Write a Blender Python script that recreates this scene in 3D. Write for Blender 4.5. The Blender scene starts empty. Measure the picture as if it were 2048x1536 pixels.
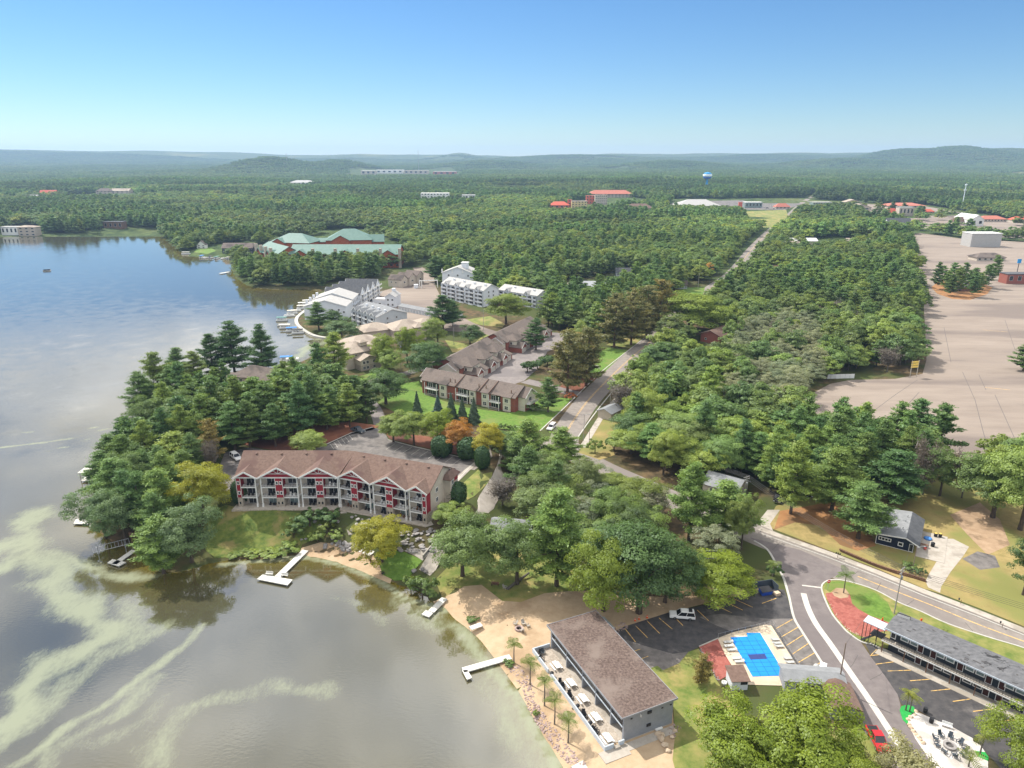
import bpy, bmesh, math, random
import numpy as np
from mathutils import Vector, Matrix
from mathutils.geometry import delaunay_2d_cdt
R = math.radians
sc = bpy.context.scene
COL = sc.collection
random.seed(7); RNG = np.random.default_rng(7)

# ------------------------------------------------------------------ camera
CAM_H, FPX, PITCH = 95.0, 1420.0, R(17.8)
SP, CP = math.sin(PITCH), math.cos(PITCH)
cd = bpy.data.cameras.new('camera'); cam = bpy.data.objects.new('camera', cd); COL.objects.link(cam)
cd.sensor_width = 36; cd.lens = 36 * FPX / 2048; cd.clip_start = 1; cd.clip_end = 60000
cam.location = (0, 0, CAM_H); cam.rotation_euler = (R(90) - PITCH, 0, 0)
sc.camera = cam

# ------------------------------------------------------------------ sky and sun
SUN_EL, SUN_AZ = R(48), math.atan2(-0.75, 0.66)          # azimuth from +Y towards +X
SUN_DIR = Vector((math.sin(SUN_AZ) * math.cos(SUN_EL), math.cos(SUN_AZ) * math.cos(SUN_EL), math.sin(SUN_EL)))
w = bpy.data.worlds.new('World'); sc.world = w; w.use_nodes = True
nt = w.node_tree; nt.nodes.clear()
def N(t, kind, **kw):
    n = t.nodes.new(kind)
    for k, v in kw.items():
        if k in n.inputs and not hasattr(n, k): n.inputs[k].default_value = v
        else: setattr(n, k, v)
    return n
sky = N(nt, 'ShaderNodeTexSky', sky_type='NISHITA', sun_disc=False, sun_elevation=SUN_EL, sun_rotation=SUN_AZ,
        altitude=300.0, air_density=1.0, dust_density=0.0, ozone_density=4.0)
geo = N(nt, 'ShaderNodeTexCoord')
sep = N(nt, 'ShaderNodeSeparateXYZ'); nt.links.new(geo.outputs['Generated'], sep.inputs[0])
zc = N(nt, 'ShaderNodeMath', operation='MAXIMUM'); nt.links.new(sep.outputs[2], zc.inputs[0]); zc.inputs[1].default_value = 0.03
dx = N(nt, 'ShaderNodeMath', operation='DIVIDE'); dy = N(nt, 'ShaderNodeMath', operation='DIVIDE')
nt.links.new(sep.outputs[0], dx.inputs[0]); nt.links.new(zc.outputs[0], dx.inputs[1])
nt.links.new(sep.outputs[1], dy.inputs[0]); nt.links.new(zc.outputs[0], dy.inputs[1])
cmb = N(nt, 'ShaderNodeCombineXYZ'); nt.links.new(dx.outputs[0], cmb.inputs[0]); nt.links.new(dy.outputs[0], cmb.inputs[1])
cn = N(nt, 'ShaderNodeTexNoise'); cn.inputs['Scale'].default_value = 1.15; cn.inputs['Detail'].default_value = 7
cn.inputs['Roughness'].default_value = 0.55; cn.inputs['Distortion'].default_value = 0.4
nt.links.new(cmb.outputs[0], cn.inputs['Vector'])
cr = N(nt, 'ShaderNodeMapRange'); nt.links.new(cn.outputs[0], cr.inputs['Value'])
cr.inputs['From Min'].default_value = 0.34; cr.inputs['From Max'].default_value = 0.54
el = N(nt, 'ShaderNodeMapRange', interpolation_type='SMOOTHSTEP'); nt.links.new(sep.outputs[2], el.inputs['Value'])
el.inputs['From Min'].default_value = 0.186; el.inputs['From Max'].default_value = 0.216   # the clear band seen in the frame lies below the clouds
cm = N(nt, 'ShaderNodeMath', operation='MULTIPLY'); nt.links.new(cr.outputs[0], cm.inputs[0]); nt.links.new(el.outputs[0], cm.inputs[1])
hs = N(nt, 'ShaderNodeHueSaturation'); hs.inputs['Saturation'].default_value = 1.1
sm_ = N(nt, 'ShaderNodeMix', data_type='RGBA', blend_type='MULTIPLY'); sm_.inputs[0].default_value = 1; sm_.inputs[7].default_value = (.81, .945, 1.08, 1); nt.links.new(sky.outputs[0], sm_.inputs[6]); nt.links.new(sm_.outputs[2], hs.inputs['Color'])
bg1 = N(nt, 'ShaderNodeBackground'); nt.links.new(hs.outputs[0], bg1.inputs[0]); bg1.inputs[1].default_value = 0.088
bg2 = N(nt, 'ShaderNodeBackground'); bg2.inputs[0].default_value = (1, 0.985, 0.96, 1); 
c2n = N(nt, 'ShaderNodeTexNoise'); c2n.inputs['Scale'].default_value = 1.7; c2n.inputs['Detail'].default_value = 6; nt.links.new(cmb.outputs[0], c2n.inputs['Vector'])      # grey undersides and white tops
c2r = N(nt, 'ShaderNodeMapRange'); c2r.inputs['From Min'].default_value = .36; c2r.inputs['From Max'].default_value = .64; c2r.inputs['To Min'].default_value = .75; c2r.inputs['To Max'].default_value = 1.95
nt.links.new(c2n.outputs[0], c2r.inputs['Value']); nt.links.new(c2r.outputs[0], bg2.inputs[1])
mx = N(nt, 'ShaderNodeMixShader'); nt.links.new(cm.outputs[0], mx.inputs[0])
nt.links.new(bg1.outputs[0], mx.inputs[1]); nt.links.new(bg2.outputs[0], mx.inputs[2])
wo = N(nt, 'ShaderNodeOutputWorld'); nt.links.new(mx.outputs[0], wo.inputs[0])
ld = bpy.data.lights.new('sun', 'SUN'); ld.energy = 4.8; ld.angle = R(0.55); ld.color = (1.0, 0.955, 0.88)
sun = bpy.data.objects.new('sun', ld); COL.objects.link(sun); sun.rotation_euler = SUN_DIR.to_track_quat('Z', 'Y').to_euler()
sun.location = (0, 0, 300)
vs = sc.view_settings; vs.view_transform = 'Standard'; vs.look = 'None'; vs.gamma = 1; vs.exposure = 0.38
vs.use_curve_mapping = False
sc.cycles.use_denoising = True
sc.cycles.max_bounces = 6; sc.cycles.diffuse_bounces = 3; sc.cycles.glossy_bounces = 3; sc.cycles.transmission_bounces = 3
sc.cycles.volume_bounces = 1; sc.cycles.transparent_max_bounces = 8; sc.cycles.sample_clamp_indirect = 6

# ------------------------------------------------------------------ pixels and ground
def ray(x, y):
    a = (x - 1024) / FPX; b = (y - 768) / FPX
    return a, CP - b * SP, -SP - b * CP
def P(x, y, z=0.0):
    a, fy, fz = ray(x, y); t = (z - CAM_H) / fz
    return (a * t, fy * t)
def PX(X, Y, Z=0.0):
    z = Y * CP - (Z - CAM_H) * SP
    return 1024 + FPX * X / z, 768 + FPX * (-Y * SP - (Z - CAM_H) * CP) / z
WATER = -1.0
LAKE_PX = [(1160,1620),(1125,1536),(1095,1485),(1077,1455),(1055,1418),(1037,1384),(1000,1335),(970,1295),(949,1271),(918,1244),(884,1213),(857,1202),
  (830,1182),(789,1169),(754,1155),(709,1136),(668,1121),(615,1111),(561,1116),(507,1119),(467,1122),(427,1126),(395,1136),(345,1150),(305,1142),(278,1118),(255,1102),
  (225,1090),(197,1068),(183,1040),(186,1010),(200,982),(215,955),(238,922),(262,890),(290,862),(318,835),(345,806),(385,788),(420,772),(470,764),(520,757),
  (560,742),(600,724),(640,704),(690,690),(730,676),(712,665),(653,676),(622,668),(605,659),(588,646),(591,632),(612,618),(619,608),(628,596),(637,585),(628,581),(605,579),(554,580),(520,578),(489,571),(468,554),
  (460,534),(455,517),(427,516),(376,513),(352,500),(328,483),(314,466),(318,457),(270,458),(219,457.5),(195,466),(137,470),(79,471),(0,475),(-140,479),(-700,500),(-1400,900),(-1500,1700)]
LAKE = np.array([P(x, y, WATER) for x, y in LAKE_PX])
PLAT = np.array([P(x, y, 4.5) for x, y in [(472,1012),(560,1018),(660,1020),(705,1030),(790,1050),(880,1062),(925,1010),(955,945),(990,915),(960,880),(800,865),(700,850),(560,840),(420,850),(430,930),(455,990)]])
def sdist(pts, poly):
    """distance to the outline, positive outside"""
    pts = np.asarray(pts, float)
    if len(pts) > 4000: return np.concatenate([sdist(pts[i:i+4000], poly) for i in range(0, len(pts), 4000)])
    x, y = pts[:, 0:1], pts[:, 1:2]
    a = np.asarray(poly); b = np.roll(a, -1, 0)
    ax, ay, bx, by = a[None, :, 0], a[None, :, 1], b[None, :, 0], b[None, :, 1]
    dx, dy = bx - ax, by - ay
    t = np.clip(((x - ax) * dx + (y - ay) * dy) / (dx * dx + dy * dy + 1e-12), 0, 1)
    d = np.sqrt(((x - ax - t * dx) ** 2 + (y - ay - t * dy) ** 2).min(1))
    c = ((ay > y) != (by > y)) & (x < dx * (y - ay) / np.where(dy == 0, 1e-12, dy) + ax)
    return np.where(c.sum(1) % 2 == 1, -d, d)
def sstep(a, b, v):
    t = np.clip((v - a) / (b - a), 0, 1); return t * t * (3 - 2 * t)
def vnoise(x, y, seed=0):
    def hsh(i, j):
        v = np.sin(i * 127.1 + j * 311.7 + seed * 74.7) * 43758.5453; return v - np.floor(v)
    i, j = np.floor(x), np.floor(y); u, v = x - i, y - j
    u = u * u * (3 - 2 * u); v = v * v * (3 - 2 * v)
    return (hsh(i, j) * (1 - u) + hsh(i + 1, j) * u) * (1 - v) + (hsh(i, j + 1) * (1 - u) + hsh(i + 1, j + 1) * u) * v
def fbm(x, y, seed=0, o=4):
    r = 0; a = 0.5
    for k in range(o): r = r + a * vnoise(x * 2 ** k, y * 2 ** k, seed + k); a *= 0.5
    return r
# far hills: (centre as a column of the photograph, distance, crest row of the photograph, half width in columns, depth in metres)
HILLS = [(60,8600,297.5,260,900),(330,9000,300,150,900),(470,9400,303,170,900),(560,4300,314.5,75,380),(690,4700,320,60,350),(735,9000,307,90,800),(925,8600,304.5,50,700),(850,9500,308,300,900),
         (1150,7600,310,190,900),(1230,9200,306,160,900),(1400,9200,305,120,800),(1560,8800,303.5,110,800),(1700,8800,303,110,800),(1870,6200,293.5,110,700),(1790,6500,299,100,600),(1960,6700,297,110,700),(2150,9000,298,200,900),
         (1500,8000,308.5,120,500),(-250,8600,298,250,900),(1330,5200,322,120,350),(980,5600,322,100,350),(1660,5600,318,120,400)]
def far_height(x, y):
    z = np.zeros_like(x)
    dist = np.hypot(x, y)
    if dist.max() < 900: return z
    z += sstep(900, 2600, dist) * (fbm(x / 620, y / 620, 3) - 0.42) * 30
    z += sstep(4500, 9500, dist) * (10 + 45 * fbm(x / 1500, y / 900, 9))
    for cx, D, row, hw, dep in HILLS:
        X0 = (cx - 1024) / FPX * D
        a, fy, fz = ray(cx, row)
        top = CAM_H + fz / fy * D - 6
        sx = hw / FPX * D
        prof = np.exp(-((x - X0) / sx) ** 2 - ((y - D) / dep) ** 2)
        z = np.maximum(z, (top + 14 * (fbm(x / 260, y / 260, 5) - .45)) * prof + z * (1 - prof))
    return z
def height(x, y):
    x = np.atleast_1d(np.asarray(x, float)); y = np.atleast_1d(np.asarray(y, float))
    p = np.stack([x, y], 1)
    d = sdist(p, LAKE)
    z = np.where(d > 0, -1 + sstep(0, 7.5, d), -1 + np.maximum(d * 0.22, -3.0))
    q = sdist(p, PLAT)
    z = z + np.where(d > 0, 4.5 * (1 - sstep(0.6, 11.5, q)) * sstep(0, 3.5, d), 0)
    return z + far_height(x, y) * sstep(0, 60, d)
def G(px, py):
    """ground point under a pixel"""
    z = 0.0
    for _ in range(14):
        X, Y = P(px, py, z); zn = float(height(X, Y)[0])
        if abs(zn - z) < .01: break
        z = 0.45 * z + 0.55 * zn
    X, Y = P(px, py, z)
    return Vector((X, Y, z))
def top_height(X, Y, z, top_px):
    lo, hi = 0.2, 90
    for _ in range(40):
        m = (lo + hi) / 2
        if PX(X, Y, z + m)[1] > top_px: lo = m
        else: hi = m
    return lo
def mpp(X, Y, z=0): return (Y * CP - (z - CAM_H) * SP) / FPX        # metres per photo pixel at a place

# ------------------------------------------------------------------ materials
MATS = {}
def mat(name, c1, c2=None, scale=1.0, detail=4, rough=0.85, bump=0.0, bscale=None, metal=0.0, c3=None, scale3=0.1, spec=0.3, stretch=None, lo=0.35, hi=0.65, lo3=.5, hi3=.62):
    m = bpy.data.materials.new(name); m.use_nodes = True; t = m.node_tree
    b = t.nodes['Principled BSDF']; b.inputs['Roughness'].default_value = rough; b.inputs['Metallic'].default_value = metal
    b.inputs['Specular IOR Level'].default_value = spec
    MATS[name] = m
    if c2 is None:
        c2 = tuple(min(1, v * 1.12) for v in c1)
    g = N(t, 'ShaderNodeNewGeometry'); src = g.outputs['Position']
    if stretch:
        mp = N(t, 'ShaderNodeMapping'); mp.inputs['Scale'].default_value = stretch[:3]
        if len(stretch) > 3: mp.inputs['Rotation'].default_value = (0, 0, stretch[3])
        t.links.new(src, mp.inputs[0]); src = mp.outputs[0]
    n = N(t, 'ShaderNodeTexNoise'); n.inputs['Scale'].default_value = scale; n.inputs['Detail'].default_value = detail; n.inputs['Roughness'].default_value = .65
    t.links.new(src, n.inputs['Vector'])
    r = N(t, 'ShaderNodeValToRGB'); e = r.color_ramp.elements
    e[0].position, e[1].position = lo, hi; e[0].color = (*c1, 1); e[1].color = (*c2, 1)
    t.links.new(n.outputs[0], r.inputs[0]); out = r.outputs[0]
    if c3:
        n3 = N(t, 'ShaderNodeTexNoise'); n3.inputs['Scale'].default_value = scale3; n3.inputs['Detail'].default_value = 5; n3.inputs['Roughness'].default_value = .6
        t.links.new(src, n3.inputs['Vector'])
        r3 = N(t, 'ShaderNodeMapRange', interpolation_type='SMOOTHSTEP'); r3.inputs['From Min'].default_value = lo3; r3.inputs['From Max'].default_value = hi3
        t.links.new(n3.outputs[0], r3.inputs['Value'])
        mx = N(t, 'ShaderNodeMix', data_type='RGBA'); t.links.new(r3.outputs[0], mx.inputs[0]); t.links.new(out, mx.inputs[6]); mx.inputs[7].default_value = (*c3, 1)
        out = mx.outputs[2]
    t.links.new(out, b.inputs['Base Color'])
    if bump:
        nb = N(t, 'ShaderNodeTexNoise'); nb.inputs['Scale'].default_value = bscale or scale * 2; nb.inputs['Detail'].default_value = 5
        t.links.new(src, nb.inputs['Vector'])
        bp = N(t, 'ShaderNodeBump'); bp.inputs['Strength'].default_value = 1; bp.inputs['Distance'].default_value = bump
        t.links.new(nb.outputs[0], bp.inputs['Height']); t.links.new(bp.outputs[0], b.inputs['Normal'])
    return m
def leafmat(name, c1, c2, trans=0.35):
    m = bpy.data.materials.new(name); m.use_nodes = True; t = m.node_tree; t.nodes.clear(); MATS[name] = m
    at = N(t, 'ShaderNodeAttribute', attribute_name='v')                       # each leaf spray has its own colour
    ti = N(t, 'ShaderNodeAttribute', attribute_name='tint', attribute_type='INSTANCER')
    r = N(t, 'ShaderNodeValToRGB'); r.color_ramp.elements[0].color = (*c1, 1); r.color_ramp.elements[1].color = (*c2, 1)
    t.links.new(at.outputs['Fac'], r.inputs[0])
    mx = N(t, 'ShaderNodeMix', data_type='RGBA', blend_type='MULTIPLY'); mx.inputs[0].default_value = 1
    t.links.new(r.outputs[0], mx.inputs[6]); t.links.new(ti.outputs['Color'], mx.inputs[7])
    d = N(t, 'ShaderNodeBsdfDiffuse'); tr = N(t, 'ShaderNodeBsdfTranslucent'); t.links.new(mx.outputs[2], d.inputs[0])
    mt = N(t, 'ShaderNodeMix', data_type='RGBA', blend_type='MULTIPLY'); mt.inputs[0].default_value = 1; mt.inputs[7].default_value = (1.25, 1.2, .6, 1)
    t.links.new(mx.outputs[2], mt.inputs[6]); t.links.new(mt.outputs[2], tr.inputs[0])
    gl = N(t, 'ShaderNodeBsdfGlossy'); gl.inputs['Roughness'].default_value = .5; gl.inputs[0].default_value = (.6, .65, .7, 1)
    a = N(t, 'ShaderNodeMixShader'); a.inputs[0].default_value = trans; t.links.new(d.outputs[0], a.inputs[1]); t.links.new(tr.outputs[0], a.inputs[2])
    b = N(t, 'ShaderNodeMixShader'); b.inputs[0].default_value = .035; t.links.new(a.outputs[0], b.inputs[1]); t.links.new(gl.outputs[0], b.inputs[2])
    o = N(t, 'ShaderNodeOutputMaterial'); t.links.new(b.outputs[0], o.inputs[0])
    return m

# ------------------------------------------------------------------ mesh helpers
def link(o, parent=None):
    COL.objects.link(o)
    if parent is not None: o.parent = parent
    return o
def tag(o, label=None, cat=None, group=None, kind=None):
    if label: o['label'] = label
    if cat: o['category'] = cat
    if group: o['group'] = group
    if kind: o['kind'] = kind
    return o
def thing(name, label, cat, loc=(0, 0, 0), rz=0.0, group=None):
    o = bpy.data.objects.new(name, None); link(o); o.location = loc; o.rotation_euler = (0, 0, rz); o.empty_display_size = .3
    return tag(o, label, cat, group)
def copy_tree(o, parent=None, kids=None):
    c = o.copy(); COL.objects.link(c); c.parent = parent
    for ch in (kids or KIDS).get(o.name, ()): copy_tree(ch, c, kids)
    return c
KIDS = {}
class MB:
    """collects shapes; build() links them as one mesh object"""
    def __init__(s): s.v = []; s.f = []; s.m = []
    def add(s, vs, fs, mi=0):
        b = len(s.v); s.v += [tuple(q) for q in vs]; s.f += [tuple(i + b for i in f) for f in fs]; s.m += [mi] * len(fs); return s
    def box(s, x0, y0, z0, x1, y1, z1, mi=0):
        return s.add([(x0,y0,z0),(x1,y0,z0),(x1,y1,z0),(x0,y1,z0),(x0,y0,z1),(x1,y0,z1),(x1,y1,z1),(x0,y1,z1)],
                     [(0,3,2,1),(4,5,6,7),(0,1,5,4),(1,2,6,5),(2,3,7,6),(3,0,4,7)], mi)
    def cbox(s, cx, cy, cz, sx, sy, sz, mi=0): return s.box(cx-sx/2, cy-sy/2, cz-sz/2, cx+sx/2, cy+sy/2, cz+sz/2, mi)
    def obox(s, c, u, v, wv, mi=0):
        """box from a corner and three edge vectors"""
        c, u, v, wv = map(Vector, (c, u, v, wv))
        return s.add([c, c+u, c+u+v, c+v, c+wv, c+u+wv, c+u+v+wv, c+v+wv], [(0,3,2,1),(4,5,6,7),(0,1,5,4),(1,2,6,5),(2,3,7,6),(3,0,4,7)], mi)
    def beam(s, a, b, w=.1, h=None, mi=0):
        a, b = Vector(a), Vector(b); d = b - a; h = h or w
        up = Vector((0, 0, 1)) if abs(d.normalized().z) < .95 else Vector((0, 1, 0))
        sd = d.cross(up).normalized(); u2 = sd.cross(d).normalized()
        return s.obox(a - sd * w / 2 - u2 * h / 2, sd * w, d, u2 * h, mi)
    def prism(s, poly, z0, z1, mi=0):
        n = len(poly); area = sum(poly[i][0]*poly[(i+1)%n][1]-poly[(i+1)%n][0]*poly[i][1] for i in range(n))
        if area < 0: poly = poly[::-1]
        vs = [(x, y, z0) for x, y in poly] + [(x, y, z1) for x, y in poly]
        fs = [tuple(range(n))[::-1], tuple(range(n, 2*n))] + [(i, (i+1)%n, n+(i+1)%n, n+i) for i in range(n)]
        return s.add(vs, fs, mi)
    def tube(s, pts, rs, n=6, cap=True, mi=0):
        pts = [Vector(p) for p in pts]
        if not hasattr(rs, '__len__'): rs = [rs] * len(pts)
        vs = []; fs = []
        for i, p in enumerate(pts):
            d = (pts[min(i+1, len(pts)-1)] - pts[max(i-1, 0)]).normalized()
            up = Vector((0, 0, 1)) if abs(d.z) < .9 else Vector((1, 0, 0))
            a = d.cross(up).normalized(); b = a.cross(d).normalized()
            for k in range(n):
                t = 2*math.pi*k/n; vs.append(p + (a*math.cos(t) + b*math.sin(t)) * rs[i])
        for i in range(len(pts)-1):
            for k in range(n):
                fs.append((i*n+k, i*n+(k+1)%n, (i+1)*n+(k+1)%n, (i+1)*n+k))
        if cap: fs.append(tuple(range(n))[::-1]); fs.append(tuple((len(pts)-1)*n+k for k in range(n)))
        return s.add(vs, fs, mi)
    def lathe(s, prof, n=16, c=(0, 0, 0), mi=0):
        vs = [(c[0]+r*math.cos(2*math.pi*k/n), c[1]+r*math.sin(2*math.pi*k/n), c[2]+z) for r, z in prof for k in range(n)]
        fs = [(i*n+k, i*n+(k+1)%n, (i+1)*n+(k+1)%n, (i+1)*n+k) for i in range(len(prof)-1) for k in range(n)]
        fs.append(tuple(range(n))[::-1]); fs.append(tuple((len(prof)-1)*n+k for k in range(n)))
        return s.add(vs, fs, mi)
    def slab(s, pts, th, mi=0):
        """a sloping panel of thickness th below the given outline"""
        pts = [Vector(p) for p in pts]; n = len(pts); nr = Vector((0, 0, 0))
        for i in range(n): nr += (pts[i] - pts[0]).cross(pts[(i+1)%n] - pts[0])
        nr.normalize()
        if nr.z < 0: nr = -nr; pts = pts[::-1]
        lo = [p - nr * th for p in pts]
        return s.add(pts + lo, [tuple(range(n)), tuple(range(n, 2*n))[::-1]] + [(i, n+i, n+(i+1)%n, (i+1)%n) for i in range(n)], mi)
    def mesh(s, name, *mats):
        me = bpy.data.meshes.new(name); me.from_pydata(s.v, [], s.f); me.update()
        for q in mats: me.materials.append(MATS[q] if isinstance(q, str) else q)
        if len(mats) > 1: me.polygons.foreach_set('material_index', s.m)
        return me
    def build(s, name, mats, parent=None, smooth=False):
        me = s.mesh(name, *([mats] if isinstance(mats, str) else mats))
        if smooth: me.polygons.foreach_set('use_smooth', [True] * len(me.polygons))
        return link(bpy.data.objects.new(name, me), parent)
def obj(name, me, parent=None, loc=(0, 0, 0), rz=0.0):
    o = bpy.data.objects.new(name, me); link(o, parent); o.location = loc; o.rotation_euler = (0, 0, rz); return o

def sheet(name, poly, m, off=0.03, step=0, z=None, kind='structure', parent=None, holes=()):
    """a sheet over the ground inside a world outline, draped when step > 0"""
    poly = [Vector((p[0], p[1])) for p in poly]
    pts = list(poly); n = len(pts); edges = [(i, (i+1) % n) for i in range(n)]
    if step:
        arr = np.array([(p.x, p.y) for p in poly]); lo = arr.min(0); hi = arr.max(0)
        gx, gy = np.meshgrid(np.arange(lo[0], hi[0], step), np.arange(lo[1], hi[1], step))
        g = np.stack([gx.ravel(), gy.ravel()], 1); g = g[sdist(g, arr) < -step * .3]
        pts += [Vector((float(a), float(b))) for a, b in g]
        ext = []
    r = delaunay_2d_cdt(pts, edges, [], 1, 1e-4)
    vv = np.array([(p.x, p.y) for p in r[0]])
    zz = np.full(len(vv), z + off) if z is not None else height(vv[:, 0], vv[:, 1]) + off
    me = bpy.data.meshes.new(name); me.from_pydata([(a[0], a[1], b) for a, b in zip(vv, zz)], [], r[2]); me.update()
    if len(me.polygons) and sum(p.normal.z for p in me.polygons) < 0: me.flip_normals()
    me.materials.append(MATS[m])
    o = link(bpy.data.objects.new(name, me), parent)
    if kind: o['kind'] = kind
    return o
def pix(lst, z=None): return [(P(x, y, z) if z is not None else tuple(G(x, y)[:2])) for x, y in lst]
def strip(pts, wd, closed=False):
    """outline of a band of width wd along a polyline"""
    pts = [Vector(p[:2]) for p in pts]; L = []; Rr = []
    for i, p in enumerate(pts):
        d = (pts[min(i+1, len(pts)-1)] - pts[max(i-1, 0)]).normalized(); nn = Vector((-d.y, d.x)) * wd / 2
        L.append(p + nn); Rr.append(p - nn)
    return [tuple(q) for q in L + Rr[::-1]]
def smooth_line(pts, k=6):
    """Catmull-Rom through the points"""
    pts = [Vector(p) for p in pts]; out = []
    for i in range(len(pts)-1):
        p0 = pts[max(i-1, 0)]; p1 = pts[i]; p2 = pts[i+1]; p3 = pts[min(i+2, len(pts)-1)]
        for j in range(k):
            t = j / k
            out.append(.5*((2*p1)+(p2-p0)*t+(2*p0-5*p1+4*p2-p3)*t*t+(3*p1-p0-3*p2+p3)*t**3))
    return out + [pts[-1]]
# ------------------------------------------------------------------ surface materials
mat('forest_floor', (.06,.05,.03), (.16,.11,.06), .22, c3=(.07,.085,.03), scale3=.035, lo3=.42, hi3=.58, rough=.95)
mat('sand', (.40,.285,.175), (.48,.355,.23), .35, c3=(.34,.235,.14), scale3=.08, rough=.95, bump=.09, bscale=1.3)
mat('asphalt_old', (.175,.153,.145), (.245,.215,.20), .5, 9, c3=(.17,.15,.145), scale3=.05, rough=.9)
mat('asphalt_dark', (.046,.044,.046), (.082,.076,.074), .7, 8, c3=(.13,.118,.11), scale3=.11, lo3=.60, hi3=.68, rough=.8)
mat('asphalt_worn', (.12,.108,.10), (.20,.18,.165), .6, 9, c3=(.085,.078,.076), scale3=.12, rough=.9)  # worn asphalt; on the motel lot it also paints sunlit stretches
mat('drive_asphalt', (.142,.121,.117), (.19,.164,.156), .5, 9, c3=(.15,.128,.124), scale3=.06, rough=.9)
mat('road_asphalt', (.195,.170,.150), (.265,.232,.203), .5, 9, c3=(.20,.172,.155), scale3=.07, rough=.9)
mat('lot_tan', (.212,.170,.138), (.298,.245,.200), .12, 9, c3=(.175,.141,.12), scale3=.03, rough=.95, stretch=(.25,1,1,.45), lo=.3, hi=.7)
mat('concrete', (.36,.32,.27), (.44,.395,.34), .6, c3=(.30,.265,.22), scale3=.2, rough=.9)
mat('concrete_white', (.42,.40,.36), (.50,.48,.435), .6, rough=.9)
mat('lawn_bright', (.075,.145,.020), (.135,.225,.036), .9, 8, c3=(.15,.19,.045), scale3=.09, rough=.95, bump=.05, bscale=3)
mat('lawn_mixed', (.10,.15,.028), (.25,.235,.072), .3, 9, c3=(.30,.24,.09), scale3=.07, rough=.95, bump=.05, bscale=3)
mat('lawn_dry', (.22,.175,.062), (.35,.26,.105), .4, 9, c3=(.19,.19,.055), scale3=.05, rough=.95, bump=.05, bscale=3, lo3=.45, hi3=.6)
mat('needle_litter', (.30,.14,.055), (.36,.19,.08), .35, c3=(.20,.11,.05), scale3=.12, rough=.95)
mat('red_earth', (.17,.062,.035), (.22,.09,.05), .4, c3=(.11,.045,.03), scale3=.1, rough=.95)
mat('red_mulch', (.27,.078,.060), (.36,.125,.098), 1.3, c3=(.22,.065,.05), scale3=.35, rough=.95, bump=.08, bscale=4)
mat('rough_grass', (.06,.10,.018), (.15,.175,.036), .6, 9, c3=(.20,.17,.06), scale3=.12, rough=.95, bump=.12, bscale=1.6)
mat('gravel_pale', (.50,.46,.42), (.60,.56,.52), 1.4, c3=(.44,.40,.36), scale3=.3, rough=.95, bump=.04, bscale=6)
mat('turf_green', (.02,.27,.05), (.03,.34,.07), 1.5, rough=.9)
mat('paint_yellow', (.62,.37,.10), (.72,.47,.17), 2.0, c3=(.34,.25,.13), scale3=1.1, rough=.8)
mat('paint_white', (.46,.43,.385), (.56,.53,.475), 1.2, c3=(.5,.46,.41), scale3=.5, rough=.8)
mat('seal_line', (.10,.09,.085), rough=.9)
mat('algae_stain', (.33,.31,.12), (.40,.36,.16), .4, rough=.9)
mat('bare_soil', (.30,.20,.12), (.40,.28,.18), .4, c3=(.22,.15,.09), scale3=.15, rough=.95)

# ------------------------------------------------------------------ ground: one sheet to the horizon
def grow(start, step, rate, end):
    out = []; v = start; s_ = step
    while v < end: s_ *= rate; v += s_; out.append(v)
    return out
gx = [-v for v in grow(125, 2.0, 1.05, 7500)][::-1] + list(np.arange(-125, 176, 2.0)) + grow(175, 2.0, 1.05, 8500)
gy = [-2500, -900, -300, -90, 0, 40, 62, 72] + list(np.arange(78, 290, 2.0)) + grow(288, 2.0, 1.045, 13500)
gx, gy = np.array(gx, float), np.array(gy, float)
XX, YY = np.meshgrid(gx, gy)
ZZ = height(XX.ravel(), YY.ravel())
nx, ny = len(gx), len(gy)
def grid_mesh(name, X, Y, Z, nx, ny):
    me = bpy.data.meshes.new(name)
    i = np.arange(nx * ny).reshape(ny, nx)
    q = np.stack([i[:-1, :-1], i[:-1, 1:], i[1:, 1:], i[1:, :-1]], -1).reshape(-1, 4)
    me.vertices.add(nx * ny); me.vertices.foreach_set('co', np.stack([X, Y, Z], 1).astype(np.float32).ravel())
    me.loops.add(q.size); me.loops.foreach_set('vertex_index', q.ravel().astype(np.int32))
    me.polygons.add(len(q)); me.polygons.foreach_set('loop_start', np.arange(0, q.size, 4, dtype=np.int32))
    me.polygons.foreach_set('use_smooth', np.ones(len(q), bool))
    me.update(calc_edges=True); return me
gm = grid_mesh('ground', XX.ravel(), YY.ravel(), ZZ, nx, ny)
# far canopy colour takes over where single trees can no longer be told apart
m = mat('ground_cover', (.06,.05,.03), (.16,.11,.06), .22, c3=(.07,.085,.03), scale3=.035, lo3=.42, hi3=.58, rough=.95)
t = m.node_tree; b = t.nodes['Principled BSDF']; lk = b.inputs['Base Color'].links[0]; src = lk.from_socket
at = N(t, 'ShaderNodeAttribute', attribute_name='far')
g2 = N(t, 'ShaderNodeNewGeometry'); n1 = N(t, 'ShaderNodeTexNoise'); n1.inputs['Scale'].default_value = .06; n1.inputs['Detail'].default_value = 6; n1.inputs['Roughness'].default_value = .75
t.links.new(g2.outputs['Position'], n1.inputs['Vector'])
r1 = N(t, 'ShaderNodeValToRGB'); r1.color_ramp.elements[0].position = .36; r1.color_ramp.elements[1].position = .66
r1.color_ramp.elements[0].color = (.020,.042,.018,1); r1.color_ramp.elements[1].color = (.11,.145,.05,1)
t.links.new(n1.outputs[0], r1.inputs[0])
n2 = N(t, 'ShaderNodeTexNoise'); n2.inputs['Scale'].default_value = .0022; n2.inputs['Detail'].default_value = 5
t.links.new(g2.outputs['Position'], n2.inputs['Vector'])
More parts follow.
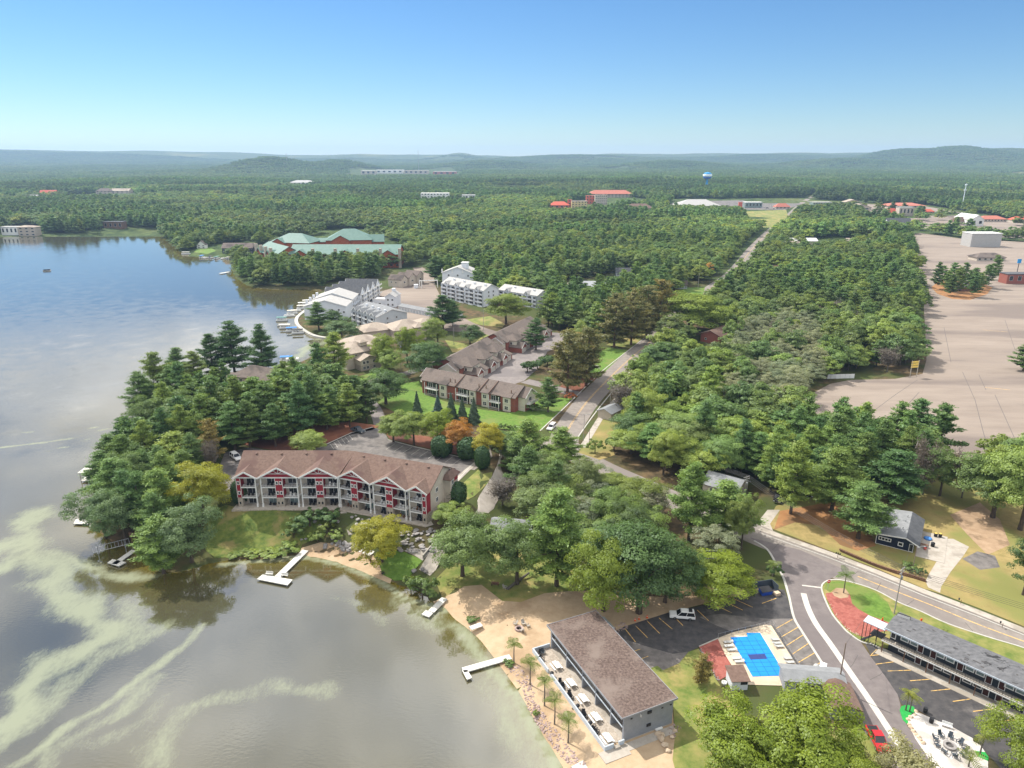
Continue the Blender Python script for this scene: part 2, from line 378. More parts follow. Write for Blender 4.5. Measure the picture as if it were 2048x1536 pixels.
mr = N(t, 'ShaderNodeMapRange'); mr.inputs['From Min'].default_value = .56; mr.inputs['From Max'].default_value = .66; t.links.new(n2.outputs[0], mr.inputs['Value'])
mm = N(t, 'ShaderNodeMix', data_type='RGBA'); mm.inputs[7].default_value = (.13,.14,.05,1); t.links.new(mr.outputs[0], mm.inputs[0]); t.links.new(r1.outputs[0], mm.inputs[6])
mf = N(t, 'ShaderNodeMix', data_type='RGBA'); t.links.new(at.outputs['Fac'], mf.inputs[0]); t.links.new(src, mf.inputs[6]); t.links.new(mm.outputs[2], mf.inputs[7])
t.links.new(mf.outputs[2], b.inputs['Base Color']); b.inputs['Specular IOR Level'].default_value = 0.05
gm.materials.append(m)
fa = gm.attributes.new('far', 'FLOAT', 'POINT'); fa.data.foreach_set('value', sstep(420, 760, np.hypot(XX.ravel(), YY.ravel())).astype(np.float32))
ground = link(bpy.data.objects.new('ground', gm)); ground['kind'] = 'structure'

# ------------------------------------------------------------------ lake
wx = [-v for v in grow(112, 1.2, 1.06, 1150)][::-1] + list(np.arange(-112, 26, 1.2)) + [30, 45]
wy = [-200, 0, 60] + list(np.arange(78, 215, 1.2)) + grow(214, 1.2, 1.04, 900)
wx, wy = np.array(wx, float), np.array(wy, float)
WX, WY = np.meshgrid(wx, wy); fx, fy = WX.ravel(), WY.ravel()
def zl(lst): return [(x / 2.048, y / 2.048 + 980) for x, y in lst]
ALG = [  # drifting bands of algae: (photo polyline, half width in pixels, strength)
 (zl([(190,90),(110,130),(70,200),(150,235),(220,310),(260,400),(340,470),(430,520),(450,570),(330,640),(230,690),(150,760),(100,860),(30,940),(-60,1010)]), 30, .95),
 (zl([(190,380),(300,420),(400,480)]), 30, .8), (zl([(-10,220),(20,270),(60,310)]), 22, .9), (zl([(220,240),(330,300),(450,330),(560,350),(640,352)]), 13, .8),
 (zl([(540,440),(560,540),(490,630),(400,680),(330,760),(250,830),(160,910),(80,980),(-20,1070)]), 21, .62), (zl([(680,570),(560,620),(470,650)]), 22, .55),
 (zl([(830,560),(740,650),(620,740),(500,830),(400,890),(280,960),(180,1050),(60,1130)]), 9, .75), (zl([(660,760),(560,850),(440,910),(350,980),(250,1050),(190,1130)]), 19, .5),
 (zl([(670,1130),(680,1030),(720,950),(800,880),(920,850),(1050,840),(1180,800),(1300,800),(1390,820)]), 20, .52), (zl([(700,830),(640,910),(560,970),(470,1000),(340,1020)]), 17, .38),
 (zl([(600,1000),(640,1080),(600,1140)]), 40, .3), (zl([(1380,440),(1480,480),(1590,540)]), 14, .35),
 (zl([(900,312),(1100,288),(1240,272),(1340,290),(1440,325),(1560,375),(1650,425),(1760,478),(1830,500)]), 7, 1.0), (zl([(1640,430),(1720,500),(1790,540)]), 20, .55),
 ([(900,1245),(950,1290),(1000,1350),(1040,1405),(1080,1470),(1115,1536),(1150,1600)], 13, .95), ([(960,1370),(1010,1430),(1050,1500),(1080,1560)], 26, .5),
 ([(-10,897),(60,888),(130,880),(230,853),(290,845)], 3.5, .8), ([(70,908),(140,892),(200,868)], 3, .6), ([(-10,868),(100,862),(240,852)], 1.8, .8),
 ([(665,684),(630,690),(600,712),(560,733)], 12, .9), ([(600,650),(640,680)], 8, .7), ([(-20,477),(80,475),(180,470)], 1.6, .9), ([(20,489),(90,484)], 1.2, .5), ([(540,1125),(610,1118),(650,1126)], 5, .8), ([(440,1130),(520,1124)], 4, .5)]
wr = (fbm(fx / 8, fy / 8, 21, 5) - .47) * 11; wr2 = (fbm(fx / 8, fy / 8, 33, 5) - .47) * 11
alg = np.zeros(len(fx))
near = np.hypot(fx, fy) < 1100
for line, wpx, st in ALG:
    pts = smooth_line([P(x, y, WATER) for x, y in line], 4)
    a = np.array([(p[0], p[1]) for p in pts])
    cx, cy = a.mean(0); wd = wpx * mpp(cx, cy, WATER) * (1.35 if wpx > 8 else 1.2)
    lo = a.min(0) - wd * 4 - 8; hi = a.max(0) + wd * 4 + 8
    sel = np.where((fx > lo[0]) & (fx < hi[0]) & (fy > lo[1]) & (fy < hi[1]))[0]
    if not len(sel): continue
    k = min(1, wd / 4)
    q = np.stack([fx[sel] + wr[sel] * k, fy[sel] + wr2[sel] * k], 1)
    d = np.full(len(sel), 1e9)
    for i in range(len(a) - 1):
        e = a[i+1] - a[i]; tt = np.clip(((q - a[i]) @ e) / (e @ e + 1e-9), 0, 1)
        d = np.minimum(d, np.hypot(*(q - a[i] - tt[:, None] * e).T))
    alg[sel] = np.maximum(alg[sel], st * np.exp(-(d / wd) ** 2))
sd = -sdist(np.stack([fx, fy], 1), LAKE)
shal = np.exp(-np.clip(sd, 0, None) / 7.0); opn = sstep(12, 110, sd)
wm = grid_mesh('lake', fx, fy, np.full(len(fx), WATER), len(wx), len(wy))
for nm_, arr in (('algae', alg), ('shallow', shal), ('open', opn)):
    a_ = wm.attributes.new(nm_, 'FLOAT', 'POINT'); a_.data.foreach_set('value', arr.astype(np.float32))
m = bpy.data.materials.new('lake_water'); m.use_nodes = True; t = m.node_tree; b = t.nodes['Principled BSDF']; MATS['lake_water'] = m
g = N(t, 'ShaderNodeNewGeometry')
al = N(t, 'ShaderNodeAttribute', attribute_name='algae'); sh = N(t, 'ShaderNodeAttribute', attribute_name='shallow')
def noise(sc_, det, rough=.6, stretch=None):
    n = N(t, 'ShaderNodeTexNoise'); n.inputs['Scale'].default_value = sc_; n.inputs['Detail'].default_value = det; n.inputs['Roughness'].default_value = rough
    if stretch:
        mp = N(t, 'ShaderNodeMapping'); mp.inputs['Scale'].default_value = stretch[:3]; mp.inputs['Rotation'].default_value = (0, 0, stretch[3]); t.links.new(g.outputs['Position'], mp.inputs[0]); t.links.new(mp.outputs[0], n.inputs['Vector'])
    else: t.links.new(g.outputs['Position'], n.inputs['Vector'])
    return n.outputs[0]
def math_(op, a, b_=None, c=None):
    n = N(t, 'ShaderNodeMath', operation=op)
    for i, v in enumerate((a, b_, c)):
        if v is None: continue
        if isinstance(v, (int, float)): n.inputs[i].default_value = v
        else: t.links.new(v, n.inputs[i])
    return n.outputs[0]
nz = noise(.16, 9, .62, (1, .45, 1, -.7)); nf = noise(1.6, 8, .75, (1, .5, 1, -.7))
thr = math_('MULTIPLY_ADD', nz, 1.1, -.55)                        # patchy edges
v1 = math_('ADD', al.outputs['Fac'], thr); v1 = math_('MULTIPLY_ADD', nf, 1.0, math_('SUBTRACT', v1, .5))
mk = N(t, 'ShaderNodeMapRange', interpolation_type='SMOOTHSTEP'); mk.inputs['From Min'].default_value = .08; mk.inputs['From Max'].default_value = 1.0; t.links.new(v1, mk.inputs['Value'])
gate = N(t, 'ShaderNodeMapRange', interpolation_type='SMOOTHSTEP'); gate.inputs['From Min'].default_value = .04; gate.inputs['From Max'].default_value = .3; t.links.new(al.outputs['Fac'], gate.inputs['Value'])
mask = math_('MULTIPLY', math_('MULTIPLY', mk.outputs[0], gate.outputs[0]), .68)
c1 = N(t, 'ShaderNodeMix', data_type='RGBA'); c1.inputs[6].default_value = (.062,.060,.038,1); c1.inputs[7].default_value = (.120,.095,.018,1); t.links.new(sh.outputs['Fac'], c1.inputs[0])
t.links.new(c1.outputs[2], b.inputs['Base Color'])
scum = N(t, 'ShaderNodeBsdfDiffuse'); scum.inputs[0].default_value = (.30,.325,.225,1); mxs = N(t, 'ShaderNodeMixShader'); t.links.new(mask, mxs.inputs[0]); t.links.new(b.outputs[0], mxs.inputs[1]); t.links.new(scum.outputs[0], mxs.inputs[2]); t.links.new(mxs.outputs[0], t.nodes['Material Output'].inputs['Surface'])
b.inputs['IOR'].default_value = 2.0
b.inputs['Roughness'].default_value = .03; b.inputs['Specular IOR Level'].default_value = .85
wv = noise(.9, 3, .5, (1, 2.2, 1, .5)); wl = noise(.11, 2, .5); wv = math_('MULTIPLY', wv, math_('MULTIPLY_ADD', wl, 1.6, -.3))
op = N(t, 'ShaderNodeAttribute', attribute_name='open'); wv = math_('MULTIPLY', wv, math_('MULTIPLY_ADD', op.outputs['Fac'], 1.6, .5))
bp = N(t, 'ShaderNodeBump'); bp.inputs['Strength'].default_value = .42; bp.inputs['Distance'].default_value = .06; t.links.new(wv, bp.inputs['Height']); t.links.new(bp.outputs[0], b.inputs['Normal'])
wm.materials.append(m)
lake = link(bpy.data.objects.new('lake', wm)); lake['kind'] = 'structure'

# ------------------------------------------------------------------ surfaces laid on the ground
SH = [(x, y) for x, y in LAKE_PX]
sheet('beach_sand', pix([(866,1204),(884,1196),(928,1172),(963,1169),(1004,1201),(1041,1204),(1089,1186),(1140,1182),(1178,1182),(1230,1190),(1345,1195),(1420,1190),(1500,1160),(1520,1180),(1440,1200),(1335,1226),(1247,1254),(1221,1268),(1230,1300),(1290,1340),(1345,1420),(1350,1480),(1345,1520),(1372,1620)]) + [P(x, y, -1.25) for x, y in [(1150,1620),(1114,1536),(1085,1485),(1067,1455),(1045,1418),(1027,1384),(990,1338),(960,1298),(939,1274),(908,1248),(876,1218)]], 'sand', .05, 3)
sheet('lodge_beach', pix([(598,1098),(640,1085),(690,1090),(720,1098),(745,1108),(758,1130),(785,1155)]) + [P(x, y, -1.3) for x, y in [(780,1170),(709,1142),(668,1127),(612,1118)]], 'sand', .07, 2)
LOT = [(1221,1267),(1247,1253),(1335,1225),(1397,1213),(1440,1200),(1497,1183),(1540,1176),(1569,1180),(1576,1200),(1586,1236),(1604,1268),(1628,1307),(1644,1331),(1660,1355),(1608,1355),(1544,1252),(1530,1250),(1435,1277),(1398,1294),(1377,1304),(1358,1327),(1326,1341),(1315,1333),(1292,1340),(1230,1300)]
sheet('motel_parking_lot', pix(LOT, 0), 'asphalt_dark', .03)  # the dark tone holds both fresh sealcoat and painted tree shade
sheet('motel_parking_apron', pix([(1222,1270),(1262,1283),(1300,1295),(1345,1308),(1376,1304),(1358,1327),(1326,1341),(1315,1333),(1292,1339),(1240,1305)], 0), 'asphalt_worn', .038)  # paler for wear, with a sunlit tone put into the colour
sheet('motel_parking_lane', pix([(1398,1234),(1440,1228),(1475,1232),(1540,1238),(1586,1237),(1604,1268),(1628,1307),(1650,1340),(1612,1352),(1546,1251),(1530,1249),(1460,1262),(1430,1250)], 0), 'asphalt_worn', .038)  # pale lane: worn surface plus sunlight painted as colour
DRIVE_L = [(1500,1075),(1534,1099),(1552,1128),(1567,1157),(1578,1194),(1588,1236),(1606,1267),(1646,1330),(1675,1378),(1710,1430),(1745,1490),(1790,1570)]
DRIVE_R = [(1930,1590),(1869,1517),(1843,1489),(1815,1452),(1801,1426),(1801,1409),(1795,1389),(1772,1355),(1747,1321),(1722,1285),(1700,1270),(1687,1258),(1665,1231),(1650,1200),(1643,1180),(1651,1164)]
sheet('motel_drive', pix(DRIVE_L + DRIVE_R + [(1690,1140),(1600,1100)], 0), 'drive_asphalt', .045)
ROAD_PX = [(2200,1340),(2120,1308),(2048,1283),(1954,1248),(1869,1213),(1784,1180),(1699,1146),(1622,1113),(1560,1089),(1500,1064),(1420,1031),(1350,1001),(1270,966),(1195,932),(1148,903),(1124,880)]
AVE_PX = [(1115,871),(1165,815),(1210,765),(1255,722),(1295,688),(1330,655),(1370,616),(1420,578),(1465,545),(1505,497),(1540,462),(1572,436),(1605,408),(1630,392)]
road_w = smooth_line([P(x, y, 0) for x, y in ROAD_PX[:-1] + [(1128,878)] + AVE_PX[1:]], 5)
sheet('main_road', strip(road_w, 10.2), 'road_asphalt', .035)
sheet('road_centre_line', strip([p for p in road_w if PX(p[0], p[1])[0] > 1700 and PX(p[0], p[1])[1] > 1100], .26), 'paint_yellow', .045)
av = [p for p in road_w if p[1] > 236]
for s_ in (-.22, .22):
    off = [Vector((p[0], p[1])) for p in av]
    ln = []
    for i, p in enumerate(off):
        d = (off[min(i+1, len(off)-1)] - off[max(i-1, 0)]).normalized(); ln.append(p + Vector((-d.y, d.x)) * s_)
    sheet('avenue_centre_line', strip(ln, .14), 'paint_yellow', .045)
sheet('side_street', strip(pix([(1118,885),(1060,878),(1010,876),(985,890),(960,925),(925,950)], 2.0), 8.5), 'road_asphalt', .05, 3)
SW = [(1519,1058),(1665,1110),(1755,1145),(1849,1184),(1954,1224),(2048,1262),(2150,1303)]
sheet('pavement', strip(pix(SW, 0), 2.0), 'concrete', .12)
sheet('avenue_pavement', strip(pix([(1165,895),(1200,838),(1240,790),(1268,752),(1300,718)], 0), 2.2), 'concrete', .1)
sheet('gutter_strip', strip(smooth_line(pix([(1607,1187),(1616,1216),(1632,1248),(1662,1290),(1700,1345),(1733,1392),(1765,1440),(1798,1490),(1830,1536),(1860,1580)], 0)), 1.25), 'paint_white', .06)
sheet('stop_bar', strip(pix([(1604,1171),(1644,1176)], 0), .5), 'paint_white', .065)
ISL = [(1643,1178),(1647,1168),(1660,1162),(1682,1161),(1716,1168),(1755,1182),(1798,1205),(1840,1222),(1897,1248),(1982,1276),(2048,1296),(2130,1328)]
sheet('roadside_lawn', pix(ISL + [(2130,1430),(1800,1300),(1762,1296),(1722,1282),(1700,1268),(1687,1256),(1665,1229),(1651,1200)], 0), 'lawn_mixed', .13)
sheet('roadside_lawn_green', pix([(1648,1178),(1652,1168),(1664,1164),(1684,1164),(1716,1172),(1750,1186),(1775,1205),(1790,1240),(1784,1252),(1741,1234),(1716,1219),(1704,1208),(1699,1191),(1672,1176),(1660,1186)], 0), 'lawn_bright', .14)
sheet('mulch_bed', pix([(1651,1188),(1663,1186),(1672,1177),(1690,1178),(1700,1191),(1704,1208),(1716,1219),(1741,1233),(1767,1242),(1786,1250),(1786,1262),(1747,1266),(1735,1276),(1725,1275),(1705,1267),(1691,1257),(1669,1231),(1654,1200)], 0), 'red_mulch', .16)
sheet('palm_bed', pix([(1664,1186),(1672,1177),(1690,1178),(1698,1188),(1696,1196),(1680,1198),(1668,1193)], 0), 'bare_soil', .17)
sheet('dark_motel_lot', pix([(1730,1287),(1747,1321),(1772,1355),(1795,1389),(1803,1409),(1830,1418),(1900,1456),(1960,1492),(2000,1536),(2060,1600),(2200,1600),(2200,1480),(2048,1437),(1762,1297)], 0), 'asphalt_dark', .055)
sheet('fire_pit_patio', pix([(1814,1436),(1833,1424),(1868,1439),(1905,1455),(1943,1476),(1963,1494),(1976,1514),(1976,1536),(1975,1585),(1895,1570),(1855,1515),(1830,1477),(1818,1452)], 0), 'gravel_pale', .085)
sheet('green_turf_patch', pix([(1799,1421),(1803,1413),(1815,1410),(1827,1414),(1832,1423),(1824,1428),(1815,1436),(1817,1452),(1805,1440)], 0), 'turf_green', .095)
sheet('green_turf_patch', pix([(1948,1502),(1970,1505),(1977,1515),(1976,1523),(1955,1514)], 0), 'turf_green', .095)
sheet('motel_lawn', pix([(1288,1341),(1315,1332),(1326,1341),(1358,1327),(1377,1304),(1397,1298),(1434,1362),(1460,1400),(1500,1450),(1620,1480),(1720,1450),(1760,1510),(1790,1600),(1372,1620),(1345,1520),(1350,1470),(1347,1420)], 0), 'lawn_mixed', .065)
sheet('pool_mulch', pix([(1398,1294),(1437,1277),(1444,1292),(1468,1345),(1437,1362)], 0), 'red_mulch', .085)
sheet('house_lawn', pix([(1530,1052),(1552,1012),(1640,985),(1800,965),(1960,935),(2150,935),(2150,1296),(2048,1253),(1954,1215),(1880,1187),(1849,1178),(1755,1138),(1650,1098)], 0), 'lawn_dry', .05)
sheet('pine_litter', pix([(1548,1060),(1560,1022),(1660,1005),(1735,1040),(1745,1075),(1752,1092),(1715,1102),(1680,1090),(1640,1052),(1590,1045)], 0), 'needle_litter', .06)
sheet('pine_litter', pix([(1900,1030),(1960,1005),(2000,1040),(2020,1090),(1975,1110),(1935,1070)], 0), 'bare_soil', .06)
sheet('gravel_patch', pix([(1925,1118),(1955,1103),(1990,1112),(2000,1135),(1960,1140)], 0), 'asphalt_worn', .06)
sheet('house_driveway', pix([(1851,1163),(1860,1145),(1882,1109),(1890,1093),(1885,1078),(1906,1078),(1938,1094),(1926,1113),(1902,1143),(1882,1174),(1880,1186),(1856,1175)], 0), 'concrete', .07)
sheet('house_driveway_left', pix([(1522,1052),(1519,1040),(1535,1020),(1560,1020),(1540,1048),(1546,1062)], 0), 'concrete', .07)
sheet('lodge_car_park', pix([(640,895),(703,866),(745,855),(767,860),(777,880),(830,894),(952,922),(914,962),(880,985),(760,965),(640,935),(560,925),(500,935),(480,960),(462,985),(440,980),(440,930),(450,905),(500,895),(560,905)], 4.5), 'asphalt_worn', .06, z=4.5)
sheet('lodge_path', strip(pix([(955,924),(935,940),(912,962)], 4.5), 1.6), 'concrete', .1, z=4.5)
sheet('pine_bed', pix([(470,885),(540,850),(640,845),(710,845),(760,852),(745,860),(700,870),(650,892),(560,903),(500,893)], 4.5), 'red_earth', .06, z=4.5)
sheet('hedge_bed', pix([(770,868),(800,868),(900,880),(985,890),(975,915),(953,920),(830,892),(780,880)], 4.2), 'red_earth', .05, 3)
sheet('lodge_lawn', pix([(452,1010),(472,1015),(560,1022),(610,1028),(650,1032),(655,1055),(640,1075),(604,1090),(600,1104),(560,1110),(500,1112),(430,1117),(410,1100),(405,1060),(430,1020)]), 'rough_grass', .10, 2)
sheet('lodge_lawn_corner', pix([(756,1120),(775,1102),(805,1103),(840,1118),(845,1122),(830,1140),(815,1160),(790,1162),(765,1150)]), 'lawn_bright', .10, 2)
sheet('boat_ramp', pix([(838,1140),(868,1090),(888,1070),(900,1070),(895,1095),(872,1140),(860,1152)]), 'concrete', .10, 2)
sheet('lodge_patio', pix([(808,1102),(830,1096),(860,1106),(845,1122),(830,1112)]), 'concrete', .11, 2)
sheet('lodge_side_lawn', pix([(917,975),(958,938),(985,945),(983,960),(950,992),(935,1000)]), 'lawn_mixed', .08, 2.5)
sheet('lane', strip(pix([(1010,905),(1000,960),(975,1000),(955,1050),(965,1085)]), 4.5), 'concrete', .08, 2.5)
sheet('park_lawn', pix([(870,1160),(900,1130),(960,1100),(1040,1090),(1150,1120),(1170,1180),(1089,1187),(1041,1205),(1004,1202),(963,1170),(928,1173),(885,1197)]), 'lawn_mixed', .08, 3)
sheet('court', pix([(955,760),(1010,715),(1050,690),(1100,665),(1135,666),(1140,685),(1095,703),(1078,735),(1048,762),(1010,775)], 0), 'asphalt_old', .05)
sheet('court_entry', strip(pix([(1050,762),(1085,770),(1120,780),(1160,790)], 0), 6.5), 'asphalt_old', .055)
sheet('condo_lawn', pix([(755,806),(800,768),(838,762),(850,790),(930,815),(1020,826),(1075,800),(1108,795),(1144,797),(1085,860),(1040,864),(970,852),(870,842),(800,830)], 0), 'lawn_bright', .05)
sheet('avenue_lawn', pix([(1197,694),(1256,700),(1200,752),(1178,752),(1185,720)], 0), 'lawn_bright', .05)
sheet('avenue_lawn_far', pix([(1212,690),(1290,655),(1302,664),(1260,697)], 0), 'lawn_mixed', .045)
sheet('avenue_verge', pix([(1155,905),(1195,850),(1230,805),(1262,775),(1280,790),(1250,830),(1220,880),(1230,910),(1200,920)], 0), 'lawn_dry', .05)
sheet('brown_bed', pix([(1105,790),(1125,768),(1180,752),(1198,752),(1160,785)], 0), 'red_earth', .05)
sheet('stone_condo_lawn', pix([(668,768),(735,748),(765,733),(775,745),(745,782),(705,795),(680,785)], 0), 'lawn_bright', .05)
sheet('condo_lane', strip(smooth_line(pix([(766,868),(757,835),(746,812),(728,796),(716,784),(730,768),(775,755),(830,742),(900,715),(960,690),(1010,672),(1040,655)], 0)), 5.0), 'asphalt_old', .09, 3)
sheet('condo_lane_upper', strip(smooth_line(pix([(1030,690),(1000,672),(950,655),(905,632),(870,605),(855,580),(850,555),(835,535)], 0)), 9), 'lot_tan', .06)
sheet('white_condo_lot', pix([(690,602),(735,590),(780,578),(815,560),(845,535),(865,545),(872,575),(885,600),(905,630),(960,655),(960,668),(880,660),(800,640),(740,622)], 0), 'lot_tan', .05)
sheet('marina_lawn', pix([(612,624),(640,610),(650,640),(680,665),(650,672),(622,662),(607,648)], 0), 'lawn_dry', .05)
sheet('roadside_green', pix([(925,640),(980,632),(1010,648),(1005,655),(960,650)], 0), 'lawn_mixed', .05)
sheet('green_strip', pix([(890,680),(945,690),(970,668),(985,672),(960,700),(905,705)], 0), 'lawn_mixed', .055)
sheet('big_car_park', pix([(1805,470),(1840,466),(1930,478),(2048,484),(2300,500),(2500,900),(2130,950),(2048,942),(1985,930),(1900,905),(1830,885),(1700,872),(1620,865),(1606,832),(1610,795),(1660,768),(1700,760),(1790,758),(1845,748),(1853,720),(1848,620),(1840,560),(1828,510)], 0), 'lot_tan', .05)
sheet('tree_island', pix([(1862,575),(1878,562),(1900,560),(1960,565),(1985,575),(1975,588),(1940,600),(1905,598),(1875,588)], 0), 'needle_litter', .07)
sheet('town_lot', pix([(1320,420),(1350,404),(1480,402),(1600,402),(1620,406),(1570,421),(1480,420),(1380,421)], 0), 'asphalt_worn', .05)
sheet('sports_field', pix([(1474,424),(1572,421),(1578,438),(1548,456),(1500,452)], 0), 'lawn_mixed', .06)
sheet('sports_field_far', pix([(1612,412),(1690,408),(1700,418),(1640,424),(1610,422)], 0), 'lawn_mixed', .06)
sheet('town_lot_far', pix([(1700,410),(1850,415),(2060,450),(2060,478),(1930,470),(1840,455),(1730,430)], 0), 'lot_tan', .05)
sheet('rental_yard', pix([(1100,588),(1140,562),(1240,566),(1250,585),(1180,600)], 0), 'lot_tan', .05)
sheet('house_yard', pix([(1340,600),(1365,575),(1410,575),(1405,592),(1370,604)], 0), 'lawn_bright', .05)
sheet('shop_yard', pix([(1820,560),(2060,520),(2060,560),(1960,590)], 0), 'lot_tan', .055)
# ------------------------------------------------------------------ trees
mat('bark', (.055,.04,.03), (.12,.09,.065), 1.5, stretch=(3,3,.5), rough=.95)
mat('bark_grey', (.10,.085,.07), (.17,.15,.125), 1.5, stretch=(3,3,.5), rough=.95)
mat('bark_red', (.12,.065,.04), (.18,.11,.07), 1.5, stretch=(3,3,.5), rough=.95)
leafmat('leaf_broad', (.106,.168,.044), (.195,.275,.072), .32)
leafmat('leaf_pine', (.090,.165,.046), (.180,.275,.072), .28)
leafmat('leaf_spruce', (.055,.095,.050), (.095,.145,.072), .2)
leafmat('leaf_pale', (.205,.235,.130), (.300,.325,.195), .40)
leafmat('leaf_rust', (.145,.150,.046), (.240,.215,.075), .3)
leafmat('twig_bare', (.12,.095,.075), (.20,.17,.14), .1)
leafmat('leaf_palm', (.12,.17,.03), (.22,.26,.06), .35)
leafmat('leaf_hedge', (.035,.080,.026), (.065,.125,.040), .2)
leafmat('leaf_maple', (.28,.28,.020), (.44,.41,.035), .42)
def leaf_mesh(name, c, nrm, size, v, mname, aspect=1.0, axis=None):
    """one quad per leaf spray: centres, normals, sizes, colour values"""
    n = len(c)
    rnd = RNG.normal(size=(n, 3)) if axis is None else axis + RNG.normal(size=(n, 3)) * .25
    nrm = nrm / (np.linalg.norm(nrm, axis=1, keepdims=True) + 1e-9)
    a = np.cross(nrm, rnd); a /= np.linalg.norm(a, axis=1, keepdims=True) + 1e-9
    b = np.cross(nrm, a)
    s1 = (size * .5)[:, None]; s2 = s1 * aspect
    k = RNG.uniform(.25, .75, (n, 1))
    p = np.stack([c - b * s2, c + a * s1 * k * 1.2, c + b * s2, c - a * s1 * (1.4 - k)], 1).reshape(-1, 3)
    me = bpy.data.meshes.new(name)
    me.vertices.add(4 * n); me.vertices.foreach_set('co', p.astype(np.float32).ravel())
    me.loops.add(4 * n); me.loops.foreach_set('vertex_index', np.arange(4 * n, dtype=np.int32))
    me.polygons.add(n); me.polygons.foreach_set('loop_start', np.arange(0, 4 * n, 4, dtype=np.int32))
    me.update(calc_edges=True)
    at = me.attributes.new('v', 'FLOAT', 'FACE'); at.data.foreach_set('value', np.clip(v, 0, 1).astype(np.float32))
    me.materials.append(MATS[mname]); return me
def unit(n):
    d = RNG.normal(size=(n, 3)); return d / np.linalg.norm(d, axis=1, keepdims=True)
def trunk_mesh(name, ht, r, limbs, m, lean=.03):
    s = MB(); bx, by = RNG.normal(size=2) * lean * ht
    pts = [(0, 0, -.6), (0, 0, ht * .1), (bx * .4, by * .4, ht * .5), (bx, by, ht)]
    s.tube(pts, [r * 1.35, r, r * .75, r * .22], 7)
    for (z, L, az, up) in limbs:
        f = z / ht; p0 = Vector((bx * f, by * f, z)); d = Vector((math.cos(az), math.sin(az), up)).normalized()
        p1 = p0 + d * L * .5 + Vector((0, 0, L * .06)); p2 = p0 + d * L + Vector((0, 0, L * .18))
        rr = r * (.55 - .35 * f); s.tube([p0, p1, p2], [rr, rr * .65, rr * .2], 5, cap=False)
    return s.mesh(name, m)
def broad(name, nl, H=14., W=11., m='leaf_broad', lsize=.5, ncl=60, low=.07, seed=0, spread=1.0, flat=1.0):
    """crown 14 m tall and 11 m wide: leaf sprays gathered into uneven clumps; plus its trunk and limbs"""
    global RNG
    RNG = np.random.default_rng(100 + seed)
    ch = H * (1 - low); cz = H * low + ch * .47
    # three or four overlapping lobes make the outline uneven
    lobes = [(RNG.normal(size=2) * W * .13, RNG.uniform(.62, .92), RNG.uniform(-.08, .14)) for _ in range(4)]
    C = []
    while len(C) < ncl:
        lb = lobes[RNG.integers(4)]; d = unit(1)[0]
        if d[2] < -.55: continue
        r = RNG.uniform(.25, 1.0) ** .45 * lb[1]
        p = np.array([lb[0][0] + d[0] * r * W * .5, lb[0][1] + d[1] * r * W * .5, cz + lb[2] * ch + d[2] * r * ch * .53 * flat])
        if p[2] > H * .97 or p[2] < H * low * .8: continue
        C.append(p)
    C = np.array(C); ctr = np.array([0, 0, cz - ch * .1])
    cr = RNG.uniform(.05, .17, ncl) * W * spread
    k = RNG.choice(ncl, nl, p=(cr ** 2) / (cr ** 2).sum())
    d = unit(nl); d[:, 2] = np.where(d[:, 2] < -.3, -d[:, 2] * .6, d[:, 2])
    rr = RNG.uniform(.35, 1, nl) ** .5
    out = C[k] - ctr; out /= np.linalg.norm(out, axis=1, keepdims=True)
    p = C[k] + d * (cr[k] * rr)[:, None] * np.array([1, 1, .72])
    nr = d * .75 + out * .45 + unit(nl) * .55 + np.array([0, 0, .25])
    v = np.clip(.5 + (RNG.normal(size=ncl) * .22)[k] + RNG.normal(size=nl) * .16, 0, 1)
    cm_ = leaf_mesh(name + '_crown', p, nr, RNG.uniform(.7, 1.3, nl) * lsize, v, m, 1.25)
    limbs = [(RNG.uniform(.25, .6) * H, RNG.uniform(.25, .42) * W, RNG.uniform(0, 6.28), RNG.uniform(.5, 1.3)) for _ in range(7)]
    tm = trunk_mesh(name + '_trunk', H * .8, H * .020 + .06, limbs, 'bark')
    return tm, cm_
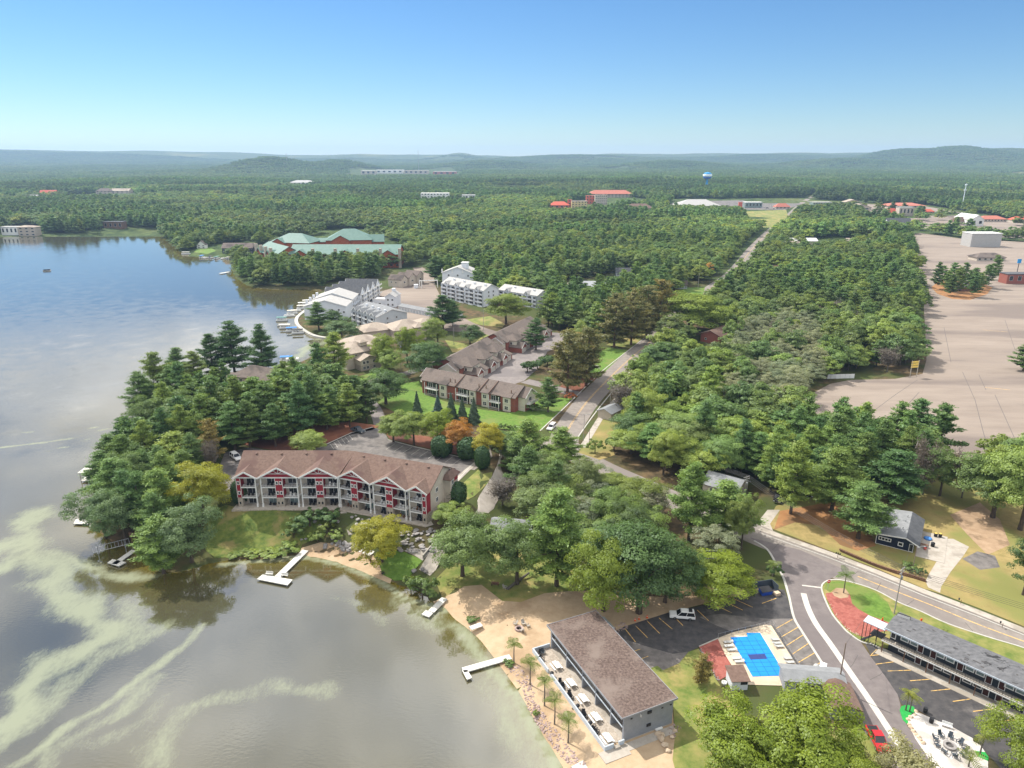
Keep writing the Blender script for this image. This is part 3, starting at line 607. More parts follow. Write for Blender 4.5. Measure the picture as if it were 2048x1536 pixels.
def pine(name, nl, H=18., W=9., m='leaf_pine', lsize=.55, low=.22, seed=0, bark='bark', taper=.75, droop=.05):
    """white pine: tiers of horizontal boughs with upturned plumes of needles"""
    global RNG
    RNG = np.random.default_rng(300 + seed)
    tiers = int(H * (1 - low) / 1.3); cs = []; axs = []; cv = []; cw = []
    limbs = []
    for i in range(tiers):
        f = i / max(1, tiers - 1); z = H * (low + (1 - low) * f * .985)
        prof = (1 - f) ** taper * (.55 + .45 * min(1, f * 5)) + .07
        nb = 6 if f < .8 else 4; a0 = RNG.uniform(0, 6.28)
        for j in range(nb):
            L = W * .54 * prof * RNG.uniform(.5, 1.28); az = a0 + j * 6.28 / nb + RNG.normal() * .25
            if RNG.uniform() < .10: continue
            up = .10 + .75 * f ** 2 - droop
            if j < 3 and i % 2 == 0 and f < .85: limbs.append((z, L * .85, az, up))
            bz = RNG.normal() * .38; tone = RNG.normal() * .2
            ns = max(2, int(L / .6))
            for q in range(ns):
                t_ = .22 + .78 * (q + .7) / ns
                x, y = math.cos(az) * L * t_, math.sin(az) * L * t_
                cs.append((x, y, z + bz + L * t_ * up + .12 * L * t_ ** 2)); axs.append((math.cos(az), math.sin(az), .45)); cv.append(tone); cw.append(.55 + .75 * t_)
    cs, axs, cv, cw = np.array(cs), np.array(axs), np.array(cv), np.array(cw)
    k = RNG.choice(len(cs), nl, p=cw / cw.sum())
    sp = .20 + .06 * W * .5
    off = RNG.normal(size=(nl, 3)) * np.array([sp, sp, sp * .40]) + axs[k] * RNG.uniform(-.3, .5, (nl, 1))
    off[:, 2] += np.hypot(off[:, 0], off[:, 1]) * .10
    p = cs[k] + off
    rad = p * np.array([1, 1, 0]); rad /= np.linalg.norm(rad, axis=1, keepdims=True) + 1e-6
    nr = unit(nl) * .75 + np.array([0, 0, .8]) + rad * .35
    v = .5 + cv[k] + RNG.normal(size=nl) * .18 + off[:, 2] * .12
    cm_ = leaf_mesh(name + '_crown', p, nr, RNG.uniform(.7, 1.25, nl) * lsize, v, m, 2.3, axis=axs[k] + unit(nl) * .55)
    tm = trunk_mesh(name + '_trunk', H * .97, H * .013 + .07, limbs[:34], bark, .008)
    return tm, cm_
def spruce(name, nl, H=10., W=5., m='leaf_spruce', lsize=.4, seed=0):
    global RNG
    RNG = np.random.default_rng(500 + seed)
    f = 1 - np.sqrt(RNG.uniform(0, 1, nl)); tiers = 13
    fz = (np.floor(f * tiers) + RNG.beta(1.2, 3, nl)) / tiers; az = RNG.uniform(0, 6.28, nl)
    wob = 1 + .16 * np.sin(az * 5 + np.floor(f * tiers) * 2.1)
    r = W * .5 * (1 - np.floor(f * tiers) / tiers) * wob * RNG.uniform(.45, 1, nl) ** .5 * (1 - .55 * (fz * tiers - np.floor(f * tiers)))
    p = np.stack([np.cos(az) * r, np.sin(az) * r, H * (.05 + .95 * fz) - r * .12], 1)
    nr = np.stack([np.cos(az), np.sin(az), np.full(nl, .8)], 1) + unit(nl) * .6
    cm_ = leaf_mesh(name + '_crown', p, nr, RNG.uniform(.7, 1.3, nl) * lsize, .5 + RNG.normal(size=nl) * .25, m, 1.7)
    return trunk_mesh(name + '_trunk', H * .95, H * .012 + .05, [], 'bark', .004), cm_
def hedge_ball(name, nl, H=4.5, W=3.6, m='leaf_hedge', lsize=.28, seed=0, sq=.8):
    global RNG
    RNG = np.random.default_rng(600 + seed)
    d = unit(nl); s_ = 1 + .08 * np.sin(d[:, 0] * 6 + 1) * np.cos(d[:, 1] * 5) + RNG.normal(size=nl) * .035
    p = np.sign(d) * np.abs(d) ** sq * s_[:, None] * np.array([W * .5, W * .5, H * .5]) * RNG.uniform(.82, 1, (nl, 1)); p[:, 2] += H * .5
    cm_ = leaf_mesh(name + '_crown', p, d + unit(nl) * .5, RNG.uniform(.7, 1.3, nl) * lsize, .5 + RNG.normal(size=nl) * .25, m, 1.3)
    return trunk_mesh(name + '_trunk', H * .5, .09, [], 'bark', .004), cm_
def bare(name, nl, H=12., W=9., seed=0, m='twig_bare'):
    global RNG
    RNG = np.random.default_rng(700 + seed)
    limbs = []; cs = []; ax = []
    for i in range(26):
        z = RNG.uniform(.10, .55) * H; L = RNG.uniform(.35, .75) * H * .62; az = RNG.uniform(0, 6.28); up = RNG.uniform(1.1, 2.6)
        limbs.append((z, L, az, up)); d = np.array([math.cos(az), math.sin(az), up]); d /= np.linalg.norm(d)
        for q in np.linspace(.35, 1.15, 9): cs.append(np.array([0, 0, z]) + d * L * q); ax.append(d)
    cs, ax = np.array(cs), np.array(ax); k = RNG.integers(0, len(cs), nl)
    p = cs[k] + RNG.normal(size=(nl, 3)) * .75
    cm_ = leaf_mesh(name + '_crown', p, unit(nl), RNG.uniform(.10, .22, nl), RNG.uniform(0, 1, nl), m, 6.5, axis=None)
    return trunk_mesh(name + '_trunk', H * .6, H * .014 + .05, limbs, 'bark_grey', .01), cm_
LIB = {}
def lib(kind, fn, n, **kw): LIB[kind] = [fn(kind, seed=i + 10 * len(LIB), **kw) for i in range(n)]
lib('broad_near', broad, 5, nl=24000, lsize=.25, ncl=130)
lib('broad_mid', broad, 5, nl=6000, lsize=.52, ncl=80)
lib('broad_far', broad, 4, nl=1300, lsize=1.05, ncl=40)
lib('maple_near', broad, 4, nl=26000, lsize=.235, ncl=140, m='leaf_maple')
lib('pine_near', pine, 5, nl=18000, lsize=.25)
lib('pine_mid', pine, 5, nl=5500, lsize=.46)
lib('pine_far', pine, 4, nl=1200, lsize=.95, H=17, W=8.5)
lib('rust_near', pine, 3, nl=9000, lsize=.32, m='leaf_rust', bark='bark_red', low=.14, taper=.5)
lib('pale_near', broad, 4, nl=13000, lsize=.26, ncl=140, m='leaf_pale', spread=.8, low=.1)
lib('pale_far', broad, 2, nl=1200, lsize=1.0, ncl=50, m='leaf_pale')
lib('spruce_near', spruce, 3, nl=4500)
lib('hedge_near', hedge_ball, 3, nl=4500)
lib('shrub_near', broad, 3, nl=2200, H=2.4, W=3.2, lsize=.24, ncl=34, low=.04)
lib('bare_near', bare, 3, nl=3500)
RNG = np.random.default_rng(7)
DIM = {'broad': (14., 11.), 'maple': (14., 11.), 'pine': (18., 9.), 'rust': (18., 9.), 'pale': (14., 11.), 'spruce': (10., 5.), 'hedge': (4.5, 3.6), 'bare': (12., 9.), 'shrub': (2.4, 3.2)}
DIMF = dict(DIM); DIMF['pine'] = (17., 8.5)
NAMES = {'broad': 'broadleaf_tree', 'maple': 'maple_tree', 'pine': 'pine_tree', 'rust': 'pine_tree', 'pale': 'olive_tree', 'spruce': 'spruce_tree', 'hedge': 'clipped_shrub', 'bare': 'bare_tree', 'shrub': 'shrub'}
TREES = []
def plant(kind, X, Y, z, ht, wd, tint, label, group=None, lod='near', cat='tree'):
    vs_ = LIB[kind + '_' + lod]; tm, cm_ = vs_[random.randrange(len(vs_))]
    H0, W0 = (DIMF if lod == 'far' else DIM)[kind]
    o = thing(NAMES[kind], label, cat, (X, Y, z), random.uniform(0, 6.28), group)
    o.scale = (wd / W0, wd / W0, ht / H0)
    t_ = link(bpy.data.objects.new('trunk', tm), o); c_ = link(bpy.data.objects.new('crown', cm_), o)
    c_['tint'] = [float(q) for q in tint]
    TREES.append((X, Y, wd))
    return o
def jit(t, a=.16):
    k = 1 + random.uniform(-a, a); h = random.uniform(-a, a) * .5
    return (t[0] * k * (1 + h), t[1] * k, t[2] * k * (1 - h * .5))
T_ = {'n': (1, 1, 1), 'dk': (.62, .72, .75), 'lt': (1.5, 1.35, 1.1), 'yg': (1.45, 1.28, .85), 'gy': (1.0, 1.02, 1.45), 'ol': (1.3, 1.1, .85), 'or': (3.2, .95, .7), 'rd': (3.0, .70, .9), 'ye': (1, 1, 1), 'bl': (.9, 1.0, 1.6)}
# ------------------------------------------------------------------ building kit
BLD = []
mat('block_grey', (.235,.245,.265), (.275,.285,.305), .8, rough=.85, bump=.01, bscale=8)
mat('trim_white', (.70,.69,.66), (.76,.75,.72), .6, rough=.6)
mat('trim_pale_blue', (.42,.47,.52), (.50,.55,.60), .6, rough=.6)
mat('gravel_roof', (.070,.048,.040), (.175,.128,.108), 2.2, c3=(.19,.148,.125), scale3=.16, lo3=.45, hi3=.65, rough=.95, bump=.03, bscale=7)
mat('dark_glass', (.012,.015,.02), (.03,.034,.04), .8, rough=.08, spec=.6)
mat('curtain_glass', (.14,.20,.20), (.24,.30,.29), 1.3, rough=.12, spec=.6)
mat('slate_siding', (.020,.027,.036), (.030,.038,.048), 1.0, rough=.7)
mat('navy_siding', (.010,.016,.034), (.016,.023,.045), 1.0, rough=.7)
mat('patched_roof', (.10,.10,.105), (.16,.16,.165), 1.0, c3=(.035,.034,.036), scale3=.28, lo3=.60, hi3=.63, rough=.95, stretch=(1,1.7,1,.8))
mat('grey_shingle', (.20,.205,.21), (.26,.265,.27), .7, rough=.95)
mat('charcoal_shingle', (.075,.078,.085), (.11,.113,.12), .7, rough=.95)
mat('brown_shingle', (.130,.084,.066), (.188,.125,.098), 1.6, c3=(.125,.075,.062), scale3=.12, rough=.95, bump=.02, bscale=5)
mat('taupe_shingle', (.125,.100,.086), (.18,.145,.123), 1.6, c3=(.085,.07,.062), scale3=.10, rough=.95, bump=.02, bscale=5)
mat('tan_shingle', (.34,.28,.225), (.41,.345,.28), 1.2, c3=(.28,.23,.19), scale3=.1, rough=.95)
mat('green_metal', (.105,.190,.160), (.135,.225,.19), .3, rough=.6, spec=.2)
mat('rust_log', (.30,.075,.030), (.38,.11,.045), .8, rough=.85)
mat('red_siding', (.25,.018,.030), (.31,.027,.040), .8, rough=.75)
mat('tan_siding', (.46,.40,.33), (.53,.465,.385), .5, rough=.8)
mat('stone_veneer', (.30,.25,.20), (.48,.42,.35), 2.4, rough=.9, bump=.03, bscale=4)
mat('brick', (.235,.075,.055), (.31,.11,.08), 3.0, rough=.9)
mat('cream_siding', (.60,.56,.46), (.66,.62,.52), .5, rough=.8)
mat('white_siding', (.62,.64,.67), (.68,.70,.73), .4, rough=.75)
mat('grey_siding', (.42,.45,.48), (.48,.51,.54), .4, rough=.75)
mat('pale_shingle', (.37,.36,.345), (.44,.43,.41), .9, rough=.95)
mat('metal_dark', (.03,.03,.032), rough=.5, metal=.3)
mat('metal_grey', (.35,.36,.37), rough=.45, metal=.6)
mat('door_maroon', (.045,.014,.012), (.06,.02,.016), 1, rough=.6)
mat('wood_brown', (.14,.075,.045), (.19,.11,.07), 1.5, rough=.85, stretch=(1,1,4))
mat('wood_grey', (.33,.30,.26), (.42,.39,.34), 1.5, rough=.9)
mat('dock_white', (.56,.54,.49), (.66,.64,.58), .7, rough=.85)
mat('garage_door', (.50,.47,.42), (.55,.52,.46), 1.5, rough=.8)
mat('terracotta', (.40,.13,.09), (.47,.17,.12), .5, rough=.9)
mat('coral_paint', (.52,.10,.06), (.58,.13,.08), .5, rough=.8)
mat('yellow_paint', (.58,.47,.22), (.64,.52,.27), .5, rough=.8)
ANG = {'S': 0.0, 'E': R(90), 'N': R(180), 'W': R(-90)}
WM = {}
def win_meshes(w, h, fm, pm, mull=1, hbar=False, fw=.09):
    k = (round(w, 2), round(h, 2), fm, pm, mull, hbar, fw)
    if k not in WM:
        f = MB(); f.box(-w/2, -.07, 0, -w/2+fw, .04, h); f.box(w/2-fw, -.07, 0, w/2, .04, h); f.box(-w/2+fw, -.07, 0, w/2-fw, .04, fw); f.box(-w/2+fw, -.07, h-fw, w/2-fw, .04, h)
        for i in range(mull):
            x = -w/2 + w*(i+1)/(mull+1); f.box(x-fw*.4, -.055, fw, x+fw*.4, .04, h-fw)
        if hbar: f.box(-w/2+fw, -.05, h*.5-.03, w/2-fw, .03, h*.5+.03)
        p = MB().box(-w/2+fw*.5, -.03, fw*.5, w/2-fw*.5, .03, h-fw*.5)
        WM[k] = (f.mesh('window', fm), p.mesh('pane', pm))
    return WM[k]
class B:
    """a building: an Empty at its base and parts in its own frame"""
    def __init__(s, name, label, loc, rz=0.0, cat='building', r=0, group=None):
        s.r = thing(name, label, cat, (loc[0], loc[1], loc[2] if len(loc) > 2 else 0.0), rz, group); s.rz = rz; s.loc = Vector((loc[0], loc[1])); s.fr = None
    def excl(s, x, y, r):
        c, q = math.cos(s.rz), math.sin(s.rz); BLD.append((s.loc.x + c*x - q*y, s.loc.y + q*x + c*y, r))
    def part(s, name, mb, m, smooth=False): 
        o = mb.build(name, m, s.r, smooth)
        if s.fr: o.location = s.fr[0]; o.rotation_euler = (0, 0, s.fr[1])
        return o
    def put(s, name, me, x, y, z, a=0.0, parent=None):
        o = link(bpy.data.objects.new(name, me), parent or s.r)
        if s.fr and parent is None:
            c, q = math.cos(s.fr[1]), math.sin(s.fr[1]); o.location = (s.fr[0][0] + c*x - q*y, s.fr[0][1] + q*x + c*y, s.fr[0][2] + z); o.rotation_euler = (0, 0, a + s.fr[1])
        else: o.location = (x, y, z); o.rotation_euler = (0, 0, a)
        return o
    def win(s, x, y, z, w=1.2, h=1.3, f='S', fm='trim_white', pm='dark_glass', mull=1, hbar=False, name='window', fw=.09):
        a = ANG[f] if isinstance(f, str) else f; fme, pme = win_meshes(w, h, fm, pm, mull, hbar, fw)
        o = s.put(name, fme, x, y, z, a); s.put('pane', pme, 0, 0, 0, 0, o); return o
    def door(s, x, y, z, w=.95, h=2.05, f='S', m='door_maroon', fm='trim_white'): return s.win(x, y, z, w, h, f, fm, m, 0, False, 'door')
    def box(s, name, m, *a): return s.part(name, MB().box(*a), m)
    def gable(s, x0, x1, y0, y1, z0, ze, zr, axis, wm, rm, oh=.5, th=.22, wall=True, ends=(True, True), roof_name='roof', trim=None):
        """walls with pointed ends and a two-slope roof; the ridge runs along axis"""
        if axis == 'x':
            ym = (y0+y1)/2; sec = [(y0, z0), (y1, z0), (y1, ze), (ym, zr), (y0, ze)]; mk = lambda t, q: (t, q[0], q[1]); a, b_ = x0, x1
        else:
            xm = (x0+x1)/2; sec = [(x0, z0), (x1, z0), (x1, ze), (xm, zr), (x0, ze)]; mk = lambda t, q: (q[0], t, q[1]); a, b_ = y0, y1
        if wall:
            w_ = MB().add([mk(a, q) for q in sec] + [mk(b_, q) for q in sec], [(0,1,2,3,4), (9,8,7,6,5)] + [(i, (i+1)%5+0, (i+1)%5+5, i+5) for i in (0, 1, 4)])
            o = s.part('wall', w_, wm)
            bm = bmesh.new(); bm.from_mesh(o.data); bmesh.ops.recalc_face_normals(bm, faces=bm.faces); bm.to_mesh(o.data); bm.free()
        half = abs(sec[1][0]-sec[0][0])/2; sl = (zr-ze)/half; lift = .06
        r_ = MB(); A = a-(oh if ends[0] else 0); Bb = b_+(oh if ends[1] else 0)
        for sgn in (-1, 1):
            c0 = (sec[0][0]+sec[1][0])/2; e = c0+sgn*(half+oh); zz = ze-sl*oh
            r_.slab([mk(A, (c0, zr+lift+th)), mk(Bb, (c0, zr+lift+th)), mk(Bb, (e, zz+lift+th)), mk(A, (e, zz+lift+th))], th)
        rf = s.part(roof_name, r_, rm)
        if trim:
            for A_ in ([A-.03] if ends[0] else []) + ([Bb+.03] if ends[1] else []):
                t_ = MB()
                for sgn in (-1, 1):
                    c0 = (sec[0][0]+sec[1][0])/2; t_.beam(mk(A_, (c0, zr+lift)), mk(A_, (c0+sgn*(half+oh), ze-sl*oh+lift)), .12, .34)
                s.part('barge_board', t_, trim)
        return rf
    def hip(s, x0, x1, y0, y1, ze, zr, rm, oh=.6, th=.2, wm=None, z0=0, name='roof', hipx=True):
        """hipped roof, the ridge along the longer side"""
        if wm: s.box('wall', wm, x0, y0, z0, x1, y1, ze)
        X0, X1, Y0, Y1 = x0-oh, x1+oh, y0-oh, y1+oh; z = ze+.05; top = zr
        if X1-X0 >= Y1-Y0: d = (Y1-Y0)/2; r0, r1 = (X0+d, (Y0+Y1)/2), (X1-d, (Y0+Y1)/2); fs = [(0,1,5,4), (1,2,5), (2,3,4,5), (3,0,4)]
        else: d = (X1-X0)/2; r0, r1 = ((X0+X1)/2, Y0+d), ((X0+X1)/2, Y1-d); fs = [(0,1,4), (1,2,5,4), (2,3,5), (3,0,4,5)]
        v = [(X0,Y0,z), (X1,Y0,z), (X1,Y1,z), (X0,Y1,z), (*r0, top), (*r1, top)]
        lo = [(X0,Y0,z-th), (X1,Y0,z-th), (X1,Y1,z-th), (X0,Y1,z-th)]
        m_ = MB().add(v + lo, fs + [(6,7,1,0), (7,8,2,1), (8,9,3,2), (9,6,0,3), (9,8,7,6)])
        return s.part(name, m_, rm)
def rail_mesh(L, h=1.0, m='metal_dark', n=None):
    s = MB(); s.box(0, -.03, h-.06, L, .03, h); s.box(0, -.02, .08, L, .02, .13); n = n or max(3, int(L/.28))
    for i in range(n+1):
        x = L*i/n; t_ = .035 if i % 5 else .06; s.box(x-t_/2, -.015, 0, x+t_/2, .015, h-.05)
    return s.mesh('railing', m)

# ------------------------------------------------------------------ grey lakeside motel
g = B('lakeside_motel', 'grey block two-storey motel with brown gravel roof facing the lake', (7.95, 120.6), math.atan2(-.910, .415))
L_, D_ = 26.3, 10.0
g.box('foundation', 'concrete', -.3, -.1, 0, L_+.3, D_, .16)
w_ = MB(); w_.box(0, 2.3, .16, L_, D_, 5.25); g.part('wall', w_, 'block_grey')
for x in (0, 6.2, 12.3, 17.1, 22.2, L_-.26): g.box('fin_wall', 'block_grey', x, -.02, .16, x+.26, 2.3, 5.25)
g.box('end_wall', 'block_grey', L_+.0, -.05, .16, L_+.22, D_+.03, 5.27); g.box('end_wall', 'block_grey', -.22, -.05, .16, 0, D_+.03, 5.27)
g.box('gallery_floor', 'concrete', .02, .02, 2.6, L_-.02, 2.3, 2.78)
rf = MB(); rf.box(-.55, -.75, 5.29, L_+.5, D_+.6, 5.5); g.part('roof', rf, 'gravel_roof')
tr = MB(); tr.box(-.6, -.83, 5.2, L_+.55, -.75, 5.56); tr.box(-.6, D_+.6, 5.2, L_+.55, D_+.68, 5.56); tr.box(L_+.5, -.75, 5.2, L_+.58, D_+.6, 5.56); tr.box(-.63, -.75, 5.2, -.55, D_+.6, 5.56); g.part('roof_edge', tr, 'block_grey')
for i, (a, b_) in enumerate([(.26, 6.2), (6.46, 12.3), (12.56, 17.1), (17.36, 22.2), (22.46, L_-.26)]):
    fb = MB(); fb.box(a, -.06, 2.58, b_, .02, 2.84); g.part('gallery_edge', fb, 'trim_pale_blue')
    g.put('railing', rail_mesh(b_-a, 1.0, 'metal_grey' if i == 2 else 'metal_dark', 12), a, .06, 2.84)
    for z in (.2, 2.85):
        g.win((a+b_)/2-1.1, 2.28, z, 2.0, 2.05, 'S', 'metal_grey', 'dark_glass', 1); g.win((a+b_)/2+1.4, 2.28, z, 1.6, 2.05, 'S', 'metal_grey', 'dark_glass', 1)
for y, z in ((4.6, 4.2), (4.6, 1.5)): g.box('air_conditioner', 'metal_dark', L_+.22, y, z, L_+.42, y+.8, z+.5)
for y, z in ((1.2, 4.3), (7.5, 4.2), (9.3, 4.2)): g.box('vent', 'metal_dark', L_+.22, y, z, L_+.30, y+.35, z+.2)
g.box('wall_lamp', 'trim_white', L_+.22, 3.1, 4.2, L_+.5, 3.2, 4.7); g.box('window_well', 'trim_white', L_+.3, 6.4, .16, L_+.75, 7.8, .34)
# lake patio with low wall
for nm, poly in (('patio_slab', [(-.5,-3.75),(26.2,-3.75),(26.2,-.1),(-.5,-.1)]),):
    g.part(nm, MB().prism(poly, .0, .14), 'stone_veneer')
for q in [(-.6,-4.0,6.2,-3.75), (7.0,-4.0,27.0,-3.75), (-.6,-3.75,-.35,-.1), (26.75,-3.75,27.0,-2.2), (26.75,-1.2,27.0,-.1)]: g.box('patio_wall', 'trim_pale_blue', q[0], q[1], 0, q[2], q[3], .95)
g.part('walkway', MB().box(26.9, -5.2, 0, 29.3, -.2, .12).box(27.0, -.2, 0, 28.6, 9.8, .10), 'concrete')
g.box('step', 'concrete', 26.9, -2.2, .1, 27.5, -1.2, .45)
g.box('skylight_box', 'metal_grey', .5, D_+.7, 4.2, 4.6, D_+2.0, 4.35)
g.box('lean_to', 'grey_siding', .6, D_+.65, 0, 4.5, D_+1.9, 4.2)
def gm(x, y, z=0):
    c, q = math.cos(g.rz), math.sin(g.rz); return (g.loc.x + c*x - q*y, g.loc.y + q*x + c*y, z)

# ------------------------------------------------------------------ dark motel by the road
d = B('dark_motel', 'charcoal two-storey motel with patched grey roof and long balcony', (74.4, 119.3), math.atan2(-.740, .672))
DL = 36.0
d.box('slab', 'concrete', -1.0, -1.3, 0, DL, 1.5, .1); d.box('wall', 'slate_siding', .4, 1.5, .0, DL, 7.6, 5.35)
d.box('balcony_floor', 'concrete', -.6, -.05, 2.62, DL, 1.5, 2.78); d.box('balcony_edge', 'trim_white', -.6, -.13, 2.60, DL, -.05, 2.82)
rr_ = MB(); rr_.slab([(-.5,.35,5.42), (DL+.4,.35,5.42), (DL+.4,4.3,6.05), (-.5,4.3,6.05)], .16); rr_.slab([(-.5,4.3,6.05), (DL+.4,4.3,6.05), (DL+.4,8.1,5.42), (-.5,8.1,5.42)], .16); d.part('roof', rr_, 'patched_roof')
d.box('roof_edge', 'trim_pale_blue', -.55, .24, 5.2, DL+.4, .35, 5.5)
RNG = np.random.default_rng(3)
for i in range(46):
    x = RNG.uniform(.5, 27); y = RNG.uniform(.9, 7.2); zz = 5.42 + (.63*(y-.35)/3.95 if y < 4.3 else .63*(8.1-y)/3.8) + .012; sx = RNG.uniform(.3, .9)
    sl_ = .16 if y < 4.3 else -.166
    if abs(y-4.3) > .4: d.part('roof_patch', MB().slab([(x, y-.14, zz-sl_*.14), (x+sx, y-.14, zz-sl_*.14), (x+sx, y+.14, zz+sl_*.14), (x, y+.14, zz+sl_*.14)], .01), 'asphalt_dark')
for X in np.arange(-.3, 30, 4.1): d.box('post', 'wood_brown', X, -.06, .1, X+.14, .08, 2.6)
for X in np.arange(-.55, 30, 3.7): d.put('railing', rail_mesh(3.7, .95, 'metal_dark', 8), X, -.02, 2.8)
for z in (.12, 2.8):
    for X in (3.9, 10.3, 15.3, 21.6, 26.8): d.win(X-.85, 1.48, z+.85, 1.5, 1.15, 'S', 'trim_white', 'curtain_glass' if z > 1 else 'dark_glass', 0, fw=.16); d.win(X+.85, 1.48, z+.85, 1.5, 1.15, 'S', 'trim_white', 'curtain_glass' if z > 1 else 'dark_glass', 0, fw=.16)
    for X in (6.0, 8.3, 12.9, 17.6, 19.7, 24.1, 29.4): d.door(X, 1.48, z, 1.1, 2.1)
d.win(.95, 1.48, 3.2, 1.0, 1.5, 'S', 'trim_white', 'dark_glass', 0, fw=.14)
d.win(.39, 3.5, 3.4, 1.6, 1.2, 'W', 'trim_white', 'dark_glass', 1)
en = MB(); en.slab([(-4.6,.3,4.9), (-.4,.3,4.9), (-.4,2.6,5.15), (-4.6,2.6,5.15)], .14); d.part('entrance_canopy', en, 'trim_pale_blue')
for x, y in ((-4.5,.4), (-3.1,.4), (-1.7,.4), (-.5,.4), (-4.5,2.5), (-2.4,2.5)): d.box('canopy_post', 'metal_dark', x, y, .1, x+.1, y+.1, 4.85)
d.box('landing', 'metal_dark', -3.0, .4, 2.62, -.6, 2.5, 2.74)
st = MB()
for i in range(9): st.box(-4.6+i*.26, .5, .1+i*.28, -4.6+i*.26+.3, 1.5, .1+i*.28+.06)
d.part('stair', st, 'metal_dark')
sg = B('motel_sign', 'white box sign on the motel roof corner beside the lawn', (79.6, 122.9, 0), math.atan2(-.740, .672)+R(100), 'sign')
sg.box('sign_box', 'metal_dark', -.2, -1.2, 4.5, .2, 1.2, 6.3); sg.box('sign_face', 'trim_white', .2, -1.15, 4.55, .24, 1.15, 6.25); sg.box('sign_face', 'trim_white', -.24, -1.15, 4.55, -.2, 1.15, 6.25); sg.box('post', 'metal_dark', -.1, -.9, 0, .1, -.7, 4.5); sg.box('post', 'metal_dark', -.1, .7, 0, .1, .9, 4.5)

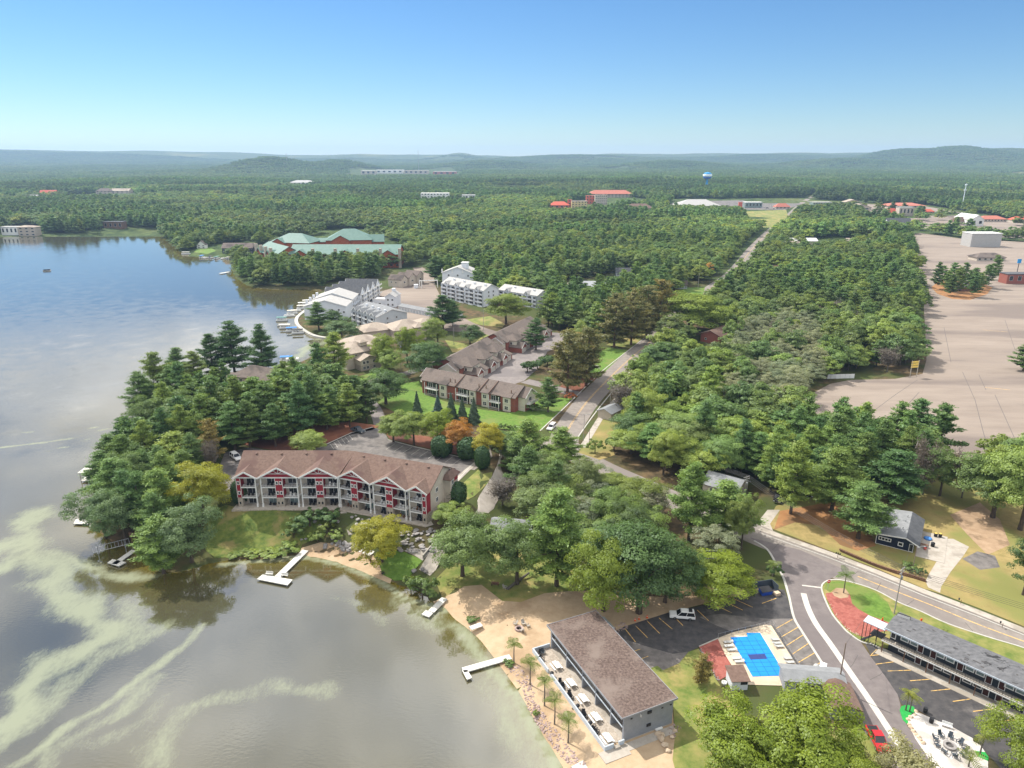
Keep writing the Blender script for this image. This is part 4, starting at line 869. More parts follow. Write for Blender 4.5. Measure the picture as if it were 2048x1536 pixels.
# ------------------------------------------------------------------ red lodge
lo = B('red_lodge', 'three-storey red and tan lakeside lodge with brown gabled roof', (-46.4, 172.75, 4.5), 0.0)
def lodge_wing(o, ang, L, bays, first, last):
    lo.fr = ((o[0], o[1], 0), ang)
    # body and main roof
    DEP, ZE, ZR = 15.5, 8.9, 12.7; ym = 8.9
    ww = MB().add([(0,2.2,2.9),(L,2.2,2.9),(L,DEP,2.9),(0,DEP,2.9),(0,2.2,ZE),(L,2.2,ZE),(L,DEP,ZE),(0,DEP,ZE),(0,ym,ZR-.1),(L,ym,ZR-.1)], [(0,1,5,4),(1,2,6,9,5),(2,3,7,6),(3,0,4,8,7),(0,3,2,1)])
    lo.part('wall', ww, 'tan_siding'); lo.box('stone_base', 'stone_veneer', -.05, 2.15, 0, L+.05, DEP+.05, 2.9)
    r_ = MB(); y0, y1 = 1.2, DEP+.7; s0 = (ZR-ZE)/(ym-1.6)
    a, b_ = -.5 if first else -.05, L+.5 if last else L+.05
    r_.slab([(a,y0,ZE+.1),(b_,y0,ZE+.1),(b_,ym,ZR+.15),(a,ym,ZR+.15)], .25); r_.slab([(a,ym,ZR+.15),(b_,ym,ZR+.15),(b_,y1,ZE+.1),(a,y1,ZE+.1)], .25)
    rf = lo.part('roof', r_, 'brown_shingle')
    for i in range(4):
        x = L*(i+.5)/4; v = MB().lathe([(.22,0),(.22,.35),(.36,.42),(.36,.55),(.1,.62)], 8, (x, ym-1.2, ZR-.75)); v.build('roof_vent', 'brown_shingle', rf)
    for x0, wd, small in bays:
        x1 = x0+wd; cx = (x0+x1)/2; hw = wd/2; ap = 11.9 if not small else 10.7
        yb = ym - (ZR-ap)/s0*.98
        # gable roof over the bay
        q = MB(); ov = .55
        for sg_ in (-1, 1):
            q.slab([(cx,-.8,ap+.1),(cx,yb,ap+.1),(cx+sg_*(hw+ov),1.1,ZE+.0),(cx+sg_*(hw+ov),-.8,ZE+.0)], .2)
        gr = lo.part('gable_roof', q, 'brown_shingle')
        t_ = MB()
        for sg_ in (-1, 1): t_.beam((cx,-.86,ap-.05),(cx+sg_*(hw+ov),-.86,ZE-.12), .1, .42)
        t_.build('barge_board', 'trim_white', gr); 
        gb = gr.children
        lo.part('gable_wall', MB().add([(x0+.1,.05,ZE),(x1-.1,.05,ZE),(cx,.05,ap-.25),(x0+.1,.35,ZE),(x1-.1,.35,ZE),(cx,.35,ap-.25)], [(0,1,2),(5,4,3),(0,3,4,1),(1,4,5,2),(2,5,3,0)]), 'red_siding')
        if not small:
            tb = MB(); zb = ZE+.95; tb.beam((cx-hw*.62,-.02,zb),(cx+hw*.62,-.02,zb),.1,.16); tb.beam((cx,-.02,zb),(cx,-.02,ap-.5),.1,.16)
            for sg_ in (-1, 1): tb.beam((cx,-.02,zb),(cx+sg_*1.35,-.02,zb+.9),.1,.14)
            lo.part('truss', tb, 'trim_white')
        lo.box('beam', 'trim_white', x0, -.12, ZE-.32, x1, .05, ZE)
        # towers, balconies, columns
        tw = 1.15 if small else 2.0
        tx0 = (x0+.1 if small == 1 else x1-tw-.1) if small else cx-tw/2
        lo.box('tower', 'red_siding', tx0, -.2, 2.95, tx0+tw, 2.2, ZE-.32); lo.box('tower_base', 'stone_veneer', tx0-.03, -.22, 0, tx0+tw+.03, 2.2, 2.95)
        for xx in (tx0-.06, tx0+tw-.06): lo.box('corner_board', 'trim_white', xx, -.24, 2.98, xx+.12, -.18, ZE-.32)
        for fz in (.85, 3.85, 6.75):
            for xx in ([tx0+tw/2] if small else [cx-.48, cx+.48]): lo.win(xx, -.22, fz, .72, 1.05, 'S', 'trim_white' if fz > 1 else 'stone_veneer', 'dark_glass', 0, fw=.14)
        cells = [(x0+.3, tx0-.05), (tx0+tw+.05, x1-.3)]; cells = [c for c in cells if c[1]-c[0] > 1]
        for c0, c1 in cells:
            for k, fz in enumerate((0.05, 3.0, 6.0)):
                if k: lo.box('balcony', 'trim_white', c0-.3, -.1, fz-.28, c1+.3, 2.2, fz); lo.put('railing', rail_mesh(c1-c0, .95, 'metal_dark', 9), c0, -.02, fz)
                cm2 = (c0+c1)/2; lo.win(cm2+.15, 2.17, fz+.05, min(2.5, (c1-c0)*.78), 2.15, 'S', 'trim_white', random.choice(['dark_glass', 'dark_glass', 'curtain_glass'] if k == 0 else ['dark_glass']), 1, name='sliding_door', fw=.07)
                if random.random() < .8: lo.part('chair_set', MB().box(cm2-.7,.9,fz+.02,cm2-.2,1.4,fz+.45).box(cm2-.7,1.32,fz+.45,cm2-.2,1.4,fz+.95).box(cm2+.3,.8,fz+.02,cm2+.9,1.3,fz+.7), random.choice(['metal_dark', 'metal_dark', 'wood_brown', 'trim_white']))
        for xx in (x0+.02, x1-.28):
            if tx0-.2 < xx < tx0+tw: continue
            lo.part('column', MB().box(xx, -.12, 0, xx+.26, .14, ZE-.3).box(xx-.09, -.2, 0, xx+.35, .2, .95), 'trim_white')
    lo.fr = None
lodge_wing((-27.5, .1), 0.0, 27.5, [(0, 5.3, 1), (6.5, 10.0, 0), (17.3, 10.1, 0)], True, False)
lodge_wing((0, 0), R(-21), 26.4, [(.1, 9.6, 0), (10.6, 9.8, 0), (21.3, 5.1, 2)], False, True)
lo.fr = ((0, 0, 0), R(-21))
for z in (3.9, 6.7): lo.win(26.42, 5.6, z, 1.3, 1.3, 'E', 'trim_white', 'dark_glass', 1)
lo.box('stair_tower', 'tan_siding', 26.4, 10.0, 0, 28.2, 14.8, 8.6); lo.box('stair_panel', 'red_siding', 28.2, 12.6, 7.0, 28.25, 14.7, 8.5); lo.win(28.22, 11.4, 6.6, 1.2, 1.3, 'E')
lo.hip(26.0, 28.2, 9.8, 15.0, 8.6, 10.2, 'brown_shingle', .5, name='stair_roof')
lo.fr = None
wr_ = MB(); wr_.slab([(0,1.2,9.0),(0,9.05,12.85),(3.19,8.31,12.85)], .2); wr_.slab([(0,9.05,12.85),(3.19,8.31,12.85),(5.8,15.1,9.0),(0,16.3,9.0)], .2); lo.part('corner_roof', wr_, 'brown_shingle'); lo.part('corner_wall', MB().prism([(0,2.3),(5.45,14.4),(0,15.6)], 0, 8.85), 'tan_siding')
tp = [(-75.2,170.9),(-60,171.0),(-46.6,170.9),(-35,166.7),(-22,161.8),(-20.2,163.0),(-24,172),(-47,176),(-75,176)]
sheet('lodge_terrace', tp, 'concrete', .12, z=4.5)
rw = MB()
for a_, b_ in zip(tp[:4], tp[1:5]): rw.obox((a_[0], a_[1], 3.0), (b_[0]-a_[0], b_[1]-a_[1], 0), (0, .35, 0), (0, 0, 1.7))
tag(rw.build('terrace_wall', 'stone_veneer'), 'low stone retaining wall along the lodge terrace', 'wall')
for x in (-72, -62, -52, -42, -32, -24): BLD.append((x, 176, 9))
# ------------------------------------------------------------------ brick condominiums
def brick_front():
    b = B('brick_condominium', 'two-storey brick condominium with cream bays and brown roof on the bright lawn', (-38.3, 282.6), math.atan2(-.527, .85))
    L = 45.5; D = 14.0; ze, zr = 5.9, 9.0
    b.gable(0, L, 1.2, D, 0, ze, zr, 'x', 'brick', 'taupe_shingle', .6)
    for i, (x0, x1) in enumerate([(9.5, 13.0), (24.5, 27.5), (30.5, 33.5), (40.5, 43.8)]):
        b.box('cream_bay', 'cream_siding', x0, .5, 0, x1, 1.25, 5.8)
        for z in (.7, 3.6): b.win((x0+x1)/2, .48, z, 1.7, 1.5, 'S', 'trim_white', 'dark_glass', 1, True)
        r_ = MB(); xm = (x0+x1)/2; r_.slab([(x0-.5,.0,5.95),(x1+.5,.0,5.95),(x1+.5,5.2,8.1),(x0-.5,5.2,8.1)], .2); b.part('bay_roof', r_, 'taupe_shingle')
    for x0, x1 in [(2.5, 8.5), (18.5, 24.0), (34.5, 39.0)]:
        b.box('recess_shade_panel', 'dark_glass', x0, 1.12, .3, x1, 1.2, 5.4); b.box('balcony', 'trim_white', x0-.2, -.4, 2.75, x1+.2, 1.2, 3.0)  # wall is flat here; a dark panel paints the shade of a recess
        b.put('railing', rail_mesh(x1-x0, .95, 'trim_white', 14), x0, -.32, 3.0); b.put('railing', rail_mesh(x1-x0, .9, 'trim_white', 14), x0, -.32, .1)
        for z in (.4, 3.3): b.win((x0+x1)/2-1, 1.1, z, 2.2, 2.1, 'S', 'trim_white', 'dark_glass', 1, name='sliding_door')
        for xx in (x0-.2, x1): b.box('post', 'trim_white', xx, -.4, 0, xx+.2, -.2, 5.6)
    for xx in (17.6, 29.2, 34.0): b.part('parapet', MB().slab([(xx,.0,6.5),(xx+.3,.0,6.5),(xx+.3,7.4,9.5),(xx,7.4,9.5)], .9), 'brown_shingle')
    for xx in (13.5, 16.0, 27.8, 31.2, 43.0): b.box('chimney', 'wood_brown', xx, 2.5, 6.5, xx+.25, 2.8, 8.3)
    # gabled end towards the avenue
    b.gable(L-3.5, L+3.0, 4.0, 12.0, 0, 5.9, 8.6, 'x', 'cream_siding', 'taupe_shingle', .6, trim='trim_white'); b.box('brick_base', 'brick', L+3.0, 4.2, 0, L+3.1, 11.8, 2.7)
    b.win(L+3.02, 8.0, 3.5, 2.0, 1.6, 'E', 'trim_white', 'dark_glass', 1); b.box('balcony', 'trim_white', L+3.0, 5.0, 2.75, L+4.8, 11.5, 2.95); b.box('railing', 'trim_white', L+4.72, 5.0, 2.95, L+4.8, 11.5, 3.85)
    b.gable(-3.2, 2.0, 5.0, 13.0, 0, 5.9, 8.4, 'x', 'cream_siding', 'taupe_shingle', .5, trim='trim_white'); b.box('balcony', 'trim_white', -4.8, 6.0, 2.75, -3.2, 12, 2.95); b.box('railing', 'trim_white', -4.8, 6.0, 2.95, -4.72, 12, 3.85)
    b.win(-3.22, 9, 3.4, 1.6, 1.5, 'W')
    for x in (5, 18, 30, 42): b.excl(x, 7, 9)
brick_front()
def brick_row(name, label, o, ang, L, skip=0):
    """long row: main roof along x, hipped upper rooms and garages on the court side (-y)"""
    b = B(name, label, o, ang); D = 21.0
    b.gable(-2, L, 7.0, D, 0, 5.6, 9.2, 'x', 'brick', 'taupe_shingle', .6)
    n = 3
    for i in range(n):
        x0 = L*(i+.08)/n; x1 = x0+L/n*.62
        b.hip(x0+.4, x1+.6, 3.2, 12.5, 5.9, 8.9, 'tan_shingle' if False else 'taupe_shingle', .6, wm='cream_siding', z0=2.8, name='upper_roof')
        for xx in ((x0+x1)/2-1.4, (x0+x1)/2+1.6): b.win(xx, 3.18, 3.6, 1.2, 1.4, 'S', 'trim_white', 'dark_glass', 1)
        b.win(x0+.38, 6, 3.6, 1.1, 1.4, 'W', 'trim_white', 'dark_glass', 0)
        # garages with a brick gable
        b.gable(x0-.6, x0+5.4, -.2, 8, 0, 2.7, 4.9, 'y', 'brick', 'taupe_shingle', .4, trim='trim_white')
        g0 = x0+5.4; g1 = min(L, x0+L/n-.6)
        b.box('garage', 'brick', g0, .4, 0, g1, 7.2, 2.7); rr_ = MB(); rr_.slab([(g0,-.1,2.65),(g1,-.1,2.65),(g1,4.2,4.3),(g0,4.2,4.3)], .2); rr_.slab([(g0,4.2,4.3),(g1,4.2,4.3),(g1,7.4,3.4),(g0,7.4,3.4)], .2); b.part('garage_roof', rr_, 'taupe_shingle')
        b.win(x0+2.4, -.22, .05, 4.6, 2.2, 'S', 'trim_white', 'garage_door', 0, name='garage_door')
        xx = g0+1.4
        while xx+1.3 < g1: b.win(xx, .38, .05, 2.4, 2.15, 'S', 'trim_white', 'garage_door', 0, name='garage_door'); xx += 2.9
    b.gable(-5.2, -1.8, 7.6, 15.5, 0, 5.6, 8.2, 'x', 'cream_siding', 'taupe_shingle', .5, trim='trim_white'); b.win(-5.22, 11.5, 3.3, 2.0, 1.5, 'W', 'trim_white', 'dark_glass', 1); b.box('balcony', 'trim_white', -6.6, 8.5, 2.6, -5.2, 14.5, 2.8); b.box('railing', 'trim_white', -6.6, 8.5, 2.8, -6.5, 14.5, 3.7)
    b.box('brick_skirt', 'brick', -5.3, 7.5, 0, -5.2, 15.6, 2.5)
    for x in np.linspace(0, L, 4): b.excl(x, 12, 13)
brick_row('brick_condominium', 'long brown-roofed brick condominium row with garages along the court', (-15.6, 299.8), math.atan2(.917, .40), 40.0)
brick_row('brick_condominium', 'brown-roofed brick condominium row at the upper end of the court', (4.4, 346.0), math.atan2(.906, .424), 43.0)
gz = B('court_gazebo', 'tan-roofed open shelter beside the junipers of the court', (31.5, 318), R(20), 'shelter'); gz.hip(-4, 4, -3, 3, 2.8, 4.6, 'tan_shingle', .5)
for x, y in ((-3.6,-2.6),(3.4,-2.6),(-3.6,2.4),(3.4,2.4)): gz.box('post', 'trim_white', x, y, 0, x+.2, y+.2, 2.8)
BLD.append((31.5, 318, 6))

# ------------------------------------------------------------------ stone condominiums
s1 = B('stone_condominium', 'stone-faced condominium with tan hipped roofs behind the green pine', (-69.7, 314.8), R(40))
s1.gable(0, 9, 0, 8, 0, 5.0, 6.8, 'y', 'stone_veneer', 'tan_shingle', .5); s1.box('siding_band', 'tan_siding', -.06, -.06, 2.6, 9.06, 8, 4.95)
for z in (.7, 3.2):
    for x in (1.6, 3.4, 6.8): s1.win(x, -.08, z, 1.3, 1.5, 'S', 'trim_white', 'dark_glass', 1)
s1.hip(-4, 14, 6, 25, 7.6, 11.0, 'tan_shingle', .8, wm='tan_siding'); s1.hip(8.6, 12.2, .5, 7, 8.4, 10.2, 'tan_shingle', .6, wm='stone_veneer', name='tower_roof')
s1.box('cupola', 'tan_siding', 5, 9, 9.5, 8.4, 12, 11.2); s1.hip(5, 8.4, 9, 12, 11.2, 12.3, 'tan_shingle', .6, name='cupola_roof')
for x in (-2, 1, 3.5): s1.win(x, 5.98, 5.6, 1.3, 1.2, 'S', 'trim_white', 'dark_glass', 1)
s1.hip(6, 26, 22, 38, 6.0, 9.2, 'tan_shingle', .7, wm='stone_veneer', name='wing_roof'); s1.gable(12.2, 17, 1.5, 6, 0, 2.6, 4.2, 'x', 'stone_veneer', 'tan_shingle', .6)
for y in (24, 28, 33): s1.win(26.02, y, 3.2, 1.4, 1.5, 'E'); s1.win(26.02, y, .8, 1.4, 1.5, 'E')
for x, y in ((5, 8), (5, 20), (16, 30)): s1.excl(x, y, 13)
s2 = B('stone_condominium', 'stone condominium with wide pale hipped roof and corner tower before the white condominiums', (-62.6, 369.5), R(30))
s2.hip(0, 18, 0, 15, 6.2, 10.2, 'tan_shingle', .9, wm='stone_veneer'); s2.hip(11, 17, -2.5, 3, 7.2, 9.2, 'tan_shingle', .7, wm='stone_veneer', name='tower_roof'); s2.hip(-14, 2, 8, 22, 5.4, 8.6, 'tan_shingle', .7, wm='tan_siding', name='wing_roof'); s2.hip(15, 27, 4, 16, 6.2, 9.2, 'tan_shingle', .7, wm='stone_veneer', name='wing_roof')
for x in (2, 5, 8): s2.win(x, -.02, 3.6, 1.4, 1.5, 'S'); s2.win(x, -.02, .8, 1.4, 1.5, 'S')
for y in (6, 10, 14): s2.win(27.02, y, 3.4, 1.4, 1.5, 'E')
for x, y in ((-6, 15), (8, 8), (21, 10)): s2.excl(x, y, 11)

# ------------------------------------------------------------------ white condominiums
def white_block(name, label, o, ang, L, D, ze, zr, floors, cols, roof='pale_shingle', dormers=4, wall='white_siding', ridge=None, endwin='E'):
    b = B(name, label, o, ang)
    b.gable(0, L, 0, D, 0, ze, zr, 'x', wall, roof, .5, trim='trim_white')
    fh = (ze-.4)/floors; cw = L/cols
    for k in range(cols):
        x = cw*(k+.5)
        if k % 2 == 0: b.box('pier', 'grey_siding', cw*k-.35, -.9, 0, cw*k+.35, 0, ze-.2)
        for f in range(floors):
            if k % 2: b.win(x, -.02, f*fh+.6, cw*.55, fh*.62, 'S', 'trim_white', 'dark_glass', 1, True)
            else:
                b.box('balcony', 'trim_white', cw*k+.3, -1.5, f*fh+.05, cw*(k+1)-.1, 0, f*fh+.2); b.box('parapet', 'white_siding', cw*k+.3, -1.5, f*fh+.2, cw*(k+1)-.1, -1.42, f*fh+1.05)
                b.win(x, -.02, f*fh+.22, cw*.7, fh*.78, 'S', 'trim_white', 'dark_glass', 1, name='sliding_door')
    b.box('pier', 'grey_siding', L-.35, -.9, 0, L+.02, 0, ze-.2)
    for k in range(dormers):
        x = L*(k+.5)/dormers; b.gable(x-1.7, x+1.7, -.7, D*.30, ze-1.2, ze+.5, ze+2.0, 'y', wall, roof, .35, trim='trim_white', roof_name='dormer_roof'); b.win(x, -.72, ze-.2, .8, .9, 'S', 'trim_white', 'dark_glass', 0)
        b.box('chimney', 'white_siding', x+2.1, D*.28, ze, x+3.2, D*.28+1.1, zr+.2)
    for f in range(floors):
        for y in (D*.35, D*.65): b.win(L+.02, y, f*fh+.8, 1.2, 1.4, 'E')
    for x in np.linspace(4, L-4, 4): b.excl(x, D/2, D*.75)
    return b
white_block('white_condominium', 'long white four-storey condominium with dormers above the concrete lane', (-48.6, 492), R(-45), 42, 14, 10.8, 14.2, 4, 9)
up = B('white_condominium', 'tall white condominium end with a square cupola behind the long white block', (-52, 528), R(-12)); up.gable(0, 24, 0, 16, 0, 12.5, 17, 'y', 'white_siding', 'pale_shingle', .6, trim='trim_white'); up.box('cupola', 'white_siding', 14, 4, 14, 18.5, 8, 19.5); up.box('cupola_rail', 'trim_white', 13.6, 3.6, 19.5, 18.9, 8.4, 19.9)
for k in range(4): up.box('roof_post', 'trim_white', -.4+k*8, -.4, 12.5, .4+k*8, .4, 15.2)
for x in (5, 12, 20):
    for z in (3, 6.5, 10): up.win(x, -.02, z, 1.4, 1.5)
up.excl(12, 8, 15)
w5 = white_block('white_condominium', 'lower white condominium wing partly hidden by the yellow-green tree', (-9, 481), R(-42), 34, 13, 8.2, 11.0, 3, 8, dormers=2)
white_block('white_condominium', 'grey-white condominium with stacked balconies and gablets behind the marina lawn', (-94.2, 412.8), R(-50), 28, 20, 8.8, 12.0, 3, 8, wall='grey_siding', roof='grey_shingle', dormers=4)
c1 = B('white_condominium', 'white stepped condominium with pale roof at the lake edge', (-126, 423.5), 0.0); c1.gable(0, 25.5, 0, 18, 0, 8.4, 12.0, 'y', 'white_siding', 'pale_shingle', .5, trim='trim_white'); c1.gable(1, 25.5, 18, 36, 0, 9.2, 13.2, 'y', 'white_siding', 'pale_shingle', .5, trim='trim_white')
for x, z in ((17, 5.6), (21, 5.6), (21, 3), (17, 3), (24, 4.3)): c1.win(x, -.02, z, 1.2, 1.2)
c1.box('garage_opening', 'dark_glass', 20.3, -.03, 0, 22.8, .1, 2.2); c1.box('deck', 'grey_siding', 20, 18.2, 5.4, 27, 35, 5.6)  # flat dark panel paints the unlit inside of a garage
for y in (6, 14, 22, 30): c1.box('chimney', 'white_siding', -.6, y, 8, .8, y+1.2, 11.2)
for y in (21, 25, 29, 33): c1.win(25.52, y, 5.8, 2.0, 2.0, 'E', 'trim_white', 'dark_glass', 1); c1.win(25.52, y, 2.8, 2.0, 2.0, 'E')
for y in (9, 27): c1.excl(12, y, 15)
c1b = B('white_condominium', 'white condominium with dark striped roof curving beside the parking court', (-123, 461), R(-4))
for k in range(4):
    y0 = k*11; c1b.gable(k*1.2, 24+k*.6, y0, y0+10.4, 0, 8.6, 12.6, 'x', 'white_siding', 'charcoal_shingle', .3, trim='trim_white'); 
    for z in (.5, 3.3, 6.0): c1b.box('balcony', 'trim_white', 24+k*.6, y0+1, z+2.3, 26+k*.6, y0+9.5, z+2.5); c1b.box('railing', 'trim_white', 25.9+k*.6, y0+1, z+2.5, 26+k*.6, y0+9.5, z+3.3); c1b.win(24.02+k*.6, y0+5, z, 3.0, 2.0, 'E')
    c1b.box('chimney', 'white_siding', k*1.2-.6, y0+4, 7.5, k*1.2+.7, y0+5.4, 12.0); c1b.excl(12, y0+5, 14)
c3 = B('clubhouse', 'small white gabled clubhouse with roof terrace in the parking court', (-83.6, 462), R(-8)); c3.gable(0, 7, 0, 12, 0, 7.0, 9.2, 'y', 'white_siding', 'pale_shingle', .5, trim='trim_white'); c3.box('terrace', 'white_siding', -9, 1, 0, 0, 11, 4.2); c3.box('terrace_rail', 'trim_white', -9, 1, 4.2, -.1, 1.15, 5.2); c3.box('cupola', 'white_siding', 2.5, 8, 9, 4.5, 10, 11)
for x in (2, 5): c3.win(x, -.02, 1, 1.3, 1.4); c3.win(x, -.02, 4.2, 1.3, 1.4)
for x in (-7, -4): c3.win(x, .98, 1, 1.6, 1.6)
gr = B('garage_row', 'long low grey garage row beside the white condominium lane', (-73.5, 452.5), math.atan2(-18.1, 21.1), 'garage'); gr.gable(0, 28, 0, 6.5, 0, 2.6, 3.7, 'x', 'white_siding', 'grey_shingle', .4)
for k in range(10): gr.win(1.5+k*2.75, -.02, .05, 2.4, 2.1, 'S', 'trim_white', 'grey_siding', 0, name='garage_door')
gr2 = B('garage_row', 'short grey garage under the big dark pine', (-44, 432), R(-35), 'garage'); gr2.gable(0, 12, 0, 6.5, 0, 2.6, 3.7, 'x', 'white_siding', 'grey_shingle', .4)
for k in range(4): gr2.win(1.6+k*2.8, -.02, .05, 2.4, 2.1, 'S', 'trim_white', 'grey_siding', 0, name='garage_door')
th = B('townhouse', 'brown-roofed townhouse row beside the gate of the white condominiums', (-94.5, 540), R(-25), 'house')
for k in range(3):
    th.gable(k*1.5, 12+k*1.5, k*9, k*9+8.6, 0, 5.6+k*.5, 8.6+k*.5, 'x', 'tan_siding', 'taupe_shingle', .4)
    for x in (3, 7): th.win(x+k*1.5, k*9-.02, 2.8, 1.2, 1.4)
    th.win(12.02+k*1.5, k*9+4, 2.8, 2, 1.5, 'E'); th.excl(6, k*9+4, 9)
gt = B('entrance_gate', 'white overhead gate arch across the concrete lane', (-70, 533), R(10), 'gate'); gt.box('post', 'trim_white', 0, 0, 0, .6, .6, 5.2); gt.box('post', 'trim_white', 1.6, 0, 0, 2.2, .6, 5.2); gt.box('beam', 'trim_white', 0, 0, 5.2, 14, .5, 5.8); gt.box('post', 'trim_white', 13.5, 0, 0, 14, .5, 5.2); gt.box('booth', 'white_siding', -4, -1, 0, -.8, 2, 2.8)

# ------------------------------------------------------------------ green-roofed timber lodge
gl = B('timber_lodge', 'huge rust-red timber lodge with pale green metal roofs and stone chimneys', (-198, 636, 0), 0.0)
gl.gable(0, 97, 0, 32, 0, 12, 18.5, 'x', 'rust_log', 'green_metal', .9)
for k, x in enumerate((14, 34, 54, 74, 91)): gl.box('chimney', 'stone_veneer', x+6, -1.2, 0, x+8.4, 1.2, 17.0); 
for x in (4, 44, 82): gl.gable(x, x+12, -1.5, 10, 6, 12, 15.6, 'y', 'rust_log', 'green_metal', .8, roof_name='gable_roof')
for x in np.arange(2, 96, 5.2):
    for z in (1.5, 4.6, 7.8): gl.win(float(x), -.04, z, 2.2, 1.8, 'S', 'wood_brown', 'dark_glass', 1)
gl.fr = ((-42, 36, 0), R(-53)); gl.gable(0, 51, 0, 26, 0, 11, 18, 'x', 'rust_log', 'green_metal', .9)
for x in (1, 14, 27, 40): gl.box('chimney', 'stone_veneer', x, -1.4, 0, x+2.6, 1.2, 17.2)
for x in (8, 33): gl.gable(x, x+10, -1.5, 10, 6, 11, 14.6, 'y', 'rust_log', 'green_metal', .8, roof_name='gable_roof')
for x in np.arange(5, 48, 4.6):
    for z in (1.5, 4.6, 7.8): gl.win(float(x), -.04, z, 2.2, 1.8, 'S', 'wood_brown', 'dark_glass', 1)
gl.fr = ((-48, 92, 0), R(-12)); gl.hip(0, 44, 0, 30, 12, 20, 'green_metal', .9, wm='rust_log'); gl.gable(4, 18, -2, 12, 6, 12, 16, 'y', 'rust_log', 'green_metal', .8, roof_name='gable_roof'); gl.fr = ((8, 98, 0), R(8)); gl.hip(0, 46, 0, 34, 13, 23, 'green_metal', .9, wm='rust_log'); gl.gable(6, 24, -3, 14, 6, 13, 18, 'y', 'rust_log', 'green_metal', .8, roof_name='gable_roof'); gl.gable(30, 58, 4, 20, 0, 11, 17, 'x', 'rust_log', 'green_metal', .9)
gl.gable(-20, 4, 6, 22, 0, 11, 14, 'x', 'rust_log', 'green_metal', .8); gl.fr = None
for x, y, r in ((10,20,20),(35,20,20),(60,20,20),(84,20,17),(-25,14,22),(-25,32,22),(-25,105,26),(0,105,24),(30,112,30),(60,110,24)): gl.excl(x, y, r)

# ------------------------------------------------------------------ houses
h = B('dark_blue_house', 'dark blue house with grey roof and white-framed windows above the road', (93.6, 161.7, 0), math.atan2(157.6-161.7, 99.9-93.6), 'house')
hw_ = 8.6; hd = 15.5
ws = MB().add([(0,0,0),(hw_,0,0),(hw_,0,2.6),(6.6,0,3.6),(0,0,2.9),(0,hd,0),(hw_,hd,0),(hw_,hd,2.6),(6.6,hd,3.6),(0,hd,2.9)], [(0,1,2,3,4),(9,8,7,6,5),(0,4,9,5),(1,6,7,2),(0,5,6,1)]); h.part('wall', ws, 'navy_siding')
r_ = MB(); r_.slab([(-.6,-.6,3.05),(6.6,-.6,3.82),(6.6,hd+.5,3.82),(-.6,hd+.5,3.05)], .18); h.part('roof', r_, 'grey_shingle'); r_ = MB(); r_.slab([(6.6,-.6,3.82),(9.8,-.6,2.35),(9.8,hd+.5,2.35),(6.6,hd+.5,3.82)], .18); h.part('roof_slope', r_, 'charcoal_shingle')
e_ = MB(); e_.beam((-.6,-.66,2.95),(6.6,-.66,3.72),.08,.28); e_.beam((6.6,-.66,3.72),(9.8,-.66,2.25),.08,.28); h.part('barge_board', e_, 'trim_white'); h.box('base_board', 'trim_white', -.03, -.04, 0, hw_, 0, .14)
h.box('corner_board', 'trim_white', -.03, -.05, .1, .12, 0, 2.8)
h.win(2.0, -.03, 1.35, 2.9, .95, 'S', 'trim_white', 'dark_glass', 3, fw=.16); h.win(5.6, -.03, .95, 1.2, 1.1, 'S', 'trim_white', 'dark_glass', 0, fw=.18); h.door(hw_-.6, -.03, .15, .95, 2.1, 'S', 'dark_glass')
for x, y in ((2, 3), (3.4, 6.5), (2.5, 10.5), (5.6, 9), (5.4, 4.5), (5.8, 12)): h.part('roof_vent', MB().lathe([(.1,0),(.1,.5),(.16,.55),(.1,.6)], 6, (x, y, 3.2+x*.1)), 'trim_white' if x < 5 else 'metal_grey')
h.part('patio', MB().box(9.2, -1.5, 0, 15.5, 13.5, .14), 'concrete'); h.excl(6, 8, 12)
def hp(x, y, z=0):
    c, q = math.cos(h.rz), math.sin(h.rz); return (h.loc.x+c*x-q*y, h.loc.y+q*x+c*y, z)
gh = B('grey_roofed_house', 'house with plain grey roof hidden among the pines by the road', (56.5, 191, 0), math.atan2(182.6-192.1, 61.2-57.2)+R(28), 'house'); gh.gable(0, 10, 0, 9.5, 0, 2.9, 4.9, 'x', 'tan_siding', 'grey_shingle', .6); gh.win(3, -.02, 1, 1.4, 1.2); gh.win(7, -.02, 1, 1.4, 1.2); gh.excl(5, 5, 7)
lh = B('lake_house', 'brown lake house with hipped taupe roof among the tall pines', (-121, 288, 0), R(-12), 'house'); lh.hip(0, 15, 2, 15, 5.4, 9.0, 'taupe_shingle', .7, wm='tan_siding'); lh.hip(11, 19, 0, 9, 5.2, 7.6, 'taupe_shingle', .6, wm='tan_siding', name='wing_roof'); lh.hip(-9, 3, 3, 12, 3.0, 5.4, 'taupe_shingle', .6, wm='tan_siding', name='low_roof'); lh.hip(15, 23, -3, 3, 2.8, 4.2, 'taupe_shingle', .5, wm='tan_siding', name='porch_roof')
lh.win(15, -.02, 3.4, 1.3, 1.3); lh.win(17.5, -.02, 3.4, 1.3, 1.3); lh.win(5, 1.98, 3.4, 1.4, 1.3); lh.excl(7, 8, 12); lh.excl(14, -4, 10); lh.excl(8, -12, 10); lh.excl(20, -10, 8)
bh = B('brick_house', 'red brick house with dark roof at the edge of the wood', (101.4, 371, 0), math.atan2(-7.4, 8.4), 'house'); bh.gable(0, 11, 0, 20, 0, 4.4, 6.6, 'y', 'brick', 'brown_shingle', .7); bh.win(3, -.02, 1.4, 1.2, 1.2); bh.excl(5, 8, 13); bh.excl(5, -5, 10); bh.excl(3, -16, 11); bh.excl(-6, -26, 9)
for X0, Y0, ux, uy in ((105., 366., -.276, -.961), (-112., 292., .363, -.932)):
    for q_ in (10, 20, 30, 40): BLD.append((X0+ux*q_, Y0+uy*q_, 9.5))
